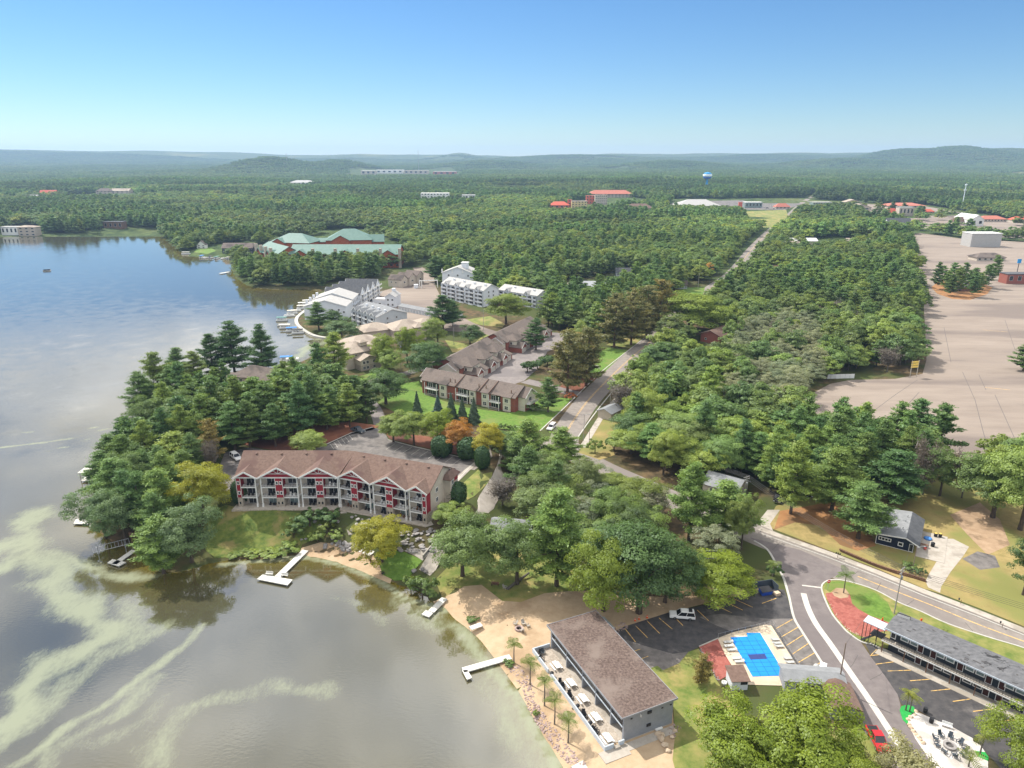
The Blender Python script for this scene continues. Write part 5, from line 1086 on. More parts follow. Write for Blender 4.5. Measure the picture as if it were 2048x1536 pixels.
sh_ = B('shaded_house', 'low house with metal roof at the foot of the wood by the avenue', (*P(1222, 842), 0), R(50), 'house'); sh_.gable(0, 8, 0, 6, 0, 2.8, 4.0, 'x', 'tan_siding', 'metal_grey', .5); sh_.win(3, -.02, 1, 1.2, 1.1); sh_.excl(4, 3, 5)
ph = B('park_cottage', 'white cottage with grey roof among the park trees', (P(1020, 1085)[0]-5, P(1020, 1085)[1]+1, 0), R(-10), 'house'); ph.gable(0, 10, 0, 7, 0, 2.8, 4.4, 'x', 'white_siding', 'grey_shingle', .5); ph.win(3, -.02, 1, 1.3, 1.2); ph.door(6, -.02, .1); ph.excl(5, 3, 5)
of = B('motel_office', 'low motel office with grey and brown roofs under the large tree', (P(1568, 1384)[0], P(1568, 1384)[1], 0), math.atan2(-.12, 1)); of.gable(0, 10.5, 0, 4.2, 0, 2.6, 3.3, 'x', 'block_grey', 'grey_shingle', .4); of.gable(6.6, 11.2, -6.0, .3, 0, 2.5, 3.2, 'y', 'block_grey', 'brown_shingle', .4); of.win(2.5, -.02, 1, 1.4, 1.2); of.door(5, -.02, .1)

# ------------------------------------------------------------------ distant buildings
def far(name, label, x0, x1, base, top, wm, rm, kind='gable', depth=None, rz=0.0, roof=.45, cat='building', storeys=2, ax='x', nwin=4, windows=True, mg=1.0):
    p = G((x0+x1)/2, base); k = mpp(p.x, p.y, p.z); w = (x1-x0)*k; D = depth or w*.5
    H = top_height(p.x, p.y, p.z, top) if kind == 'flat' else max(3.0, top_height(p.x, p.y, p.z, top)*.82)
    b = B(name, label, (p.x, p.y, p.z-.3), rz, cat); ze = H*(1-roof) if kind != 'flat' else H
    if kind == 'gable': b.gable(-w/2, w/2, 0, D, 0, ze, H, ax, wm, rm, w*.02+.2, .3)
    elif kind == 'hip': b.hip(-w/2, w/2, 0, D, ze, H, rm, w*.02+.3, .3, wm=wm)
    else: b.box('wall', wm, -w/2, 0, 0, w/2, D, H-.5); b.box('roof', rm, -w/2-.4, -.4, H-.5, w/2+.4, D+.4, H)
    if windows:
        zs = [ze*(i+.35)/storeys for i in range(storeys)]; fh = ze/storeys*.45
        for z in zs:
            for i in range(nwin): b.win(-w/2+w*(i+.5)/nwin, -.03, z, w/nwin*.45, fh, 'S', 'trim_white', 'dark_glass', 0)
    b.excl(0, D/2, max(w, D)*.55*mg); b.excl(-w*.3, D/2, D*.6); b.excl(w*.3, D/2, D*.6); b.excl(0, -D*.3-4, w*.4)
    if p.y > 700: b.excl(0, -D*.3-18, w*.45); b.excl(-w*.25, -D*.3-34, w*.35); b.excl(w*.25, -D*.3-34, w*.35)
    return b
far('shore_house', 'square tan shore house on the far lake bank', 38, 73, 472, 446, 'stone_veneer', 'tan_shingle', 'hip', roof=.15, storeys=3, nwin=3, cat='house')
far('shore_pavilion', 'white flat-roofed pavilion beside the tan shore house', 4, 37, 470, 453, 'trim_white', 'pale_shingle', 'flat', storeys=1, cat='pavilion')
far('boathouse', 'dark boathouse with white posts under the far trees', 208, 246, 458, 443, 'wood_brown', 'charcoal_shingle', 'flat', depth=12, storeys=1, cat='boathouse')
far('red_roofed_inn', 'red-roofed inn among the far left trees', 78, 110, 392, 378, 'terracotta', 'coral_paint', 'gable', roof=.7, storeys=1)
far('white_inn', 'small white-roofed inn beside the red-roofed inn', 50, 74, 398, 388, 'trim_white', 'pale_shingle', 'gable', storeys=1)
far('tan_inn', 'tan motel with brown roofs across the lake', 192, 222, 388, 374, 'tan_siding', 'taupe_shingle', 'hip', roof=.5)
far('long_tan_inn', 'long tan motel row beyond the lakeside trees', 222, 258, 387, 375, 'tan_siding', 'tan_shingle', 'gable')
far('distant_hall', 'pale large hall far behind the lake', 578, 628, 372, 358, 'trim_white', 'pale_shingle', 'hip', roof=.4, nwin=6)
far('distant_store', 'long white store roof on the far plain', 752, 806, 347, 340, 'trim_white', 'trim_white', 'flat', nwin=5, storeys=1)
far('distant_warehouse', 'long tan warehouse on the far plain', 808, 856, 348, 341, 'tan_siding', 'tan_shingle', 'flat', nwin=5, storeys=1)
far('distant_depot', 'low orange-tan depot at the end of the far warehouses', 866, 912, 350, 343, 'terracotta', 'pale_shingle', 'flat', nwin=4, storeys=1)
far('distant_works', 'low pale works building before the long white store', 722, 752, 350, 341, 'tan_siding', 'trim_white', 'flat', nwin=3, storeys=1)
far('white_hotel', 'white four-storey hotel standing out of the forest', 842, 898, 407, 386, 'trim_white', 'trim_white', 'flat', depth=20, storeys=4, nwin=9)
far('white_annex', 'low white annex beside the white hotel', 924, 950, 402, 389, 'trim_white', 'pale_shingle', 'flat', storeys=1)
far('coral_restaurant', 'coral-roofed restaurant at the edge of the forest town', 1100, 1138, 417, 400, 'terracotta', 'coral_paint', 'hip', roof=.5, storeys=1)
far('coral_tower', 'narrow coral tower of the forest town', 1135, 1143, 415, 399, 'coral_paint', 'coral_paint', 'flat', storeys=3, nwin=1)
far('beige_hotel', 'beige hotel block with coral panels', 1143, 1174, 416, 402, 'yellow_paint', 'tan_shingle', 'flat', storeys=3, nwin=5)
far('coral_block', 'coral-painted block behind the beige hotel', 1172, 1190, 408, 391, 'coral_paint', 'terracotta', 'flat', storeys=3, nwin=3)
far('sand_hotel', 'sand-coloured hotel beside the coral block', 1190, 1214, 409, 390, 'tan_siding', 'tan_shingle', 'flat', storeys=4, nwin=6)
far('brown_roofed_hotel', 'long brown-roofed hotel above the forest town', 1178, 1264, 395, 377, 'tan_siding', 'terracotta', 'hip', depth=30, roof=.5, storeys=3, nwin=12)
far('brown_roofed_inn', 'tan inn with brown hipped roof before the power poles', 1252, 1306, 428, 403, 'tan_siding', 'brown_shingle', 'hip', roof=.4, storeys=2, nwin=6)
far('waterpark_hall', 'wide grey-roofed hall beside the sandy lot', 1356, 1440, 416, 396, 'grey_siding', 'pale_shingle', 'hip', depth=45, roof=.7, storeys=1, nwin=9)
far('white_roofed_market', 'white-roofed market hall behind the green field', 1490, 1524, 416, 404, 'curtain_glass', 'trim_white', 'flat', storeys=1, nwin=5)
far('red_kiosk', 'tall red kiosk at the corner of the green field', 1477, 1484, 416, 404, 'coral_paint', 'coral_paint', 'flat', storeys=1, nwin=1, cat='kiosk', windows=False)
far('orange_roofed_shop', 'orange-roofed shop beside the far street', 1551, 1580, 418, 404, 'tan_siding', 'terracotta', 'hip', roof=.6, storeys=1)
far('greenhouse', 'long pale greenhouse beyond the far street', 1626, 1664, 411, 404, 'curtain_glass', 'pale_shingle', 'flat', storeys=1, nwin=8)
far('tan_barn', 'tan barn with broad gable beside the field', 1689, 1722, 412, 396, 'tan_siding', 'tan_shingle', 'gable', ax='y', roof=.4, storeys=1, nwin=2)
far('tan_barn', 'lower tan barn in front of the broad-gabled barn', 1702, 1742, 421, 405, 'tan_siding', 'tan_shingle', 'gable', ax='y', roof=.5, storeys=1, nwin=2)
far('red_roofed_motel', 'long red-roofed motel beyond the car park', 1776, 1850, 416, 404, 'tan_siding', 'terracotta', 'hip', roof=.5, storeys=1, nwin=9)
far('red_roofed_pavilion', 'red-roofed pavilion with white posts beyond the car park', 1771, 1796, 431, 413, 'trim_white', 'coral_paint', 'hip', roof=.6, storeys=1)
far('white_roofed_shop', 'white-roofed shop beside the red pavilion', 1797, 1826, 432, 414, 'tan_siding', 'pale_shingle', 'flat', storeys=1)
far('red_roofed_hut', 'small red-roofed hut among the oaks', 1846, 1868, 426, 416, 'terracotta', 'coral_paint', 'hip', roof=.6, storeys=1, nwin=2)
far('blue_grey_hall', 'pale blue hall with slate roof at the top of the wide car park', 1776, 1822, 458, 432, 'white_siding', 'charcoal_shingle', 'gable', roof=.5, storeys=1, nwin=4)
far('tan_roofed_house', 'tan-roofed house beside the upper end of the car park', 1906, 1934, 450, 430, 'tan_siding', 'brown_shingle', 'hip', roof=.5, storeys=1)
far('white_barrel_hall', 'white-roofed hall stepping down towards the car park', 1940, 1966, 452, 425, 'trim_white', 'trim_white', 'gable', ax='y', depth=40, roof=.4, storeys=1, nwin=2)
far('long_red_motel', 'long low motel with pink-red roof near the frame edge', 1962, 2012, 444, 429, 'tan_siding', 'terracotta', 'hip', roof=.5, storeys=1, nwin=8)
far('end_red_motel', 'red-roofed motel end beyond the long low motel', 2026, 2062, 446, 430, 'tan_siding', 'coral_paint', 'hip', roof=.5, storeys=1, nwin=4)
far('white_box_hall', 'plain white box hall standing on the wide car park', 1940, 2000, 494, 466, 'pale_shingle', 'trim_white', 'flat', depth=18, storeys=1, windows=False)
far('tan_pavilion', 'tan pavilion with grey roof beside the go-kart yard', 1953, 2010, 522, 503, 'tan_siding', 'taupe_shingle', 'hip', roof=.5, storeys=1, nwin=5)
far('brick_booth', 'brick booth with dark flat roof at the car park edge', 2012, 2062, 568, 547, 'brick', 'charcoal_shingle', 'flat', storeys=1, nwin=3)
far('picnic_shelter', 'dark open shelter under the island pines', 1920, 1950, 583, 565, 'wood_brown', 'charcoal_shingle', 'gable', ax='y', roof=.7, storeys=1, windows=False, mg=.3, cat='shelter')
far('storage_shed', 'long white-roofed shed deep in the wood', 1582, 1634, 492, 474, 'tan_siding', 'trim_white', 'gable', roof=.3, storeys=1)
far('storage_shed', 'tan-roofed shed beside the long white-roofed shed', 1560, 1600, 498, 480, 'tan_siding', 'tan_shingle', 'gable', roof=.4, storeys=1)
far('tan_shed', 'tan-roofed sheds near the top of the wood', 1696, 1742, 492, 474, 'tan_siding', 'tan_shingle', 'gable', roof=.4, storeys=1)
far('metal_roofed_store', 'long grey metal-roofed store behind the pines', 1148, 1242, 582, 562, 'grey_siding', 'metal_grey', 'gable', depth=16, roof=.4, storeys=1, nwin=10)
far('metal_roofed_store', 'lower white metal roof in front of the grey store', 1160, 1196, 596, 580, 'white_siding', 'pale_shingle', 'gable', depth=12, roof=.4, storeys=1)
far('wood_house', 'small dark house under tall trees by the far lane', 1232, 1262, 552, 533, 'grey_siding', 'charcoal_shingle', 'gable', roof=.5, storeys=1, cat='house')
far('yard_house', 'blue-grey house beside the bright yard', 1354, 1374, 578, 558, 'grey_siding', 'taupe_shingle', 'gable', roof=.5, storeys=1, cat='house')
far('roadside_house', 'brown-roofed house beside the far avenue', 1538, 1572, 548, 528, 'tan_siding', 'brown_shingle', 'gable', roof=.5, storeys=1, cat='house')
far('cove_cabins', 'dark timber cabin row with stone chimneys in the cove', 445, 506, 507, 483, 'slate_siding', 'taupe_shingle', 'gable', depth=14, roof=.4, storeys=2, nwin=8)
far('cove_house', 'white gabled house on the cove lawn', 394, 412, 497, 478, 'trim_white', 'taupe_shingle', 'gable', ax='y', roof=.5, storeys=2, nwin=2, cat='house')
sheet('cove_lawn', pix([(388,505),(395,496),(420,494),(432,502),(415,508)]), 'lawn_bright', .06)
# ------------------------------------------------------------------ small things: kit
mat('rubber', (.015,.015,.015), rough=.8); mat('chrome', (.55,.55,.56), rough=.25, metal=.9)
mat('car_white', (.74,.74,.73), (.78,.78,.77), .3, rough=.25, spec=.5); mat('car_red', (.46,.012,.018), (.52,.018,.024), .3, rough=.25, spec=.5)
mat('car_slate', (.045,.06,.075), (.06,.075,.09), .3, rough=.25, spec=.5); mat('car_black', (.012,.012,.014), rough=.25, spec=.5); mat('car_silver', (.42,.44,.46), rough=.3, metal=.4); mat('car_blue', (.03,.07,.20), rough=.3)
mat('glass_car', (.01,.012,.015), rough=.06, spec=.7); mat('lamp_red', (.4,.02,.02), rough=.3); mat('lamp_clear', (.7,.7,.66), rough=.2)
mat('pool_blue', (.008,.215,.66), (.010,.245,.72), .5, rough=.6); mat('pool_seam', (.006,.10,.36), rough=.7); mat('pool_mesh', (.025,.045,.16), (.035,.055,.19), 3, rough=.8)
mat('deck_tan', (.54,.44,.32), (.61,.505,.375), .6, c3=(.50,.405,.295), scale3=.25, rough=.9)
mat('plastic_white', (.72,.72,.70), rough=.5); mat('plastic_grey', (.40,.40,.38), rough=.6); mat('cone_orange', (.75,.10,.02), rough=.6); mat('plastic_black', (.02,.02,.022), rough=.6)
mat('pole_wood', (.17,.125,.095), (.24,.185,.145), 1.2, stretch=(3,3,.4), rough=.95); mat('pole_grey', (.26,.25,.23), (.33,.32,.30), 1.2, stretch=(3,3,.4), rough=.95)
mat('wire', (.06,.06,.06), rough=.6); mat('sign_red', (.55,.012,.02), rough=.5); mat('sign_yellow', (.66,.47,.10), rough=.6); mat('bin_blue', (.012,.05,.30), (.02,.07,.36), 1, rough=.5)
mat('rock_grey', (.20,.185,.175), (.36,.335,.32), .9, rough=.95, bump=.03, bscale=3); mat('rock_pink', (.26,.18,.16), (.46,.36,.325), 1.2, rough=.95); mat('rock_tan', (.46,.34,.23), (.60,.48,.35), 1.0, rough=.95, bump=.02, bscale=3)
mat('tower_blue', (.02,.26,.58), rough=.5); mat('tower_white', (.70,.76,.80), rough=.5); mat('tower_navy', (.01,.10,.42), rough=.5); mat('canvas_blue', (.06,.20,.50), rough=.8); mat('canvas_tan', (.50,.47,.40), rough=.8); mat('canvas_green', (.12,.24,.22), rough=.8); mat('frond_stem', (.30,.24,.12), rough=.9)
def at(px, py, z=None):
    p = G(px, py) if z is None else Vector((*P(px, py, z), z)); return p
def head(a, b): return math.atan2(b[1]-a[1], b[0]-a[0])
CAR = {}
def car(kind, paint, label, loc, ang, group=None, name=None):
    """x forward; body, glass house, roof, wheels, lights and bumpers"""
    L, W, H = {'suv': (5.4, 2.0, 1.9), 'pickup': (5.7, 2.0, 1.85), 'sedan': (4.6, 1.8, 1.45)}[kind]
    o = thing(name or {'suv': 'sport_utility', 'pickup': 'pickup_truck', 'sedan': 'car'}[kind], label, {'suv': 'car', 'pickup': 'pickup', 'sedan': 'car'}[kind], loc, ang, group)
    def ext(sec, w0, w1=None):
        w1 = w1 or w0; n = len(sec); zs = [q[1] for q in sec]; lo_, hi_ = min(zs), max(zs)
        f = lambda z: (w0 + (w1-w0)*(z-lo_)/(hi_-lo_+1e-6))/2
        vs_ = [(x, -f(z), z) for x, z in sec] + [(x, f(z), z) for x, z in sec]
        return MB().add(vs_, [tuple(range(n)), tuple(range(n, 2*n))[::-1]] + [(i, n+i, n+(i+1)%n, (i+1)%n) for i in range(n)])
    h = L/2
    if kind == 'suv': body = [(-h,.45),(-h+.05,1.05),(h-1.5,1.08),(h-.15,.98),(h,.8),(h,.4)]; cab = [(-h+.08,1.05),(-h+.32,H-.06),(h-2.35,H-.06),(h-1.5,1.08)]; roof = (-h+.30, h-2.3)
    elif kind == 'pickup': body = [(-h,.5),(-h,1.05),(h-1.6,1.10),(h-.15,1.02),(h,.85),(h,.42)]; cab = [(-h+1.75,1.05),(-h+1.95,H-.06),(h-2.5,H-.06),(h-1.65,1.10)]; roof = (-h+1.93, h-2.45)
    else: body = [(-h,.4),(-h+.03,.85),(-h+.6,.93),(h-1.3,.92),(h-.15,.75),(h,.6),(h,.35)]; cab = [(-h+.5,.92),(-h+1.1,H-.05),(h-2.1,H-.05),(h-1.2,.92)]; roof = (-h+1.05, h-2.05)
    b = ext(body, W).build('body', paint, o)
    bm = bmesh.new(); bm.from_mesh(b.data); bmesh.ops.recalc_face_normals(bm, faces=bm.faces); bmesh.ops.bevel(bm, geom=list(bm.edges), offset=.05, segments=1, affect='EDGES'); bm.to_mesh(b.data); bm.free()
    gq = ext(cab, W*.95, W*.78).build('windows', 'glass_car', o)
    MB().box(roof[0], -W*.39, H-.08, roof[1], W*.39, H).build('roof', paint, o)
    pl = MB()
    for sx in (-1, 1):
        for i in range(3):
            t_ = i/2; x0 = cab[0][0]*(1-t_)+cab[3][0]*t_; x1 = cab[1][0]*(1-t_)+cab[2][0]*t_; pl.beam((x0, sx*W*.478, cab[0][1]), (x1, sx*W*.395, H-.06), .10, .05)
    pl.build('pillar', paint, o)
    if kind == 'pickup': MB().box(-h+.12, -W*.42, 1.0, -h+1.72, W*.42, 1.075).build('bed', 'plastic_black', o)
    for sx in (-1, 1):
        for x in (-h*.58, h*.60):
            wv_ = MB().tube([(x, sx*W*.36, .37), (x, sx*W*.505, .37)], .37, 12).build('wheel', 'rubber', o); MB().tube([(x, sx*W*.50, .37), (x, sx*W*.512, .37)], .22, 10).build('rim', 'chrome', wv_)
        MB().box(h-.06, sx*W*.36-.18, .68, h+.03, sx*W*.36+.18, .86).build('headlight', 'lamp_clear', o); MB().box(-h-.03, sx*W*.42-.10, .72, -h+.05, sx*W*.42+.10, 1.02).build('tail_light', 'lamp_red', o)
    MB().box(h-.02, -W*.46, .38, h+.09, W*.46, .58).build('bumper', 'chrome', o); MB().box(-h-.09, -W*.46, .42, -h+.02, W*.46, .6).build('bumper', 'chrome', o)
    return o
def car_px(kind, paint, label, x, y, x2, y2, z=None, name=None):
    """centre pixel and a pixel towards which the bonnet points"""
    p = at(x, y, z); q = at(x2, y2, z); return car(kind, paint, label, (p.x, p.y, p.z+.07), head(p, q), None, name)
wsuv = car_px('suv', 'car_white', 'white sport utility parked across the dark motel parking bays', 1364, 1236, 1340, 1234, 0)
rk = MB(); rk.box(-1.9, -.7, 1.92, .2, .7, 1.96); rk.build('roof_rack', 'plastic_white', wsuv); MB().box(-2.0,-.55,1.96,-1.3,.55,2.2).build('roof_box', 'plastic_black', wsuv)
car_px('pickup', 'car_red', 'red pickup with its bed towards the drive under the yellow-green tree', 1754, 1486, 1768, 1512, 0)
car_px('pickup', 'car_slate', 'dark slate pickup parked at the far end of the lodge car park', 716, 864, 740, 872, 4.5)
car_px('suv', 'car_white', 'white sport utility driving down the avenue', 1103, 858, 1088, 872, 0)
for px_, py_, qx, qy, k_, pt, lb in [(713,606,730,603,'sedan','car_red','red car parked before the white condominium balconies'),(722,600,740,597,'sedan','car_white','white car parked beside the red car'),(735,597,750,594,'suv','car_silver','silver car third in the condominium parking row'),(754,589,770,587,'sedan','car_black','black car at the head of the condominium parking row'),(703,616,720,613,'sedan','car_red','dark red car beside the grey-white condominium'),(845,642,852,644,'sedan','car_red','maroon car parked alone on the pale lot'),
  (742,603,758,600,'suv','car_slate','slate car in the second condominium parking row'),(1556,1000,1548,1018,'pickup','car_black','black pickup under the pines at the left driveway'),(1612,990,1620,1000,'suv','car_black','dark car behind the yellow-green pine'),(1436,622,1448,620,'suv','car_white','white van parked beside the wood near the brick house'),(1158,556,1170,556,'sedan','car_blue','blue covered car at the grey metal-roofed store'),(472,918,480,924,'suv','car_white','white car in the shade of the lodge side drive'),
  (1240,575,1250,574,'suv','car_white','white truck at the end of the grey store'),(1535,417,1545,417,'suv','car_black','dark car on the town lot beside the green field'),(1548,418,1556,418,'sedan','car_slate','slate car on the town lot near the orange-roofed shop'),(1524,416,1532,416,'sedan','car_white','white car before the white-roofed market')]:
    car_px(k_, pt, lb, px_, py_, qx, qy)
gc = at(1644, 1346, 0); gk = thing('golf_cart', 'white golf cart parked beside the pool fence', 'golf cart', (gc.x, gc.y, .07), R(60))
MB().box(-1.1,-.55,.25,1.1,.55,.55).box(-1.1,-.55,.55,-.7,.55,.9).box(.7,-.5,.55,1.1,.5,.95).build('body', 'plastic_white', gk); MB().box(-.9,-.6,1.75,.8,.6,1.83).build('canopy', 'plastic_white', gk); MB().box(-.65,-.5,.55,-.1,.5,.8).box(-.68,-.5,.8,-.55,.5,1.2).build('seat', 'plastic_black', gk)
for x in (-.8, .7):
    for y in (-.52, .48): MB().box(x, y, .5, x+.04, y+.04, 1.75).build('post', 'metal_dark', gk)
    for y in (-.5, .5): MB().tube([(x, y-.1, .22), (x, y+.1, .22)], .22, 10).build('wheel', 'rubber', gk)
gc2 = at(1632, 1340, 0); jk = thing('round_grill', 'grey covered grill standing beside the golf cart', 'grill', (gc2.x, gc2.y, .07)); MB().lathe([(.2,0),(.25,.5),(.6,.6),(.62,.8),(.45,1.1),(.1,1.2)], 12).build('cover', 'plastic_grey', jk, True); MB().lathe([(.4,0),(.4,.08)], 10).build('base', 'metal_dark', jk)

# ------------------------------------------------------------------ kerbs and painted lines
def kerb(name, pts, wd=.32, h=.13, m='concrete_white', z=0.0):
    pts = [Vector((p[0], p[1])) for p in pts]; s = MB()
    L_k, R_k = [], []
    for i, p in enumerate(pts):
        d_ = (pts[min(i+1, len(pts)-1)]-pts[max(i-1, 0)]).normalized(); n_ = Vector((-d_.y, d_.x))*wd/2; L_k.append(p+n_); R_k.append(p-n_)
    for i in range(len(pts)-1):
        a, b_, c, e = L_k[i], L_k[i+1], R_k[i+1], R_k[i]
        s.add([(*a,z),(*b_,z),(*c,z),(*e,z),(*a,z+h),(*b_,z+h),(*c,z+h),(*e,z+h)], [(4,7,6,5),(0,4,5,1),(2,6,7,3)])
    o = s.build(name, m); o['kind'] = 'structure'; return o
kerb('drive_kerb', smooth_line(pix([(1508,1082),(1534,1099),(1552,1128),(1567,1157),(1578,1194),(1588,1236),(1606,1267),(1646,1330),(1675,1378)], 0), 5), .5, .15)
kerb('island_kerb', smooth_line(pix([(2130,1329),(2048,1297),(1982,1277),(1897,1249),(1840,1223),(1798,1206),(1755,1183),(1716,1169),(1682,1161),(1660,1161),(1647,1167),(1643,1178),(1650,1200),(1665,1230),(1687,1257),(1700,1269),(1722,1284),(1742,1289)], 0), 5), .34, .19)
kerb('motel_kerb', pix([(1740,1287),(1796,1316),(1838,1339),(1916,1376),(1966,1399),(2048,1438),(2120,1472)], 0), .34, .16)
kerb('pavement_kerb', pix([(1523,1068),(1665,1119),(1755,1154),(1849,1193),(1954,1233),(2048,1271),(2150,1313)], 0), .25, .14)
kerb('avenue_kerb', smooth_line(pix([(1080,862),(1142,803),(1198,748),(1254,703),(1298,669)], 0), 4), .4, .14)
kerb('avenue_kerb_far_side', smooth_line(pix([(1151,882),(1186,832),(1221,788),(1257,747),(1289,712)], 0), 4), .4, .14)
kerb('lodge_kerb', pix([(952,922),(914,962)], 4.5), .3, .16, z=4.5); kerb('lodge_kerb', pix([(776,880),(830,894),(952,922)], 4.5), .3, .16, z=4.5); kerb('lodge_kerb', pix([(640,895),(703,866),(745,855)], 4.5), .3, .16, z=4.5)
kerb('mulch_edge', pix([(1398,1294),(1437,1277)], 0), .25, .18, 'wood_grey')
def zz(ox, oy, s, l): return [(ox+x/s, oy+y/s) for x, y in l]
for a, b_ in [zz(1000,1100,3.524,q) for q in [[(880,555),(955,650)],[(955,535),(1040,620)],[(1035,500),(1125,590)],[(1120,480),(1215,560)],[(1245,490),(1290,535)],[(1390,425),(1470,500)],[(1505,385),(1635,445)],[(1570,360),(1710,425)],[(1635,340),(1780,405)],[(915,725),(990,700)],[(970,780),(1045,750)]]] + \
           [zz(1500,1100,3.524,q) for q in [[(185,555),(300,490)],[(220,615),(340,545)],[(258,675),(375,600)],[(300,735),(412,660)],[(340,795),(455,727)],[(375,865),(497,795)],[(85,378),(185,342)]]] + \
           [zz(1740,1220,6.649,q) for q in [[(75,725),(405,680)],[(235,815),(650,800)],[(530,945),(905,915)],[(810,1080),(1170,1043)],[(1100,1220),(1450,1170)],[(1370,1352),(1745,1305)],[(1660,1490),(2048,1450)],[(0,610),(205,590)],[(15,600),(85,530)]]]:
    sheet('bay_line', strip([P(*a), P(*b_)], .16), 'paint_yellow', .075)
for i in range(9):
    t_ = i/9.; a = P(790+150*t_, 888+32*t_, 4.5); b_ = (a[0]-2.2, a[1]-4.6); sheet('lodge_bay_line', strip([a, b_], .12), 'paint_white', .08, z=4.5)
for i in range(6):
    a = P(660+45*i/6., 888-22*i/6., 4.5); sheet('lodge_bay_line', strip([a, (a[0]+2.4, a[1]-4.6)], .12), 'paint_white', .08, z=4.5)
# worn joints and faint lines of the wide car park, cracks in the roads
RNG = np.random.default_rng(5)
for q in [[(1925,744),(1950,800),(1968,870),(1988,925)],[(1888,655),(1902,725)],[(1958,750),(1972,780)],[(1990,790),(2035,890)],[(1715,858),(1750,820),(1790,790),(1835,760)],[(1785,850),(1810,815),(1838,785)],[(2010,640),(2030,700)]]:
    sheet('pavement_joint', strip(pix(q, 0), .2), 'seal_line', .058)
for q in [[(1970,775),(2020,780)],[(1965,660),(2015,664)]]: sheet('faint_bay_line', strip(pix(q, 0), .3), 'paint_yellow', .058)
for i in range(34):
    y = 600+i*9; a = P(1890+i*1.5, y); b_ = P(2070, y+12); sheet('faint_bay_line', strip([a, ((a[0]+b_[0])/2, (a[1]+b_[1])/2)], .10), 'asphalt_old', .056)
for q in [[(1735,1150),(1716,1143),(1700,1155)],[(1762,1165),(1745,1195)],[(1828,1200),(1808,1215),(1795,1212)],[(1640,1128),(1600,1118)],[(1560,1085),(1545,1100)],[(1930,1245),(1945,1262),(1940,1275)],[(1690,1345),(1705,1330),(1716,1310)],[(1740,1360),(1760,1350),(1770,1340)],[(1180,800),(1195,822)],[(1150,838),(1165,852)],[(1230,745),(1245,760)]]:
    sheet('road_crack', strip(pix(q, 0), .11), 'seal_line', .052)

# ------------------------------------------------------------------ pool
sheet('pool_deck', pix([(1435,1277),(1467,1265),(1530,1250),(1543,1252),(1600,1342),(1604,1354),(1566,1372),(1488,1370),(1466,1336),(1449,1308)], 0), 'deck_tan', .10)
pc = [P(*q) for q in [(1461,1276),(1495,1274),(1493,1267),(1520,1267),(1571.5,1352),(1505,1354)]]
pool = thing('swimming_pool', 'swimming pool under a bright blue safety cover', 'swimming pool', (*pc[0], 0)); o3 = lambda p, z: (p[0]-pc[0][0], p[1]-pc[0][1], z)
MB().prism([o3(p, 0)[:2] for p in pc], .06, .16).build('cover', 'pool_blue', pool)
A_, B_, C_, D2 = [Vector(P(*q)) for q in [(1461,1276),(1525,1275),(1571.5,1352),(1505,1354)]]
sm = MB()
for i in range(1, 9):
    t_ = i/9.; a = A_.lerp(D2, t_); b_ = B_.lerp(C_, t_); sm.beam(o3(a,.168), o3(b_,.168), .07, .012)
for i in range(1, 4):
    t_ = i/4.; a = A_.lerp(B_, t_); b_ = D2.lerp(C_, t_); sm.beam(o3(a,.168), o3(b_,.168), .07, .012)
sm.build('seams', 'pool_seam', pool)
MB().prism([o3(P(*q), 0)[:2] for q in [(1495,1310.5),(1529,1309),(1534,1319),(1501,1320.5)]], .12, .185).build('drain_panel', 'pool_mesh', pool)
def lounger(loc, ang, label, group, m='plastic_grey'):
    o = thing('sun_lounger', label, 'sun lounger', loc, ang, group)
    MB().box(-.95,-.32,.28,.35,.32,.36).build('seat', m, o); MB().slab([(.35,-.32,.36),(.95,-.32,.62),(.95,.32,.62),(.35,.32,.36)], .07).build('backrest', m, o)
    for x in (-.85, .5):
        for y in (-.28, .24): MB().box(x, y, 0, x+.05, y+.05, .3).build('leg', m, o)
for x, y in zz(1380,1200,6.4,[(490,555),(495,605),(535,655),(595,765),(630,805)]): p = P(x, y); lounger((*p, .10), R(4), 'grey slatted sun lounger on the mulch side of the pool', 'loungers on the mulch side of the pool')
for x, y in zz(1380,1200,6.4,[(1080,525),(1105,570),(1135,610),(1240,765),(1270,815),(1305,865)]): p = P(x, y); lounger((*p, .10), R(-176), 'grey slatted sun lounger on the fence side of the pool', 'loungers on the fence side of the pool')
pf = thing('pool_fence', 'thin wire fence between the pool and the painted bays', 'fence', (*P(1544, 1251), 0)); f0 = Vector(P(1544, 1251)); f1 = Vector(P(1601, 1344)); n_ = 12
for i in range(n_+1):
    p = f0.lerp(f1, i/n_)-f0; MB().box(p.x-.03, p.y-.03, 0, p.x+.03, p.y+.03, 1.25).build('post', 'metal_grey', pf)
for z in (.15, 1.2): MB().beam((0,0,z), ((f1-f0).x, (f1-f0).y, z), .04).build('rail', 'metal_grey', pf)
pf2 = thing('pool_fence', 'thin wire fence along the parking lot side of the pool', 'fence', (*P(1436, 1277), 0)); f0 = Vector(P(1436, 1277)); f1 = Vector(P(1542, 1251))
for i in range(9):
    p = f0.lerp(f1, i/8)-f0; MB().box(p.x-.03, p.y-.03, 0, p.x+.03, p.y+.03, 1.25).build('post', 'metal_grey', pf2)
for z in (.15, 1.2): MB().beam((0,0,z), ((f1-f0).x, (f1-f0).y, z), .03).build('rail', 'metal_grey', pf2)
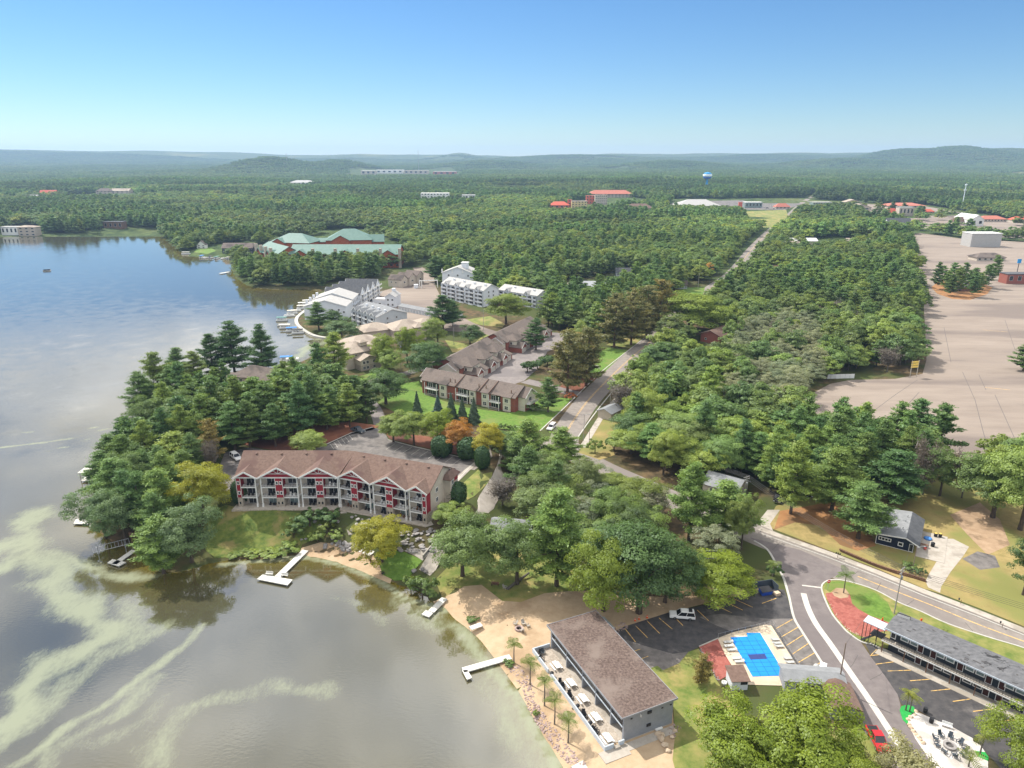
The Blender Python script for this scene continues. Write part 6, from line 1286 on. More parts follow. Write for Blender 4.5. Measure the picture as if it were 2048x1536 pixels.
sp_ = P(1463, 1381); shd = B('pool_shed', 'small pale shed with brown roof at the corner of the pool', (*sp_, 0), R(3), 'shed'); shd.box('wall', 'white_siding', 0, 0, 0, 3.0, 3.2, 2.2); r_ = MB(); r_.slab([(-.3,-.4,2.25),(3.3,-.4,2.25),(3.3,3.6,2.75),(-.3,3.6,2.75)], .12); shd.part('roof', r_, 'brown_shingle'); shd.box('opening', 'plastic_black', 1.6, -.02, 1.2, 2.9, .05, 2.1)  # flat black panel on the shed wall paints its unlit inside
pb = P(1462, 1368); bw = thing('wash_tub', 'round white tub beside the pool shed', 'tub', (pb[0]-1.3, pb[1], 0)); MB().lathe([(.45,0),(.5,.5),(.42,.5),(.4,.2)], 14).build('tub', 'plastic_white', bw, True); MB().lathe([(.2,.2),(.2,.25)], 8).build('base', 'plastic_grey', bw)

# ------------------------------------------------------------------ patio furniture
def adirondack(loc, ang, label, group, m='plastic_black', nm='patio_chair'):
    o = thing(nm, label, 'chair', loc, ang, group)
    MB().slab([(-.3,-.3,.42),(.3,-.3,.42),(.3,.3,.30),(-.3,.3,.30)], .05).build('seat', m, o); MB().slab([(-.3,.28,.32),(.3,.28,.32),(.3,.62,1.0),(-.3,.62,1.0)], .05).build('backrest', m, o)
    for s in (-1, 1):
        MB().box(s*.38-.06,-.35,.58,s*.38+.06,.4,.62).build('armrest', m, o)
        for y in (-.32, .3): MB().box(s*.36-.03, y-.03, 0, s*.36+.03, y+.03, .58).build('leg', m, o)
    return o
for i, y in enumerate([5.6, 10.9, 15.4, 20.4, 25.6]):
    pass
for i, (x, y) in enumerate(zz(1050,1220,5.119,[(320,565),(465,745),(590,905),(720,1095),(840,1310)])):
    p = P(x, y, .7); o = thing('picnic_table', 'white picnic table with two benches on the motel lake patio', 'table', (p[0], p[1], .14), g.rz, 'picnic tables on the lake patio')
    MB().box(-1.05,-.42,.70,1.05,.42,.76).build('tabletop', 'plastic_white', o)
    for s in (-1, 1):
        MB().box(-1.05,s*.78-.14,.42,1.05,s*.78+.14,.47).build('bench', 'plastic_white', o); q = MB(); q.beam((s*.75,-.75,.02),(s*.75,.25,.70),.07); q.beam((s*.75,.75,.02),(s*.75,-.25,.70),.07); q.build('leg', 'wood_grey', o)
for i, (x, y) in enumerate(zz(1050,1220,5.119,[(175,505),(155,445),(185,435),(360,745),(390,790),(455,870),(470,895),(600,1065),(615,1090),(720,1225),(735,1245)])):
    p = P(x, y, .5); adirondack((p[0], p[1], .14), g.rz+random.uniform(1.0, 2.2), 'dark slatted chair against the low lake patio wall', 'chairs along the lake patio wall', random.choice(['plastic_black', 'plastic_black', 'car_slate']))
for x, y, lb in [(275,665,'black grill by the gap in the lake patio wall'), (540,1000,'black grill halfway along the lake patio wall'), (668,1175,'black grill near the walkway end of the lake patio')]:
    p = P(1050+x/5.119, 1220+y/5.119, .4); o = thing('charcoal_grill', lb, 'grill', (p[0], p[1], .14), g.rz); MB().lathe([(.08,0),(.08,.5),(.36,.6),(.40,.78),(.3,.95),(.05,1.0)], 12).build('kettle', 'plastic_black', o, True); MB().box(-.4,-.2,0,.4,.2,.06).build('base', 'plastic_black', o)
fp = P(1899, 1494); fr_ = thing('fire_pit', 'round stone fire pit on the pale gravel patio', 'fire pit', (*fp, .085)); MB().lathe([(1.0,0),(1.05,.4),(.62,.42),(.6,.1)], 18).build('ring', 'rock_grey', fr_); MB().lathe([(.6,.05),(.6,.12)], 14).build('ash', 'asphalt_worn', fr_)
for k in range(9):
    a = k*2*math.pi/9+.3; adirondack((fp[0]+2.1*math.cos(a), fp[1]+2.1*math.sin(a), .085), a-math.pi/2, 'dark chair drawn up round the stone fire pit', 'chairs round the stone fire pit', 'car_slate')
bn = P(1893, 1455); o = thing('garden_bench', 'white bench with green cloth on the gravel patio', 'bench', (*bn, .085), R(-30)); MB().box(-.8,-.25,.38,.8,.25,.45).build('seat', 'plastic_white', o); MB().box(-.8,.2,.45,.8,.26,.95).build('backrest', 'plastic_white', o)
for x in (-.75, .65): MB().box(x,-.22,0,x+.08,.22,.38).build('leg', 'plastic_white', o)
for x, y, lb in [(1850,1425,'black barrel at the kerb of the gravel patio'), (1862,1446,'black kettle grill on the gravel patio'), (1950,1483,'black pot beside the palm on the gravel patio')]:
    p = P(x, y); o = thing('black_barrel', lb, 'barrel', (*p, .09)); MB().lathe([(.32,0),(.38,.45),(.34,.9)], 12).build('body', 'plastic_black', o, True); MB().lathe([(.36,.9),(.36,.96)], 12).build('rim', 'metal_dark', o)
for x, y in ((1270,1242),(1278,1239),(1294,1236)):
    p = P(x, y); o = thing('traffic_cone', 'orange traffic cone on the sand beside the parking lot', 'cone', (*p, .08), 0, 'traffic cones beside the parking lot'); MB().lathe([(.16,.05),(.05,.72),(.03,.74)], 10).build('cone', 'cone_orange', o); MB().box(-.22,-.22,0,.22,.22,.05).build('base', 'cone_orange', o); MB().lathe([(.115,.35),(.095,.46)], 10).build('band', 'plastic_white', o)
bp_ = P(1038, 1259); o = thing('beach_fire_ring', 'round stone fire ring on the sandy beach', 'fire ring', (*bp_, .06)); MB().lathe([(.9,0),(.9,.35),(.6,.36),(.55,.1)], 16).build('ring', 'rock_pink', o); MB().lathe([(.55,.02),(.55,.1)], 12).build('ash', 'asphalt_worn', o)
for x, y, a in ((1047,1250,.4),(1056,1254,2.0),(1044,1264,3.5),(1010,1178,1.),(1030,1250,5.)): p = P(x, y); adirondack((*p, .06), a, 'weathered beach chair near the stone fire ring', 'beach chairs near the fire ring', 'wood_grey', 'beach_chair')
p = P(990, 1172); o = thing('park_bench', 'dark wooden bench on the shaded park lawn', 'bench', (*p, .1), R(-10)); MB().box(-.9,-.25,.4,.9,.25,.46).build('seat', 'wood_brown', o); MB().box(-.9,.22,.46,.9,.28,.9).build('backrest', 'wood_brown', o)
for x in (-.8, .7): MB().box(x,-.22,0,x+.1,.22,.4).build('leg', 'metal_dark', o)
p0 = P(1014, 1180); o = MB().tube([(p0[0],p0[1],.2),(p0[0]+2.6,p0[1]+3.2,.35),(p0[0]+5.2,p0[1]+5.5,1.0)], [.38,.34,.22], 8).build('fallen_log', 'bark_grey'); tag(o, 'fallen grey log lying on the park lawn', 'log')
for x, y in zz(600,1000,6.827,[(850,705),(895,725),(940,740),(970,752)]): p = G(x, y); lounger((p.x, p.y, p.z+.06), R(55), 'white lounger in a row on the lodge beach', 'loungers in a row on the lodge beach', 'dock_white')
p = G(744, 1127); adirondack((p.x, p.y, p.z+.06), 1.0, 'dark wooden chair at the end of the lodge beach', None, 'wood_brown', 'beach_chair'); p = G(766, 1149); adirondack((p.x, p.y, p.z+.06), 2.0, 'dark chair on the shaded lawn by the lodge water', None, 'plastic_black', 'beach_chair')
# dumpster pen
dp = P(1512, 1196); pen = B('dumpster_pen', 'blue-grey fenced pen holding a bright blue skip', (*dp, 0), R(14), 'enclosure')
for q in [(0,3.2,6.0,3.3),(0,.4,.1,3.2),(5.9,.6,6.0,3.2)]: pen.box('fence_panel', 'car_slate', q[0], q[1], 0, q[2], q[3], 1.9)
o = thing('dumpster', 'bright blue dumpster standing before the slate fence pen', 'dumpster', (dp[0]+1.6, dp[1]+.5, .05), R(14)); MB().add([(0,0,.1),(2.4,0,.1),(2.4,1.5,.1),(0,1.5,.1),(-.1,-.15,1.1),(2.5,-.15,1.1),(2.5,1.6,1.4),(-.1,1.6,1.4)], [(0,3,2,1),(0,1,5,4),(1,2,6,5),(2,3,7,6),(3,0,4,7)]).build('bin', 'bin_blue', o); MB().slab([(-.12,-.2,1.12),(2.52,-.2,1.12),(2.52,1.65,1.45),(-.12,1.65,1.45)], .06).build('lid', 'plastic_black', o)
o = thing('pallet_stack', 'stack of wooden pallets beside the blue dumpster', 'pallets', (dp[0]+4.7, dp[1]+.4, .05), R(20)); 
for k in range(5): MB().box(0,0,k*.16,1.2,1.0,k*.16+.11).build('pallet', 'rock_tan', o)
# things on the dark blue house patio
for x, y, nm, lb, m_, sz in [(11.2,9.5,'paddling_pool','round blue paddling pool on the house patio','canvas_blue',(.9,.35)),(12.5,6,'covered_grill','black covered grill on the house patio','plastic_black',(.45,1.1)),(12.8,12,'wheeled_bin','black wheeled bin with yellow lid beside the house','plastic_black',(.4,1.0)),(13.8,12.4,'wheeled_bin','second black bin with yellow lid beside the house','plastic_black',(.4,1.0)),(11.0,3.2,'planter','red-flowered planter on the house patio','terracotta',(.35,.5))]:
    q = hp(x, y, .14); o = thing(nm, lb, nm.split('_')[-1], q); MB().lathe([(sz[0],0),(sz[0]*1.08,sz[1]*.9),(sz[0]*.9,sz[1])], 12).build('body', m_, o, True); MB().lathe([(sz[0]*.92,sz[1]),(sz[0]*.7,sz[1]+.06)], 10).build('lid', {'wheeled_bin': 'sign_yellow', 'paddling_pool': 'canvas_blue', 'planter': 'sign_red'}.get(nm, 'metal_dark'), o)
q = hp(10.6, 4.4, .14); o = thing('patio_table', 'tan table with benches on the house patio', 'table', q, h.rz); MB().box(-.9,-.45,.7,.9,.45,.76).build('tabletop', 'wood_brown', o)
for x in (-.8,.7): MB().box(x,-.4,0,x+.1,.4,.7).build('leg', 'wood_brown', o)

# ------------------------------------------------------------------ poles, wires, signs
def pole(px_, by, ty, label, m='pole_wood', arm=None, z=None, lamp=False, trans=False, ang=0.0, r=.14, cat='utility pole', nm='utility_pole', hmax=13.5):
    p = at(px_, by, z); H = min(hmax, top_height(p.x, p.y, p.z, ty)); o = thing(nm, label, cat, (p.x, p.y, p.z), ang)
    MB().tube([(0,0,-.3),(0,0,H)], [r, r*.7], 8).build('post', m, o)
    if arm:
        for za in arm:
            MB().box(-1.2,-.06,H-za-.1,1.2,.06,H-za+.02).build('crossarm', m, o)
            for x in (-1.1,-.55,.55,1.1): MB().lathe([(.05,0),(.07,.1),(.04,.2)], 6, (x,0,H-za+.02)).build('insulator', 'plastic_grey', o)
    if trans: MB().lathe([(.24,0),(.26,.1),(.26,.8),(.2,.9)], 10, (.42,0,H-3.0)).build('transformer', 'metal_grey', o, True)
    if lamp: MB().tube([(0,0,H-.3),(.9,0,H+.1),(1.6,0,H+.12)], .05, 6).build('arm', 'metal_grey', o); MB().box(1.5,-.12,H+.02,2.1,.12,H+.16).build('lamp_head', 'metal_grey', o)
    return (p.x, p.y, p.z+H)
pA = pole(1788, 1228, 1136, 'tall grey utility pole with crossarms on the roadside lawn', 'pole_grey', (.3, 1.1), 0, trans=True, ang=R(40))
pD = pole(1676, 1379, 1286, 'dark bare utility pole at the edge of the drive', 'pole_wood', None, 0)
pole(1825, 1139, 1094, 'thin wooden lamp pole in front of the dark blue house', 'pole_wood', None, 0, lamp=True, r=.1)
pB = pole(1489, 996, 952, 'utility pole with crossarm beside the grey-roofed house', 'pole_grey', (.3, 1.0), 0, trans=True, ang=R(30))
pC = pole(1241, 882, 838, 'utility pole in the trees by the avenue bend', 'pole_grey', (.3,), 0, ang=R(30))
pE = pole(1167, 882, 829, 'lamp pole on the avenue pavement', 'pole_grey', None, 0, lamp=True, r=.1)
pole(1178, 891, 857, 'short wooden pole beside the avenue lamp pole', 'pole_wood', None, 0, r=.1)
pF = pole(1220, 815, 762, 'grey pole at the edge of the wood by the avenue', 'pole_grey', (.3,), 0, r=.12)
pG = pole(901, 836, 786, 'pale utility pole among the spruces on the bright lawn', 'pole_grey', (.3,), 0, r=.13)
pH = pole(802, 735, 683, 'utility pole with transformer by the stone condominium', 'pole_grey', (.3, 1.2), 0, trans=True)
pI = pole(908, 690, 647, 'utility pole by the small parking spaces', 'pole_grey', (.3,), 0)
pole(953, 678, 658, 'lamp post beside the green strip lane', 'pole_grey', None, 0, r=.1, lamp=True); pJ = pole(967, 660, 619, 'utility pole at the bend of the concrete lane', 'pole_grey', (.3,), 0)
pole(1420, 1204, 1146, 'tall grey lamp post behind the motel parking bays', 'metal_grey', None, 0, lamp=True, r=.09, nm='lamp_post', cat='lamp post'); pole(1415, 1190, 1100, 'antenna mast rising from the trees beside the parking lot', 'metal_dark', (.3, 2.2), 0, r=.05, nm='antenna_mast', cat='antenna', hmax=16)
for x, by, ty, lb in [(1396,578,546,'lamp post beside the bright yard on the avenue'),(1431,534,513,'lamp post on the far avenue by the lawn'),(1453,519,495,'second lamp post on the far avenue'),(1536,470,445,'lamp post where the far avenue meets the field'),(1854,457,436,'lamp post at the top of the wide car park'),(1738,470,452,'lamp post beside the sheds at the car park'),(1336,418,398,'pole at the edge of the sandy town lot'),(1542,418,398,'pole on the town lot beside the market')]: pole(x, by, ty, lb, 'pole_grey', None, None, lamp=True, r=.16, nm='lamp_post', cat='lamp post', hmax=14)
def wires(a, b_, n, label, spread=1.1, sag=1.2, ang=None, r=.022):
    a, b_ = Vector(a), Vector(b_); d_ = (b_-a); side = Vector((-d_.y, d_.x, 0)).normalized()
    for k in range(n):
        off = side*((k/(max(1, n-1))-.5)*2*spread) if n > 1 else Vector()
        zo = -.2 if k < 4 else -1.6
        pts = [a+off+d_*t_+Vector((0,0,zo-sag*4*t_*(1-t_))) for t_ in np.linspace(0, 1, 12)]
        o = MB().tube(pts, r, 4).build('power_cable', 'wire'); tag(o, label, 'cable', 'cables ' + label.split(' ', 2)[-1])
wires(pB, pA, 4, 'dark overhead cable along the road to the grey pole', r=.03); wires(pA, (150, 88, 11), 4, 'dark overhead cable from the grey pole past the motel', r=.03); wires(pC, pB, 4, 'dark overhead cable over the wood to the grey-roofed house', r=.03)
wires(pG, pE, 2, 'thin overhead cable across the bright lawn', .4, .8); wires((-75, 270, 10.5), pG, 2, 'thin overhead cable from the peninsula to the spruces', .4, .8); wires(pH, pI, 2, 'thin overhead cable behind the brown condominium roof', .4, .8); wires(pI, pJ, 2, 'thin overhead cable beside the concrete lane', .4, .8)
wires(pA, hp(8, 0, 3.4), 1, 'thin service cable to the dark blue house', sag=.5); wires(pD, (P(1722, 1272)[0], P(1722, 1272)[1], 5), 1, 'thin guy cable from the dark bare pole', sag=.2)
p = P(1655, 1180); o = thing('no_entry_sign', 'round red no-entry sign on a post at the tip of the island', 'sign', (*p, .1), R(10)); MB().box(-.03,-.03,0,.03,.03,2.4).build('post', 'metal_grey', o); MB().tube([(0,-.06,2.2),(0,-.03,2.2)], .42, 18).build('disc', 'sign_red', o); MB().box(-.29,-.075,2.13,.29,-.06,2.27).build('bar', 'plastic_white', o)
p = at(1193, 740, 0); o = thing('condo_sign', 'white sign board on the avenue lawn', 'sign', (p.x, p.y, 0), R(-40)); MB().box(-1.6,-.1,.9,1.6,.1,2.2).build('board', 'plastic_white', o)
for x in (-1.4, 1.2): MB().box(x,-.08,0,x+.2,.08,.9).build('post', 'wood_brown', o)
p = at(1826, 754, 0); o = thing('car_park_sign', 'yellow stacked sign boards on posts beside the wide car park', 'sign', (p.x, p.y, 0), R(15))
for z in (4.4, 5.5, 6.6): MB().box(-2.0,-.1,z,2.0,.1,z+.8).build('board', 'sign_yellow', o)
for x in (-1.9, 1.7): MB().box(x,-.12,0,x+.2,.08,7.8).build('post', 'wood_grey', o)
p = at(2034, 545, 0); o = thing('blue_sign', 'tall blue panel sign beside the go-kart yard', 'sign', (p.x, p.y, 0)); MB().box(-1.6,-.2,8,1.6,.2,11.5).build('panel', 'tower_blue', o); MB().box(-.2,-.2,0,.2,.2,8).build('post', 'metal_dark', o)
for x, y, lb in [(1675,1116,'row of dark mailboxes on the pavement above the drive'),(1921,1209,'dark mailbox post at the pavement by the right lawn'),(2004,1256,'dark mailbox shelf at the pavement kerb')]:
    p = P(x, y); o = thing('mailbox', lb, 'mailbox', (*p, .12), R(-38)); MB().box(-.05,-.05,0,.05,.05,1.0).build('post', 'wood_brown', o)
    for k in range(3 if 'row' in lb else 1): MB().tube([(-.45+k*.45-.0,-.25,1.15),(-.45+k*.45,.25,1.15)], .16, 8).build('box', 'metal_dark', o)
p = P(1763, 1250); o = MB().box(-.12,-.05,0,.12,.05,1.7).build('orange_marker', 'cone_orange'); o.location = (*p, .13); tag(o, 'orange marker board standing in the roadside grass', 'marker')
p = P(1842, 1244); o = thing('fire_hydrant', 'orange fire hydrant behind the dark motel roof', 'hydrant', (*p, .13)); MB().lathe([(.2,0),(.16,.1),(.15,.55),(.2,.6),(.12,.75),(.04,.8)], 10).build('barrel', 'cone_orange', o, True); MB().tube([(-.28,0,.45),(.28,0,.45)], .07, 8).build('nozzle', 'cone_orange', o)
# block retaining wall by the road
rwp = [Vector(q) for q in pix([(1680,1104),(1712,1118),(1750,1134),(1790,1148),(1825,1157),(1853,1166)], 0)]
rwall = thing('retaining_wall', 'brown block retaining wall between the pavement and the blue house lawn', 'wall', (rwp[0].x, rwp[0].y, 0))
bk = MB().box(0,0,0,.62,.5,.24).mesh('block', 'wood_brown')
acc = []
for a, b_ in zip(rwp, rwp[1:]):
    n_ = int((b_-a).length/.68)
    for i in range(n_): acc.append((a.lerp(b_, i/n_)-rwp[0], math.atan2((b_-a).y, (b_-a).x)))
for z in (0, 1, 2):
    for pq, a in acc:
        o = link(bpy.data.objects.new('block', bk), rwall); o.location = (pq.x-math.sin(a)*(-.18*z+.1), pq.y+math.cos(a)*(.22*z), .02+z*.25); o.rotation_euler = (0, 0, a)
# car park fence, low white fences
p = at(1680, 757, 0); fe = thing('white_fence', 'short white panel fence under the olive trees at the car park', 'fence', (p.x, p.y, 0), R(4))
for k in range(6): MB().box(k*2.2-6.5,0,0,k*2.2-4.4,.1,2.0).build('panel', 'trim_white', fe)

# ------------------------------------------------------------------ palms
fs = MB(); n_ = 9
for i in range(n_):
    t0, t1 = i/n_, (i+1)/n_; f = lambda t_: (t_*1.9, 0, .75*t_-1.25*t_*t_)
    fs.beam(f(t0), f(t1), .05*(1.2-t0))
    for s in (-1, 1):
        c = Vector(f((t0+t1)/2)); ln = .62*math.sin(math.pi*(.12+.85*t0))+.12; fs.add([c, c+Vector((.10,0,.0)), c+Vector((.22,s*ln,-.28*ln)), c+Vector((.12,s*ln*.9,-.30*ln))], [(0,1,2,3)])
frond = fs.mesh('frond', 'leaf_palm'); a_ = frond.attributes.new('v', 'FLOAT', 'FACE'); a_.data.foreach_set('value', RNG.uniform(0, 1, len(frond.polygons)).astype(np.float32))
def palm(px_, py, ty, label, sc_=1.0, tint=(1, 1, 1), nf=11):
    p = G(px_, py); H = top_height(p.x, p.y, p.z, ty)*.86; o = thing('palm_tree', label, 'palm', (p.x, p.y, p.z), random.uniform(0, 6))
    MB().tube([(0,0,-.2),(.05,0,H*.5),(0,.04,H)], [.16, .11, .09], 7).build('trunk', 'bark_grey', o)
    for k in range(nf):
        f_ = link(bpy.data.objects.new('frond', frond), o); f_.location = (0, .04, H-.05); f_.rotation_euler = (random.uniform(-.2,.2), random.uniform(-.75,.35), k*6.28/nf+random.uniform(-.2,.2)); s_ = sc_*random.uniform(.8, 1.1); f_.scale = (s_, s_, s_); f_['tint'] = list(tint)
for x, y, ty, lb, s_ in [(1028,1326,1282,'palm beside the long white dock',1.0),(1060.5,1370,1318,'palm second along the lake patio',1.0),(1089,1412,1355,'palm with drooping fronds third along the lake patio',1.0),(1109,1449,1393,'palm fourth along the lake patio',1.0),(1136,1486,1433,'palm nearest the riprap corner of the lake patio',1.05)]: palm(x, y, ty, lb, s_)
palm(1687,1187,1143,'grey-green palm in the sandy bed of the island',1.15,(.7,.85,1.0)); palm(1545,1153,1124,'palm by the kerb near the dumpster pen',.9); palm(1811,1421,1381,'yellow-green palm on the green turf patch',.9,(1.4,1.2,.8),8); palm(1819,1423,1389,'shorter palm sharing the green turf patch',.9,(1.3,1.15,.8),8); palm(1960,1509,1468,'palm on the small square of green turf',1.0,(1.3,1.15,.8),8); palm(1937,1534,1512,'palm at the end of the gravel patio',1.0,(1.2,1.1,.8),8)

# ------------------------------------------------------------------ docks and boats
def dock(label, polys, zt=-.45, m='dock_white', cat='dock', nm='dock'):
    P0 = polys[0][0]; o = thing(nm, label, cat, (P0[0], P0[1], WATER))
    for poly in polys:
        q = [(x-P0[0], y-P0[1]) for x, y in poly]; MB().prism(q, zt-WATER-.2, zt-WATER).build('deck', m, o)
        for x, y in q: MB().tube([(x*.97, y*.97, -1.2), (x*.97, y*.97, zt-WATER+.02)], .06, 6).build('post', 'metal_grey', o)
    return o
def dz(l, z=-.45): return [P(x, y, z) for x, y in l]
dock('long white T-shaped dock reaching out from the lodge beach', [dz([(514,1158),(525,1149),(585,1159),(575,1170)]), strip(dz([(556,1153),(611,1100)]), 1.7)])
for x, y in ((539,1150),(569,1153)): p = P(x, y, -.45); o = thing('dock_bench', 'pale bench standing on the T-shaped dock', 'bench', (*p, -.45), R(-8), 'benches on the T-shaped dock'); MB().box(-.9,-.22,.4,.9,.22,.46).build('seat', 'dock_white', o); MB().box(-.9,.2,.46,.9,.26,.9).build('backrest', 'dock_white', o); MB().box(-.8,-.2,0,-.7,.2,.4).build('leg', 'metal_grey', o); MB().box(.7,-.2,0,.8,.2,.4).build('leg', 'metal_grey', o)
dock('short white dock with bent end beside the lakeshore bush', [dz([(843,1228),(858,1234),(866,1226),(852,1220)]), strip(dz([(862,1223),(889,1196)]), 1.5)])
dock('long white L-shaped dock from the motel beach', [strip(dz([(926,1340),(1021,1313)]), 1.5), dz([(924,1340),(935,1340),(944,1355),(934,1359)])])
dock('small grey dock section lying on the beach', [strip(dz([(941,1256),(963,1248)], .05), 1.3)], .05)
dock('white dock starting at the bottom of the motel beach', [strip(dz([(1148,1540),(1182,1522)]), 1.6)])
dock('low white float moored off the peninsula', [dz([(147,1047),(152,1038),(178,1039),(176,1048)])])
dock('weathered L-shaped dock beside the boat lift', [strip(dz([(228,1128),(268,1100)]), 1.4, ), dz([(215,1125),(225,1118),(252,1124),(238,1132)])])
p = P(225, 1105, -.6); o = thing('boat_lift', 'grey metal boat lift with ribbed canopy frame by the peninsula', 'boat lift', (*p, WATER), R(33))
for i in range(11): x = -4+i*.8; MB().tube([(x,-1.5,2.4),(x,-.8,2.9),(x,.8,2.9),(x,1.5,2.4)], .05, 5).build('rib', 'metal_grey', o)
for y in (-1.5, 1.5): MB().tube([(-4,y,2.4),(4,y,2.4)], .07, 5).build('rail', 'metal_grey', o)
for x in (-3, 3):
    for y in (-1.5, 1.5): MB().tube([(x,y,-1),(x,y,2.4)], .08, 6).build('leg', 'metal_grey', o)
p = G(292, 1080); o = thing('wooden_deck', 'red-brown wooden deck on the bank above the boat lift', 'deck', (p.x, p.y, .6), R(-8)); MB().box(-3,-2,1.2,3,2,1.35).build('floor', 'wood_brown', o); MB().box(-3,-2.02,1.35,3,-1.95,2.3).build('railing', 'wood_brown', o); MB().box(-3.02,-2,1.35,-2.95,2,2.3).build('railing', 'wood_brown', o)
for x in (-2.8, 2.6):
    for y in (-1.8, 1.7): MB().box(x,y,-2,x+.2,y+.2,1.2).build('post', 'wood_brown', o)
def boat(x, y, ang, label, top='canvas_tan', hull='plastic_white', L=7.0, group=None):
    p = P(x, y, -.7); o = thing('pontoon_boat', label, 'boat', (*p, WATER), ang, group)
    for s in (-1, 1): MB().tube([(-L/2,s*.9,.15),(L/2-.6,s*.9,.15),(L/2,s*.9,.4)], [.32,.32,.08], 8).build('pontoon', 'metal_grey', o)
    MB().box(-L/2,-1.25,.42,L/2-.3,1.25,.55).build('deck', 'plastic_grey', o); MB().box(-L/2+.3,-1.25,.55,L/2-.5,-1.15,1.2).box(-L/2+.3,1.15,.55,L/2-.5,1.25,1.2).build('side_panel', hull, o)
    if top: MB().slab([(-L*.45,-1.35,2.5),(L*.40,-1.35,2.5),(L*.40,1.35,2.5),(-L*.45,1.35,2.5)], .25).build('canopy', top, o); MB().box(-L*.3,-1.2,.55,-L*.3+.08,1.2,2.3).build('frame', 'metal_grey', o)
    MB().box(-.5,-.4,.55,.3,.4,1.1).build('seat', 'plastic_black', o)
for i, (x, y, tp) in enumerate([(564,641,'canvas_green'),(567,651,None),(571,656,'canvas_tan'),(584,662,'canvas_blue'),(596,666,'plastic_black'),(604,617,'canvas_tan'),(606,611,'dock_white'),(592,622,None),(585,627,'canvas_tan'),(579,632,None),(615,606,'dock_white')]): boat(x, y, R(8)+i*.02, 'pontoon boat moored along the curved white condominium seawall', tp, group='boats along the condominium seawall')
boat(574, 721, R(10), 'boat under a blue canopy beside the lake house dock', 'canvas_blue'); boat(586, 725, R(10), 'boat under a pale canopy beside the lake house dock', 'dock_white')
boat(372, 508, R(5), 'boat under a white canopy in the cove', 'dock_white', L=9)
for x, y, tp, lb in [(404,515,'canvas_blue','boat with bright blue cover in the cove'),(412,516,None,'open boat beside the blue-covered cove boat'),(422,516,'plastic_black','boat with black cover in the cove'),(434,517,'canvas_green','boat with green cover in the cove'),(447,517,None,'pale open boat at the cove cabins'),(458,518,'canvas_tan','boat with tan canopy at the cove cabins')]: boat(x, y, R(80), lb, tp)
boat(94, 541, R(20), 'small dark fishing boat alone on the open lake', None, 'car_black', L=6)
dock('white dock with low roof off the cove trees', [strip(dz([(440,547),(458,544)]), 3)], -.3)
p = P(181, 955, -.5); o = thing('covered_dock', 'small dock with white roof on the outer peninsula shore', 'dock', (*p, WATER)); MB().box(-1.6,-2.5,.5,1.6,2.5,.65).build('deck', 'dock_white', o); MB().slab([(-1.9,-2.8,3.4),(1.9,-2.8,3.4),(1.9,2.8,3.4),(-1.9,2.8,3.4)], .3).build('roof', 'dock_white', o)
for x in (-1.5, 1.5):
    for y in (-2.4, 2.4): MB().tube([(x,y,-1),(x,y,3.2)], .08, 6).build('post', 'wood_brown', o)
kerb('seawall', smooth_line([P(x, y, -.2) for x, y in [(660,676),(630,671),(608,660),(594,647),(594,635),(606,624),(618,614),(630,600)]], 5), 2.0, 1.35, 'concrete_white', -1.4)

# ------------------------------------------------------------------ rocks
def rock_mesh(seed, m, flat=.7):
    r = np.random.default_rng(seed); bm = bmesh.new(); bmesh.ops.create_icosphere(bm, subdivisions=2, radius=1)
    pl_ = [(Vector(r.normal(size=3)).normalized(), r.uniform(.55, .85)) for _ in range(9)]
    for v in bm.verts:
        for n_, d_ in pl_:
            e = v.co.dot(n_)-d_
            if e > 0: v.co -= n_*e
        v.co *= 1+r.uniform(-.05, .05); v.co.z *= flat
    me = bpy.data.meshes.new('boulder'); bm.to_mesh(me); bm.free(); me.materials.append(MATS[m]); return me
RK = [rock_mesh(i, 'rock_grey') for i in range(5)]; RT = [rock_mesh(20+i, 'rock_tan') for i in range(4)]; RL = [rock_mesh(30+i, 'rock_grey', .34) for i in range(5)]
def boulder(x, y, s, label, group, pool_=None, z=None):
    p = at(x, y, z); o = link(bpy.data.objects.new('boulder', random.choice(pool_ or RK))); o.location = (p.x, p.y, p.z+s*.25); o.scale = (s, s*random.uniform(.75, 1.1), s*random.uniform(.8, 1.05)); o.rotation_euler = (random.uniform(-.2,.2), random.uniform(-.2,.2), random.uniform(0, 6)); tag(o, label, 'boulder', group)
for x, y in zz(600,1000,6.827,[(355,625),(440,605),(500,625),(560,645),(600,680),(655,640),(615,595),(660,695),(720,655),(775,680),(800,632),(700,612),(345,655),(540,592),(500,585),(640,615),(740,620),(690,680)]): boulder(x, y, random.uniform(.6, .95), 'rounded grey boulder in the pile at the back of the lodge beach', 'boulders at the back of the lodge beach')
for x, y in zz(600,1000,6.827,[(20,545),(75,535),(130,265),(200,300),(460,240),(520,300),(430,490),(440,530),(270,360),(470,180)]): boulder(x, y, random.uniform(.45, .75), 'pale boulder among the bushes on the lodge slope', 'boulders on the lodge slope')
for x, y in zz(600,1000,6.827,[(1550,975),(1670,955),(1720,985)]): boulder(x, y, .8, 'white-grey boulder at the foot of the boat ramp', 'boulders at the foot of the boat ramp')
R5 = random.Random(4)
for k in range(74):
    t_, u_ = R5.random(), R5.random(); x = 1360+480*t_; y = 420+90*t_*0+ (300*u_) - 60*t_*(1-u_)
    boulder(600+x/6.827, 1000+y/6.827, R5.uniform(.4, .85), 'flat ledge stone in the terraced bank below the red lodge', 'ledge stones below the red lodge', RL)
for k in range(34):
    x, y = 700+R5.random()*480, 200+R5.random()*230; boulder(600+x/6.827, 1000+y/6.827, R5.uniform(.4, .8), 'rough grey stone on the bank beside the lodge steps', 'bank stones beside the lodge steps', RK)
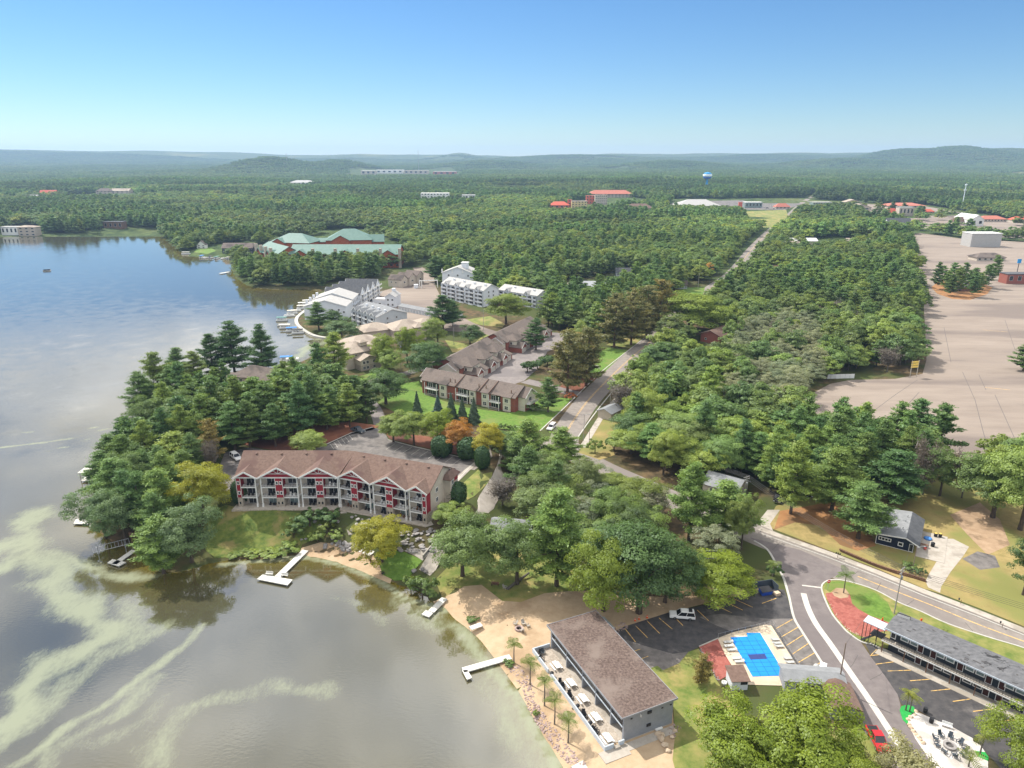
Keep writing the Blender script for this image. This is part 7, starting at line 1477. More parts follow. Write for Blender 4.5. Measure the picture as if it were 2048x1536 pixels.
for x, y in zz(1740,1380,6.649,[(505,400),(520,460),(545,505),(580,555),(610,590),(640,630),(670,670),(700,705),(540,360),(610,290),(590,330)]): boulder(x, y, random.uniform(.38, .55), 'tan boulder edging the gravel fire pit patio', 'tan boulders edging the gravel patio', RT, 0)
for x, y, s in [(1316,1468,.7),(1322,1480,.8),(1330,1492,.7),(1336,1502,.6),(1345,1475,.5),(1350,1462,.45),(1326,1470,.5)]: boulder(x, y, s, 'sandstone boulder at the corner of the grey motel lawn', 'sandstone boulders at the motel corner', RT, 0)
def rubble(name, pts, wd, n, smin, smax, m, label, seed, z=None):
    r = random.Random(seed); s = MB(); line = smooth_line(pts, 6)
    for k in range(n):
        q = line[r.randrange(len(line)-1)]; q2 = line[min(len(line)-1, line.index(q)+1)]; e = (q2-q); t_ = r.random(); nn = Vector((-e.y, e.x)).normalized() if e.length > 0 else Vector((0, 1)); p_ = q+e*t_+nn*r.uniform(-wd, wd)*.5
        h0 = float(height(p_.x, p_.y)[0]) if z is None else z; sz = r.uniform(smin, smax); a = r.uniform(0, 6); ring = [(math.cos(a+i*1.257)*sz*r.uniform(.7,1.1), math.sin(a+i*1.257)*sz*r.uniform(.6,1)) for i in range(5)]; hh = sz*r.uniform(.5, 1.0)
        s.add([(p_.x+u, p_.y+v, h0-.05) for u, v in ring]+[(p_.x+u*.72, p_.y+v*.72, h0+hh*.7) for u, v in ring]+[(p_.x, p_.y, h0+hh)], [(i, (i+1)%5, 5+(i+1)%5, 5+i) for i in range(5)]+[(5+i, 5+(i+1)%5, 10) for i in range(5)])
    o = s.build(name, m); return tag(o, label, 'stones', kind='stuff')
rubble('riprap', [Vector(P(x, y)) for x, y in [(1026,1326),(1052,1364),(1068,1408),(1088,1440),(1110,1470),(1140,1508),(1162,1530)]], 2.2, 620, .10, .34, 'rock_pink', 'pinkish riprap stones along the motel shore', 3)
rubble('mulch_stones', [Vector(P(x, y)) for x, y in [(1655,1196),(1672,1232),(1694,1258),(1710,1268),(1728,1274)]], .8, 46, .08, .2, 'rock_tan', 'pale stones scattered along the red mulch edge', 5, .16)
rubble('pool_stones', [Vector(P(x, y)) for x, y in [(1400,1298),(1418,1330),(1437,1362)]], .6, 70, .08, .18, 'rock_grey', 'pale stones edging the pool mulch', 6, .07)
rubble('rubble_pile', [Vector(P(x, y)) for x, y in [(1224,1262),(1240,1254),(1252,1250)]], 2.2, 60, .12, .3, 'rock_pink', 'heap of broken stones behind the grey motel', 8, .03)
rubble('planter_stones', [Vector(P(x, y)) for x, y in [(1338,1470),(1348,1462),(1352,1450)]], 2.0, 60, .08, .2, 'rock_pink', 'stones of the small bed at the motel corner', 9, .06)
ls = thing('lodge_steps', 'narrow stone steps climbing the lodge bank', 'steps', (*G(703, 1070)[:2], 0)); a = G(703, 1070); b_ = Vector((*P(686, 1024, 4.5), 4.5)); dd = b_-a; n_ = 22
for i in range(n_):
    q = dd*(i/n_); MB().obox((q.x-.8, q.y, a.z+q.z-.1), (1.6, .2, 0), (-.05, dd.length/n_*1.05, 0), (0, 0, .28)).build('step', 'concrete', ls)
# timber edge wall beside the boat ramp
tw_ = thing('timber_wall', 'weathered timber retaining wall beside the boat ramp', 'wall', (*G(872, 1085)[:2], 0)); a = G(846, 1118); b_ = G(893, 1062); c0 = Vector((G(872, 1085).x, G(872, 1085).y, 0))
for k in range(4): MB().beam((a.x-c0.x, a.y-c0.y, a.z+.15+k*.28), (b_.x-c0.x, b_.y-c0.y, b_.z+.15+k*.28), .3, .26).build('timber', 'wood_grey', tw_)
# towers on the skyline
D_t = 2050.; a, fy, fz = ray(1415, 351); X_, Y_, Zt = a/fy*D_t, D_t, CAM_H+fz/fy*D_t; zb = float(height(X_, Y_)[0]); wt = thing('water_tower', 'blue and white water tower above the far forest', 'water tower', (X_, Y_, zb)); H_ = Zt-zb; r_ = 9.5/1420*D_t*.92
MB().lathe([(r_*.45,-2),(r_*.26,4),(r_*.22,H_-r_*.9),(r_*.30,H_-r_*.75)], 16).build('shaft', 'tower_blue', wt, True)
MB().lathe([(r_*.30,H_-r_*.80),(r_*.75,H_-r_*.62),(r_*.97,H_-r_*.22)], 24).build('lower_bowl', 'tower_navy', wt, True); MB().lathe([(r_*.97,H_-r_*.22),(r_,H_),(r_*.95,H_+r_*.25)], 24).build('band', 'tower_white', wt, True); MB().lathe([(r_*.95,H_+r_*.25),(r_*.75,H_+r_*.5),(r_*.3,H_+r_*.68),(.1,H_+r_*.72)], 24).build('dome', 'tower_blue', wt, True)
p = G(1923, 420); H_ = top_height(p.x, p.y, p.z, 367); ct = thing('cell_tower', 'slim white cell tower with antenna rings beyond the car park', 'tower', tuple(p)); MB().tube([(0,0,0),(0,0,H_)], [.9,.5], 8).build('mast', 'tower_white', ct)
for f_ in (.98, .78):
    for k in range(6): MB().box(1.8*math.cos(k)-.3,1.8*math.sin(k)-.3,H_*f_-2.4,1.8*math.cos(k)+.3,1.8*math.sin(k)+.3,H_*f_).build('antenna', 'tower_white', ct)
    MB().lathe([(1.9,H_*f_-1.2),(1.9,H_*f_-.9)], 12).build('ring', 'tower_white', ct)
D_t = 4600.; a, fy, fz = ray(836, 300); zb = float(height(a/fy*D_t, D_t)[0]); rm_ = thing('radio_mast', 'thin lattice radio mast on the skyline', 'mast', (a/fy*D_t, D_t, zb)); H_ = CAM_H+fz/fy*D_t-zb
MB().tube([(0,0,0),(0,0,H_)], [1.6, .8], 4).build('mast', 'metal_grey', rm_); MB().tube([(0,0,H_),(0,0,H_+6)], .3, 4).build('aerial', 'metal_grey', rm_)
a, fy, fz = ray(572, 306); D_t = 4250.; zb = float(height(a/fy*D_t, D_t)[0]); rm_ = thing('radio_mast', 'short radio mast on the dark wooded hill', 'mast', (a/fy*D_t, D_t, zb)); MB().tube([(0,0,0),(0,0,CAM_H+fz/fy*D_t-zb)], [1.6,1.0], 4).build('mast', 'metal_grey', rm_); MB().lathe([(2.5,12),(2.5,15)], 8).build('dish', 'metal_grey', rm_)
# ------------------------------------------------------------------ trees one by one: base column, base row, top row, width in pixels, kind, tone, label
SPOT = [
 (1462,1590,1432,175,'maple','fg','yellow-green tree beside the motel lawn, with its low crown over the grass'),
 (1578,1580,1398,205,'maple','fg','large yellow-green tree hiding the front of the low motel office'),
 (1672,1605,1478,120,'maple','fg','yellow-green tree leaning over the red pickup beside the drive'),
 (1800,1640,1496,150,'pale','ol','thin olive-leaved tree at the end of the pale gravel patio'),
 (2066,1570,1436,130,'maple','fg','yellow-green tree standing in front of the dark two-storey motel'),
 (1403,1366,1311,40,'rust','ol','small bronze tree in a ring of mulch on the motel lawn'),
 (925,1152,1030,118,'broad','n','rounded tree beside the concrete boat ramp'),
 (905,1060,1008,62,'broad','lt','light green tree between the red lodge and the boat ramp'),
 (1034,1168,1032,112,'broad','n','broad tree with a split trunk on the park lawn behind the beach'),
 (1113,1172,985,112,'pine','lt','tall bright green pine on the park lawn behind the beach'),
 (1207,1222,1062,118,'maple','lt','maple with yellow-tipped crown at the back of the sandy beach'),
 (1278,1226,1060,172,'broad','dk','huge dark maple at the edge of the motel parking lot'),
 (1330,1205,1085,100,'broad','dk','dark maple overhanging the parking lot beside the white sport utility'),
 (1431,1188,1112,118,'maple','fg','yellow maple behind the painted bays by the dumpster'),
 (1402,1190,1112,60,'broad','yg','green-yellow tree by the lamp post at the parking lot'),
 (1432,1130,1056,80,'pale','n','sparse pale tree rising behind the yellow maple'),
 (1377,1082,932,78,'pine','lt','tall light pine with open boughs near the road bend'),
 (1446,1072,966,98,'pine','lt','broad light pine beside the grey-roofed house'),
 (1482,1099,986,54,'broad','ol','bronze oak at the kerb where the drive meets the road'),
 (1581,1028,892,76,'pine','yg','yellow-green pine with a bare trunk beside the left driveway'),
 (1663,1022,903,100,'pine','ol','olive pine above the orange needle litter'),
 (1716,1077,972,98,'pine','n','bushy pine shading the dark blue house'),
 (1782,1004,905,105,'pine','dk','dark dense pine behind the dark blue house'),
 (1845,990,878,66,'bare','n','bare grey tree at the car park corner behind the lawn'),
 (1879,992,896,66,'broad','n','small dark oak between two bare grey trees'),
 (1923,996,903,60,'bare','n','bare twiggy tree standing alone before the wide car park'),
 (1985,1035,914,124,'broad','n','rounded oak at the back of the dry lawn'),
 (2040,1060,894,120,'broad','lt','light green oak at the back corner of the dry lawn'),
 (2046,1190,1066,76,'broad','dk','dark oak standing in the dry front lawn'),
 (764,1124,1040,86,'maple','or_top','round golden maple on the lodge beach'),
 (628,905,861,62,'broad','lt','light green tree rising behind the red lodge roof'),
 (911,1008,964,44,'hedge','n','dark clipped evergreen at the end wall of the red lodge'),
 (482,1005,960,34,'hedge','n','dark evergreen shrub at the far corner of the red lodge'),
 (787,884,822,58,'broad','lt','light green tree at the top of the lodge car park drive'),
 (828,890,822,62,'broad','lt','light green tree second along the lodge car park edge'),
 (876,893,822,60,'maple','lt','yellow-green maple third along the lodge car park edge'),
 (918,904,842,62,'maple','rd','red-orange maple above the clipped evergreens of the car park edge'),
 (974,912,846,58,'maple','n','yellow maple at the street end of the car park edge'),
 (884,912,872,42,'hedge','n','dark clipped evergreen under the yellow-green maple'),
 (936,917,876,44,'hedge','n','dark clipped evergreen under the red-orange maple'),
 (965,937,893,30,'hedge','n','lone dark clipped evergreen at the car park corner'),
 (1096,824,757,44,'pine','n','dense young pine at the end wall of the brick condominium'),
 (835,834,782,26,'spruce','n','dark spruce first in the row on the bright lawn'),
 (876,829,789,26,'spruce','bl','blue spruce on the bright lawn'),
 (903,842,784,30,'spruce','n','grey-green spruce beside the utility pole on the bright lawn'),
 (925,846,795,28,'spruce','n','grey-green spruce in front of the brick condominium balconies'),
 (948,846,793,30,'spruce','n','grey-green spruce nearest the street corner hedge'),
 (772,808,731,84,'broad','dk','dark spreading oak on the lawn corner by the lane'),
 (850,752,680,72,'broad','dk','dark oak behind the long brown condominium roof'),
 (772,738,667,44,'maple','lt','yellow-green tree before the stone condominium wall'),
 (815,728,653,46,'maple','lt','yellow-green tree at the stone condominium corner'),
 (780,750,697,44,'broad','lt','light green tree under the yellow-green trees by the stone condominium'),
 (876,694,634,46,'broad','lt','light green round tree beside the small tennis-green lot'),
 (886,660,594,58,'pine','dk','large dark pine above the row of garages'),
 (906,652,604,38,'pine','dk','dark pine second above the row of garages'),
 (940,688,650,42,'broad','dk','low dark tree by the lane behind the brown condominiums'),
 (1012,648,585,68,'broad','yg','yellow-green willow-like tree before the long white condominium'),
 (1135,784,664,76,'rust','n','rust-brown pine beside the court entrance'),
 (1172,772,660,80,'rust','n','rust-brown pine standing by the avenue lawn'),
 (1152,750,668,70,'rust','ol','bronze pine in the bed of the court'),
 (1160,700,636,46,'broad','lt','light green round tree above the court'),
 (1228,694,590,66,'rust','n','rust-brown pine first along the avenue'),
 (1262,690,584,66,'rust','n','rust-brown pine second along the avenue'),
 (1292,676,574,62,'rust','n','rust-brown pine third along the avenue'),
 (1318,662,562,60,'rust','ol','bronze pine fourth along the avenue'),
 (1378,668,588,112,'broad','yg','large yellow-green oak across the avenue from the bronze pines'),
 (1300,865,776,78,'broad','yg','yellow-green oak at the edge of the wood by the avenue'),
 (427,752,672,52,'pine','dk','dark pine standing alone against the lake'),
 (470,750,645,68,'pine','dk','tallest dark pine beside the brown lake house'),
 (528,754,656,56,'pine','dk','dark layered pine behind the brown lake house'),
 (360,770,698,44,'pine','n','slim pine on the lake bank of the peninsula'),
 (392,774,706,44,'pine','ol','slim olive pine on the lake bank of the peninsula'),
 (322,814,708,66,'pine','ol','tall olive pine at the water on the peninsula'),
 (290,838,748,62,'pine','n','spreading pine leaning towards the lake on the peninsula'),
 (350,822,738,56,'pine','n','green pine among the lakeside oaks'),
 (314,880,795,64,'broad','n','grey-green oak on the peninsula bank'),
 (375,875,790,86,'broad','n','wide green oak in the middle of the peninsula'),
 (302,898,868,50,'maple','n','low golden maple among the peninsula trees'),
 (360,962,868,88,'pine','yg','bright yellow-green pine on the peninsula'),
 (425,925,842,50,'rust','ol','bronze pine beside the lodge side drive'),
 (425,945,880,44,'bare','n','pale bare shrub-tree beside the lodge side drive'),
 (408,1034,928,92,'maple','or_top','golden maple with orange top beside the red lodge'),
 (330,1064,945,80,'pine','lt','light green pine behind the grey-green oak'),
 (384,1124,1002,100,'broad','gy','grey-green oak on the lodge shore'),
 (328,1146,1040,84,'pine','lt','light green pine at the water edge by the boat lift'),
 (212,1076,970,86,'broad','gy','grey-green oak overhanging the lake on the point'),
 (252,1088,986,72,'broad','gy','grey-green oak above the wooden deck'),
 (232,966,872,64,'pine','n','green pine on the left bank of the peninsula'),
 (256,930,838,52,'pine','dk','dark pine on the outer bank of the peninsula'),
 (215,1000,905,66,'pine','n','green pine over the covered boat dock'),
 (280,1010,900,76,'broad','n','green oak in the heart of the peninsula'),
 (300,1000,905,60,'pine','n','green pine in the heart of the peninsula'),
 (640,752,688,30,'spruce','n','dark spruce beside the stone condominium'),
 (672,755,668,56,'pine','yg','bright green pine before the stone condominium'),
 (638,660,608,44,'pine','n','round pine on the marina lawn'),
 (684,690,640,62,'broad','gy','grey-green oak at the marina lawn'),
 (665,655,620,30,'broad','dk','small dark tree against the white condominium wall'),
 (1054,934,842,72,'pine','lt','light pine at the street corner'),
 (1124,940,858,68,'pine','lt','light pine second at the street corner'),
 (1005,1010,955,70,'bare','n','dead grey tree beside the lane'),
 (1072,700,640,40,'pine','dk','dark pine at the end of the brown condominium row'),
 (872,564,514,40,'pine','dk','dark pine at the gate of the white condominiums'),
]
SHRUBS = [
 (845,1196,1158,56,'n','rounded green bush on the lakeshore by the boat ramp'), (822,1182,1152,34,'lt','light green bush beside the lakeshore boulders'), (655,1040,1022,46,'dk','dark green bush on the slope beside the lodge steps'),
 (620,1052,1024,52,'dk','dark green bush on the slope above the boulders'), (672,1042,1016,22,'dk','dark rounded bush against the lodge steps'), (600,1060,1036,40,'n','green bush at the foot of the lodge slope'),
 (636,1084,1062,36,'lt','bright green bush above the lodge beach boulders'), (676,1080,1062,32,'lt','bright green bush beside the lodge beach steps'), (655,1066,1046,32,'ol','olive bush in the middle of the lodge slope'),
 (588,1076,1056,34,'n','green bush on the grassy bank'), (500,1112,1102,40,'yg','yellow-green reeds bush at the lodge water edge'), (540,1112,1100,46,'yg','yellow-green bush at the water edge by the long dock'), (575,1104,1088,44,'lt','bright green bush on the shore by the long dock'), (470,1114,1106,30,'yg','low yellow-green bush at the shaded water edge'),
 (1548,1150,1128,26,'dk','dark bush at the kerb of the drive'), (1462,1065,1048,30,'n','green bush by the roadside'), (1840,1150,1138,22,'dk','dark shrub at the end of the block retaining wall'), (1818,1138,1126,30,'n','green shrub along the block retaining wall'),
 (1016,1330,1322,24,'n','low green bush at the end of the long white dock'), (1072,1432,1422,16,'lt','low bright bush among the shore stones'), (945,1243,1234,24,'n','grass clump beside the little beach dock'), (1468,1346,1332,12,'dk','dark potted shrub by the pool deck'), (1597,1356,1340,14,'ol','potted shrub with yellow leaves at the pool corner'),
 (1065,822,808,30,'n','dark green bush at the brick condominium terrace'), (1140,800,785,20,'rd','purple-leaved bush at the court entry'), (1000,858,847,12,'n','clipped bush first in the low hedge at the corner'), (1010,859,848,12,'n','clipped bush second in the low hedge at the corner'), (1020,860,849,12,'n','clipped bush third in the low hedge at the corner'), (1030,860,850,12,'n','clipped bush fourth in the low hedge at the corner'),
 (1055,745,722,34,'dk','dark juniper at the court edge'), (1075,738,716,34,'dk','dark juniper second at the court edge'), (1095,730,708,34,'dk','dark juniper third at the court edge'),
 (1190,905,880,30,'lt','light bush by the avenue pavement'), (1228,900,868,34,'n','green bush before the shaded house by the avenue'), (975,700,688,18,'n','round bush at the green strip'), (890,722,708,20,'n','round dark bush by the parking spaces'),
]
for bx_, by_, ty_, wpx, kind, tone, label in SPOT:
    p = G(bx_, by_); ht = top_height(p.x, p.y, p.z, ty_); wd = wpx * mpp(p.x, p.y, p.z + ht * .5) * (1.14 if kind in ('broad', 'pine', 'maple', 'pale') else 1)
    tint = T_.get(tone, (1, 1, 1))
    if kind == 'maple': tint = {'lt': (.62, .85, 1.1), 'fg': (.58, .78, .8), 'rd': (1.1, .55, .9), 'or_top': (.95, .98, .9)}.get(tone, (1.0, .95, .9))
    if kind == 'pine' and tone == 'yg': tint = (1.75, 1.4, .9)
    plant(kind, p.x, p.y, p.z, max(1.5, ht), wd, jit(tint, .06), label, cat='shrub' if kind == 'hedge' else 'tree')
for bx_, by_, ty_, wpx, tone, label in SHRUBS:
    p = G(bx_, by_); ht = top_height(p.x, p.y, p.z, ty_); wd = wpx * mpp(p.x, p.y, p.z)
    plant('shrub', p.x, p.y, p.z - .05, max(.7, ht), wd, jit(T_[tone], .06), label, cat='shrub')

# ------------------------------------------------------------------ woods
def w_(lst): return np.array([P(x, y, 0) for x, y in lst])
WOODS = {
 'car park wood': w_([(1290,735),(1330,690),(1400,640),(1500,560),(1560,520),(1830,540),(1838,620),(1840,735),(1790,748),(1690,752),(1655,764),(1606,795),(1600,845),(1618,875),(1560,920),(1500,975),(1440,1005),(1370,988),(1300,958),(1240,928),(1212,895),(1236,860),(1238,815)]),
 'roadside strip': w_([(1480,960),(1560,905),(1620,880),(1720,885),(1830,893),(1880,905),(1880,945),(1850,960),(1760,985),(1640,985),(1540,1000)]),
 'strip by the wide car park': w_([(1960,935),(2048,950),(2140,955),(2140,1000),(2048,1000),(1970,985)]),
 'street grove': w_([(985,930),(1010,905),(1060,920),(1110,940),(1180,970),(1260,1005),(1330,1035),(1350,1080),(1290,1120),(1200,1125),(1130,1105),(1070,1070),(1030,1015)]),
 'court pines': w_([(1090,658),(1085,640),(1092,618),(1110,608),(1180,604),(1250,588),(1325,575),(1335,600),(1305,635),(1245,668),(1212,682),(1150,668),(1120,662)]),
 'peninsula': w_([(225,1055),(215,1020),(232,975),(265,920),(310,875),(360,825),(420,800),(470,792),(560,785),(640,775),(700,800),(745,840),(715,880),(640,905),(560,925),(500,935),(450,925),(415,940),(412,990),(400,1040),(385,1095),(340,1115),(290,1095),(250,1070)])}
NOFOREST = [(LAKE, 4.0)] + [(w_(l), m_) for l, m_ in [
 ([(1815,470),(1840,466),(1930,478),(2048,484),(2300,500),(2500,900),(2130,950),(2048,942),(1985,930),(1900,905),(1830,885),(1700,872),(1620,865),(1606,832),(1610,795),(1660,768),(1700,760),(1790,758),(1845,748),(1853,720),(1848,620),(1840,560),(1828,510)], 2.5),
 ([(598,640),(620,595),(660,572),(755,555),(770,540),(815,535),(838,528),(852,515),(868,522),(875,560),(885,580),(1000,600),(1100,590),(1130,560),(1250,560),(1256,588),(1180,612),(1100,622),(1090,640),(1110,665),(960,760),(600,760)], 0),
 ([(505,530),(510,500),(560,480),(690,462),(730,470),(806,490),(806,522),(640,528)], 2),
 ([(365,512),(405,497),(440,488),(512,482),(520,500),(500,522),(380,522)], 0),
 ([(1322,424),(1348,401),(1480,399),(1600,399),(1700,408),(1700,418),(1640,424),(1582,424),(1578,440),(1548,458),(1500,454),(1472,426),(1380,424)], 2),
 ([(1700,408),(1850,412),(2060,446),(2060,482),(1930,474),(1840,460),(1730,434)], 3),
 ([(1330,606),(1365,572),(1415,572),(1410,596),(1372,608)], 0), ([(1820,560),(2060,518),(2060,565),(1960,592)], 3),
 ([(1092,424),(1150,402),(1230,396),(1290,398),(1300,408),(1200,424),(1120,430)], 4),
 ([(-10,480),(0,468),(30,452),(80,452),(82,478)], 2), ([(60,398),(200,386),(270,388),(270,398),(100,404)], 6), ([(420,388),(480,384),(640,372),(640,378),(520,388)], 6),
 ([(690,346),(900,340),(940,345),(900,352),(700,354)], 8), ([(838,402),(905,396),(950,398),(950,408),(840,412)], 4), ([(1560,488),(1640,478),(1740,478),(1745,490),(1640,498)], 3),
 ([(1180,570),(1240,540),(1300,545),(1290,560),(1230,580)], 0), ([(1530,548),(1580,540),(1600,555),(1540,565)], 0), ([(1395,690),(1450,690),(1460,660),(1430,640),(1395,660)], 0), ([(1375,975),(1475,975),(1485,1000),(1400,1000)], 2), ([(985,1075),(1050,1075),(1050,1110),(985,1110)], 1),
 ([(850,522),(862,505),(872,505),(876,530)], 0),([(2030,345),(2060,345),(2060,352),(2030,352)], 8), ([(1790,300),(1810,300),(1810,302),(1790,302)], 1)]]
RD = np.array([(p[0], p[1]) for p in road_w])
def road_dist(pts):
    d = np.full(len(pts), 1e9)
    for i in range(len(RD) - 1):
        e = RD[i+1] - RD[i]; t_ = np.clip(((pts - RD[i]) @ e) / (e @ e + 1e-9), 0, 1); d = np.minimum(d, np.hypot(*(pts - RD[i] - t_[:, None] * e).T))
    return d
RNG = np.random.default_rng(11)
def lattice(y0, y1, s, far_x):
    ys = np.arange(y0, y1, s); out = []
    for y in ys:
        hx = y * .78 + far_x; xs = np.arange(-hx, hx, s); out.append(np.stack([xs, np.full(len(xs), y)], 1))
    a = np.concatenate(out); return a + RNG.uniform(-.6, .6, a.shape) * s
def clear(a, extra=0):
    ok = np.ones(len(a), bool)
    lucky = np.random.default_rng(5).uniform(size=len(a)) < .05
    for i, (poly, mg) in enumerate(NOFOREST): ok &= (sdist(a, poly) > mg + extra) | (lucky if i == 6 else False)
    return ok & (road_dist(a) > np.where(a[:, 1] > 380, 12.5, 7.5) + extra)
tx = np.array([(q[0], q[1], q[2]) for q in TREES])
bl = np.array(BLD) if len(BLD) else np.zeros((0, 3))
def free(a, arr, k):
    ok = np.ones(len(a), bool)
    for X, Y, r in arr: ok &= np.hypot(a[:, 0] - X, a[:, 1] - Y) > r * k
    return ok
parts = []
for nm_, poly in WOODS.items():
    lo, hi = poly.min(0), poly.max(0); s_ = 6.6 if nm_ != 'car park wood' else 8.3
    g_ = np.stack(np.meshgrid(np.arange(lo[0], hi[0], s_), np.arange(lo[1], hi[1], s_)), -1).reshape(-1, 2) + 0.
    g_ += RNG.uniform(-.42, .42, g_.shape) * s_
    g_ = g_[(sdist(g_, poly) < -1) & ((g_[:, 1] < 432) | (nm_ == 'court pines'))]; g_ = g_[(clear(g_) if nm_ != 'court pines' else road_dist(g_) > 7) & free(g_, tx, .42) & free(g_, bl, 1.0)]
    parts += [(x, y, nm_) for x, y in g_]
a = lattice(430, 860, 8.6, 30); a = a[sdist(a, WOODS['court pines']) > 2]; a = a[clear(a) & free(a, bl, 1.0) & free(a, tx, .45)]
parts += [(x, y, 'middle forest') for x, y in a]
b_ = lattice(860, 1600, 9.2, 30); b_ = b_[clear(b_) & free(b_, bl, 1.0)]
c_ = lattice(1600, 2700, 11.0, 30); c_ = c_[clear(c_) & free(c_, bl, 1.0)]
def species(x, y, zone):
    n = fbm(np.array([x / 130.]), np.array([y / 130.]), 41)[0] + random.uniform(-.13, .13)
    t_ = {'car park wood': .62, 'roadside strip': .36, 'strip by the wide car park': .6, 'street grove': .60, 'court pines': .2, 'island': .0, 'peninsula': .42}.get(zone, .54 if x < 0 else .585)
    if zone == 'street grove' and random.random() < .25: return 'pale'
    if zone == 'car park wood':
        k_ = min(1, max(0, ((x - 98) * 52 + (y - 256) * 130) / (52 ** 2 + 130 ** 2))); d = math.hypot(x - 98 - 52 * k_, y - 256 - 130 * k_)
        if d < 19 and random.random() < .72: return 'pale'
        if random.random() < .03: return 'bare'
    return 'pine' if n > t_ else 'broad'
WLAB = {'broad': 'oak', 'pine': 'pine', 'pale': 'silvery olive tree', 'bare': 'leafless grey tree'}
ZLAB = {'island': 'on the islands of the wide car park', 'car park wood': 'in the wood between the avenue and the wide car park', 'roadside strip': 'in the strip of trees behind the roadside houses', 'strip by the wide car park': 'in the belt between the dry lawn and the wide car park',
        'street grove': 'in the grove between the beach and the street', 'court pines': 'in the pine row behind the brick condominium court', 'peninsula': 'in the wood on the peninsula beside the red lodge', 'middle forest': 'in the forest beyond the white condominiums'}
for x_, y_ in [(1872,578),(1883,570),(1893,582),(1904,570),(1914,586),(1925,574),(1936,582),(1948,570),(1958,580),(1900,592),(1945,594),(1972,576),(1988,560),(2046,742),(1815,525),(1740,470),(1752,468),(1764,470)]:
    q_ = P(x_, y_); parts.append((q_[0], q_[1], 'island'))
cnt = {k: 0 for k in NAMES}
def zone_words(zone, x, y):
    if zone == 'car park wood':
        p_ = np.array([[x, y]]); rd = road_dist(p_)[0]; cp_ = sdist(p_, NOFOREST[1][0])[0]
        if rd < 20: return 'lining the avenue at the edge of the wood'
        if cp_ < 16: return 'fringing the wide car park'
        if y < 235: return 'of the wood nearest the overhead cables'
        if y > 420: return 'of the wood beyond the brick house'
        if y > 330: return 'of the wood around the brick house'
    if zone == 'peninsula':
        d_ = sdist(np.array([[x, y]]), LAKE)[0]
        if d_ < 14: return 'on the lake bank of the peninsula'
        if y > 245: return 'of the peninsula wood below the brown lake house'
        if y > 195: return 'of the peninsula wood beside the lodge car park'
    return ZLAB[zone]
for q in SPOT: cnt[q[4]] += 1
rest = []
parts.sort(key=lambda q: math.hypot(q[0], q[1]) + (0 if q[2] != 'middle forest' else 150))
CAP = {'broad': 285, 'pine': 285, 'pale': 120, 'bare': 40}
SKIP = set()
for x, y, zone in parts:
    sp = species(x, y, zone); z = float(height(x, y)[0])
    if sp == 'pine': ht, wd = random.uniform(12, 20), random.uniform(8, 12); tint = jit(random.choice([(1, 1, 1), (1, 1, 1), (.8, .88, .95), (1.35, 1.2, .95)]))
    elif sp == 'broad':
        ht, wd = random.uniform(8.5, 17), random.uniform(9.5, 16.5); tint = jit(random.choice([(1, 1, 1), (1, 1, 1), (.85, .9, 1.0), (1.3, 1.2, 1.0), (1.15, 1.05, 1.2), (1.4, 1.25, .9)] if zone != 'middle forest' else [(1, 1, 1), (.9, .95, 1.0), (1.25, 1.15, 1.0), (1.5, 1.3, .9)]))
        if random.random() < .003: tint = jit((2.6, 1.0, .8))
    else: ht, wd = random.uniform(9, 13.5), random.uniform(9, 13.5); tint = jit((1, 1, 1))
    kf = .66 + .74 * float(fbm(np.array([x / 55.]), np.array([y / 55.]), 55)[0]); tint = tuple(v * kf for v in tint)
    if zone == 'street grove': ht *= .85
    if cnt[sp] < CAP[sp]:
        cnt[sp] += 1
        lum = tint[1]; yel = tint[0] / tint[1]
        tone = ('rust-orange' if yel > 1.9 else 'yellow-green' if yel > 1.17 else 'light green' if lum > 1.1 else 'deep green' if lum < .93 else 'green') if sp in ('broad', 'pine') else ''
        size = 'tall' if ht > 15.2 else 'low' if ht < 10.6 else 'wide' if wd > 12.6 else 'slim' if wd < 8.6 else 'middling'
        lab = (size + ' ' + tone + ' ' + WLAB[sp]).replace('  ', ' ') + ' ' + zone_words(zone, x, y)
        plant(sp, x, y, z, ht, wd, tint, lab, lab, 'near' if (math.hypot(x, y) < 235 or sp in ('pale', 'bare')) else 'mid')
    else: rest.append(('broad' if sp == 'bare' else sp, x, y, z, ht, wd, tint))

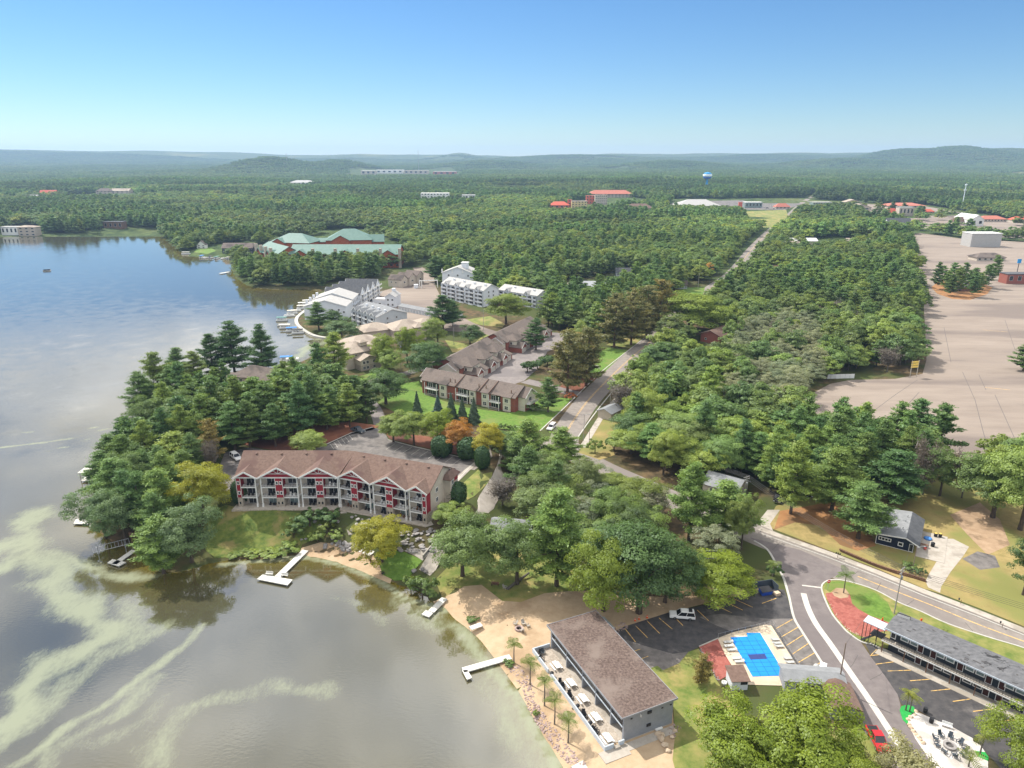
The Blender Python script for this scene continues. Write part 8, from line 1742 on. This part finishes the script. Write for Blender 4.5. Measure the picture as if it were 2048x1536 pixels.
# everything past those is one mass: instances of the same crowns
def mass(name, pts, protos, label):
    """pts: (x, y, z, sx, sz, rot, index, tint)"""
    n = len(pts); me = bpy.data.meshes.new(name); me.vertices.add(n)
    me.vertices.foreach_set('co', np.array([q[:3] for q in pts], np.float32).ravel())
    def attr(nm_, ty, vals, key='value'):
        a_ = me.attributes.new(nm_, ty, 'POINT'); a_.data.foreach_set(key, vals)
    attr('scl', 'FLOAT_VECTOR', np.array([(q[3], q[3], q[4]) for q in pts], np.float32).ravel(), 'vector')
    attr('rot', 'FLOAT', np.array([q[5] for q in pts], np.float32)); attr('pick', 'INT', np.array([q[6] for q in pts], np.int32))
    attr('tint', 'FLOAT_COLOR', np.array([(*q[7], 1) for q in pts], np.float32).ravel(), 'color')
    ng = bpy.data.node_groups.new(name, 'GeometryNodeTree')
    ng.interface.new_socket('Geometry', in_out='INPUT', socket_type='NodeSocketGeometry'); ng.interface.new_socket('Geometry', in_out='OUTPUT', socket_type='NodeSocketGeometry')
    gi = ng.nodes.new('NodeGroupInput'); go = ng.nodes.new('NodeGroupOutput'); jn = ng.nodes.new('GeometryNodeJoinGeometry')
    for pm in protos:
        po = bpy.data.objects.new(name + '_crown', pm)
        oi = ng.nodes.new('GeometryNodeObjectInfo'); oi.inputs['Object'].default_value = po; oi.inputs['As Instance'].default_value = True; ng.links.new(oi.outputs['Geometry'], jn.inputs[0])
    ip = ng.nodes.new('GeometryNodeInstanceOnPoints'); ip.inputs['Pick Instance'].default_value = True
    def na(nm_, ty):
        q = ng.nodes.new('GeometryNodeInputNamedAttribute'); q.data_type = ty; q.inputs['Name'].default_value = nm_; return q.outputs['Attribute']
    mp = ng.nodes.new('GeometryNodeMeshToPoints'); ng.links.new(gi.outputs[0], mp.inputs[0]); ng.links.new(mp.outputs[0], ip.inputs['Points'])
    ng.links.new(jn.outputs[0], ip.inputs['Instance']); ng.links.new(na('pick', 'INT'), ip.inputs['Instance Index']); ng.links.new(na('scl', 'FLOAT_VECTOR'), ip.inputs['Scale'])
    cx = ng.nodes.new('ShaderNodeCombineXYZ'); ng.links.new(na('rot', 'FLOAT'), cx.inputs[2]); ng.links.new(cx.outputs[0], ip.inputs['Rotation'])
    ng.links.new(ip.outputs[0], go.inputs[0])
    o = link(bpy.data.objects.new(name, me)); md = o.modifiers.new('trees', 'NODES'); md.node_group = ng
    return tag(o, label, 'forest', kind='stuff')
def rnd_tint(base, n, a=.2):
    k = 1 + RNG.uniform(-a, a, n); h = RNG.uniform(-a, a, n) * .7
    return np.stack([base[0] * k * (1 + h), base[1] * k, base[2] * k * (1 - h * .4)], 1)
for sp in ('broad', 'pine', 'pale'):
    L = []
    for q in rest:
        if q[0] == sp:
            H0, W0 = DIM[sp]; L.append((q[1], q[2], q[3] - .3, q[5] / W0, q[4] / H0, random.uniform(0, 6.28), random.randrange(4), q[6]))
    lodm = [q[1] for q in LIB[sp + '_mid' if sp != 'pale' else 'pale_near'][:4]]
    if L: mass({'broad': 'broadleaf_forest', 'pine': 'pine_forest', 'pale': 'olive_thicket'}[sp], L, lodm, {'broad': 'green oaks massed in the forest around the clearings', 'pine': 'dark pines massed in the forest around the clearings', 'pale': 'silvery olive trees massed along the wood'}[sp])
for nm_, arr, sc_ in (('distant', b_, 1.35), ('far_off', c_, 1.5)):
    arr = arr[fbm(arr[:, 0] / 210., arr[:, 1] / 120., 83) < .655]
    n = fbm(arr[:, 0] / 190., arr[:, 1] / 190., 41) + RNG.uniform(-.1, .1, len(arr))
    z = height(arr[:, 0], arr[:, 1])
    thr = .55 - .11 * sstep(1100, 2200, arr[:, 1])
    for sp, sel in (('pine', n > thr), ('broad', n <= thr)):
        q = arr[sel]; zz = z[sel]; k = len(q); H0, W0 = DIMF[sp]
        ht = RNG.uniform(.8, 1.15, k) * (1.0 if sp == 'pine' else .98) * 1.02; wd = RNG.uniform(.85, 1.2, k) * sc_
        ti = rnd_tint((.95, .98, 1.0) if sp == 'pine' else (1.05, 1.05, 1.0), k)
        ye = RNG.uniform(size=k) < (.16 if sp == 'broad' else .03); ti[ye] *= np.array([1.55, 1.3, .85]); pt = fbm(q[:, 0] / 90., q[:, 1] / 90., 55); pl_ = fbm(q[:, 0] / 330., q[:, 1] / 330., 71); ti *= ((.5 + 1.1 * pt) * (.45 + 1.1 * pl_))[:, None]
        mass(nm_ + ('_pine_forest' if sp == 'pine' else '_broadleaf_forest'), list(zip(q[:, 0], q[:, 1], zz - .4, wd, ht, RNG.uniform(0, 6.28, k), RNG.integers(0, 4, k), ti)), [m_[1] for m_ in LIB[sp + '_far']], ('pines' if sp == 'pine' else 'leafy trees') + (' covering the plain beyond the buildings' if nm_ == 'distant' else ' of the far plain fading into blue haze'))
# patches of small crowns for the last kilometres
def patch(name, seed, m, pn):
    global RNG
    RNG = np.random.default_rng(900 + seed); C = []; Nn = []; S = []; V = []
    for i in range(30):
        cx_, cy_ = RNG.uniform(-30, 30, 2); hh = RNG.uniform(9, 16); n = 70
        d = unit(n); d[:, 2] = np.abs(d[:, 2]); C.append(np.stack([cx_ + d[:, 0] * (4.5 - pn), cy_ + d[:, 1] * (4.5 - pn), hh * .45 + d[:, 2] * hh * (.42 + .1 * pn)], 1)); Nn.append(d + unit(n) * .4); S.append(RNG.uniform(2.0, 3.2, n)); V.append(np.full(n, RNG.uniform(.1, .9)) + RNG.normal(size=n) * .15)
    return leaf_mesh(name, np.concatenate(C), np.concatenate(Nn), np.concatenate(S), np.concatenate(V), m, 1.2)
PB = [patch('broad_patch', i, 'leaf_broad', 0) for i in range(3)]; PP = [patch('pine_patch', 5 + i, 'leaf_pine', 1.2) for i in range(3)]
RNG = np.random.default_rng(13)
d_ = lattice(2700, 8200, 46, 50); d_ = d_[clear(d_)]
n = fbm(d_[:, 0] / 420., d_[:, 1] / 420., 41) + RNG.uniform(-.08, .08, len(d_)); keep = fbm(d_[:, 0] / 700., d_[:, 1] / 420., 77) < .64
d_, n = d_[keep], n[keep]; z = height(d_[:, 0], d_[:, 1]); pn = n > .44
for sel, pr, nm_, lb in ((pn, PP, 'horizon_pine_forest', 'pine woods near the horizon fading into haze'), (~pn, PB, 'horizon_broadleaf_forest', 'leafy woods near the horizon fading into haze')):
    q = d_[sel]; k = len(q); mass(nm_, list(zip(q[:, 0], q[:, 1], z[sel] - 1, RNG.uniform(.9, 1.2, k), RNG.uniform(.85, 1.15, k), RNG.uniform(0, 6.28, k), RNG.integers(0, 3, k), rnd_tint((1, 1, 1), k, .15))), pr, lb)
# ------------------------------------------------------------------ haze
hz = MB().box(-9500, -2600, -40, 10500, 13600, 250).mesh('haze')
m = bpy.data.materials.new('haze'); m.use_nodes = True; t = m.node_tree; t.nodes.clear()
pv = N(t, 'ShaderNodeVolumePrincipled'); pv.inputs['Color'].default_value = (.42, .60, .90, 1); pv.inputs['Density'].default_value = 7.5e-5; pv.inputs['Anisotropy'].default_value = .2
o_ = N(t, 'ShaderNodeOutputMaterial'); t.links.new(pv.outputs[0], o_.inputs['Volume'])
hz.materials.append(m); ho = link(bpy.data.objects.new('haze', hz)); tag(ho, 'thin blue haze over the distant forest and hills', 'haze', kind='stuff')
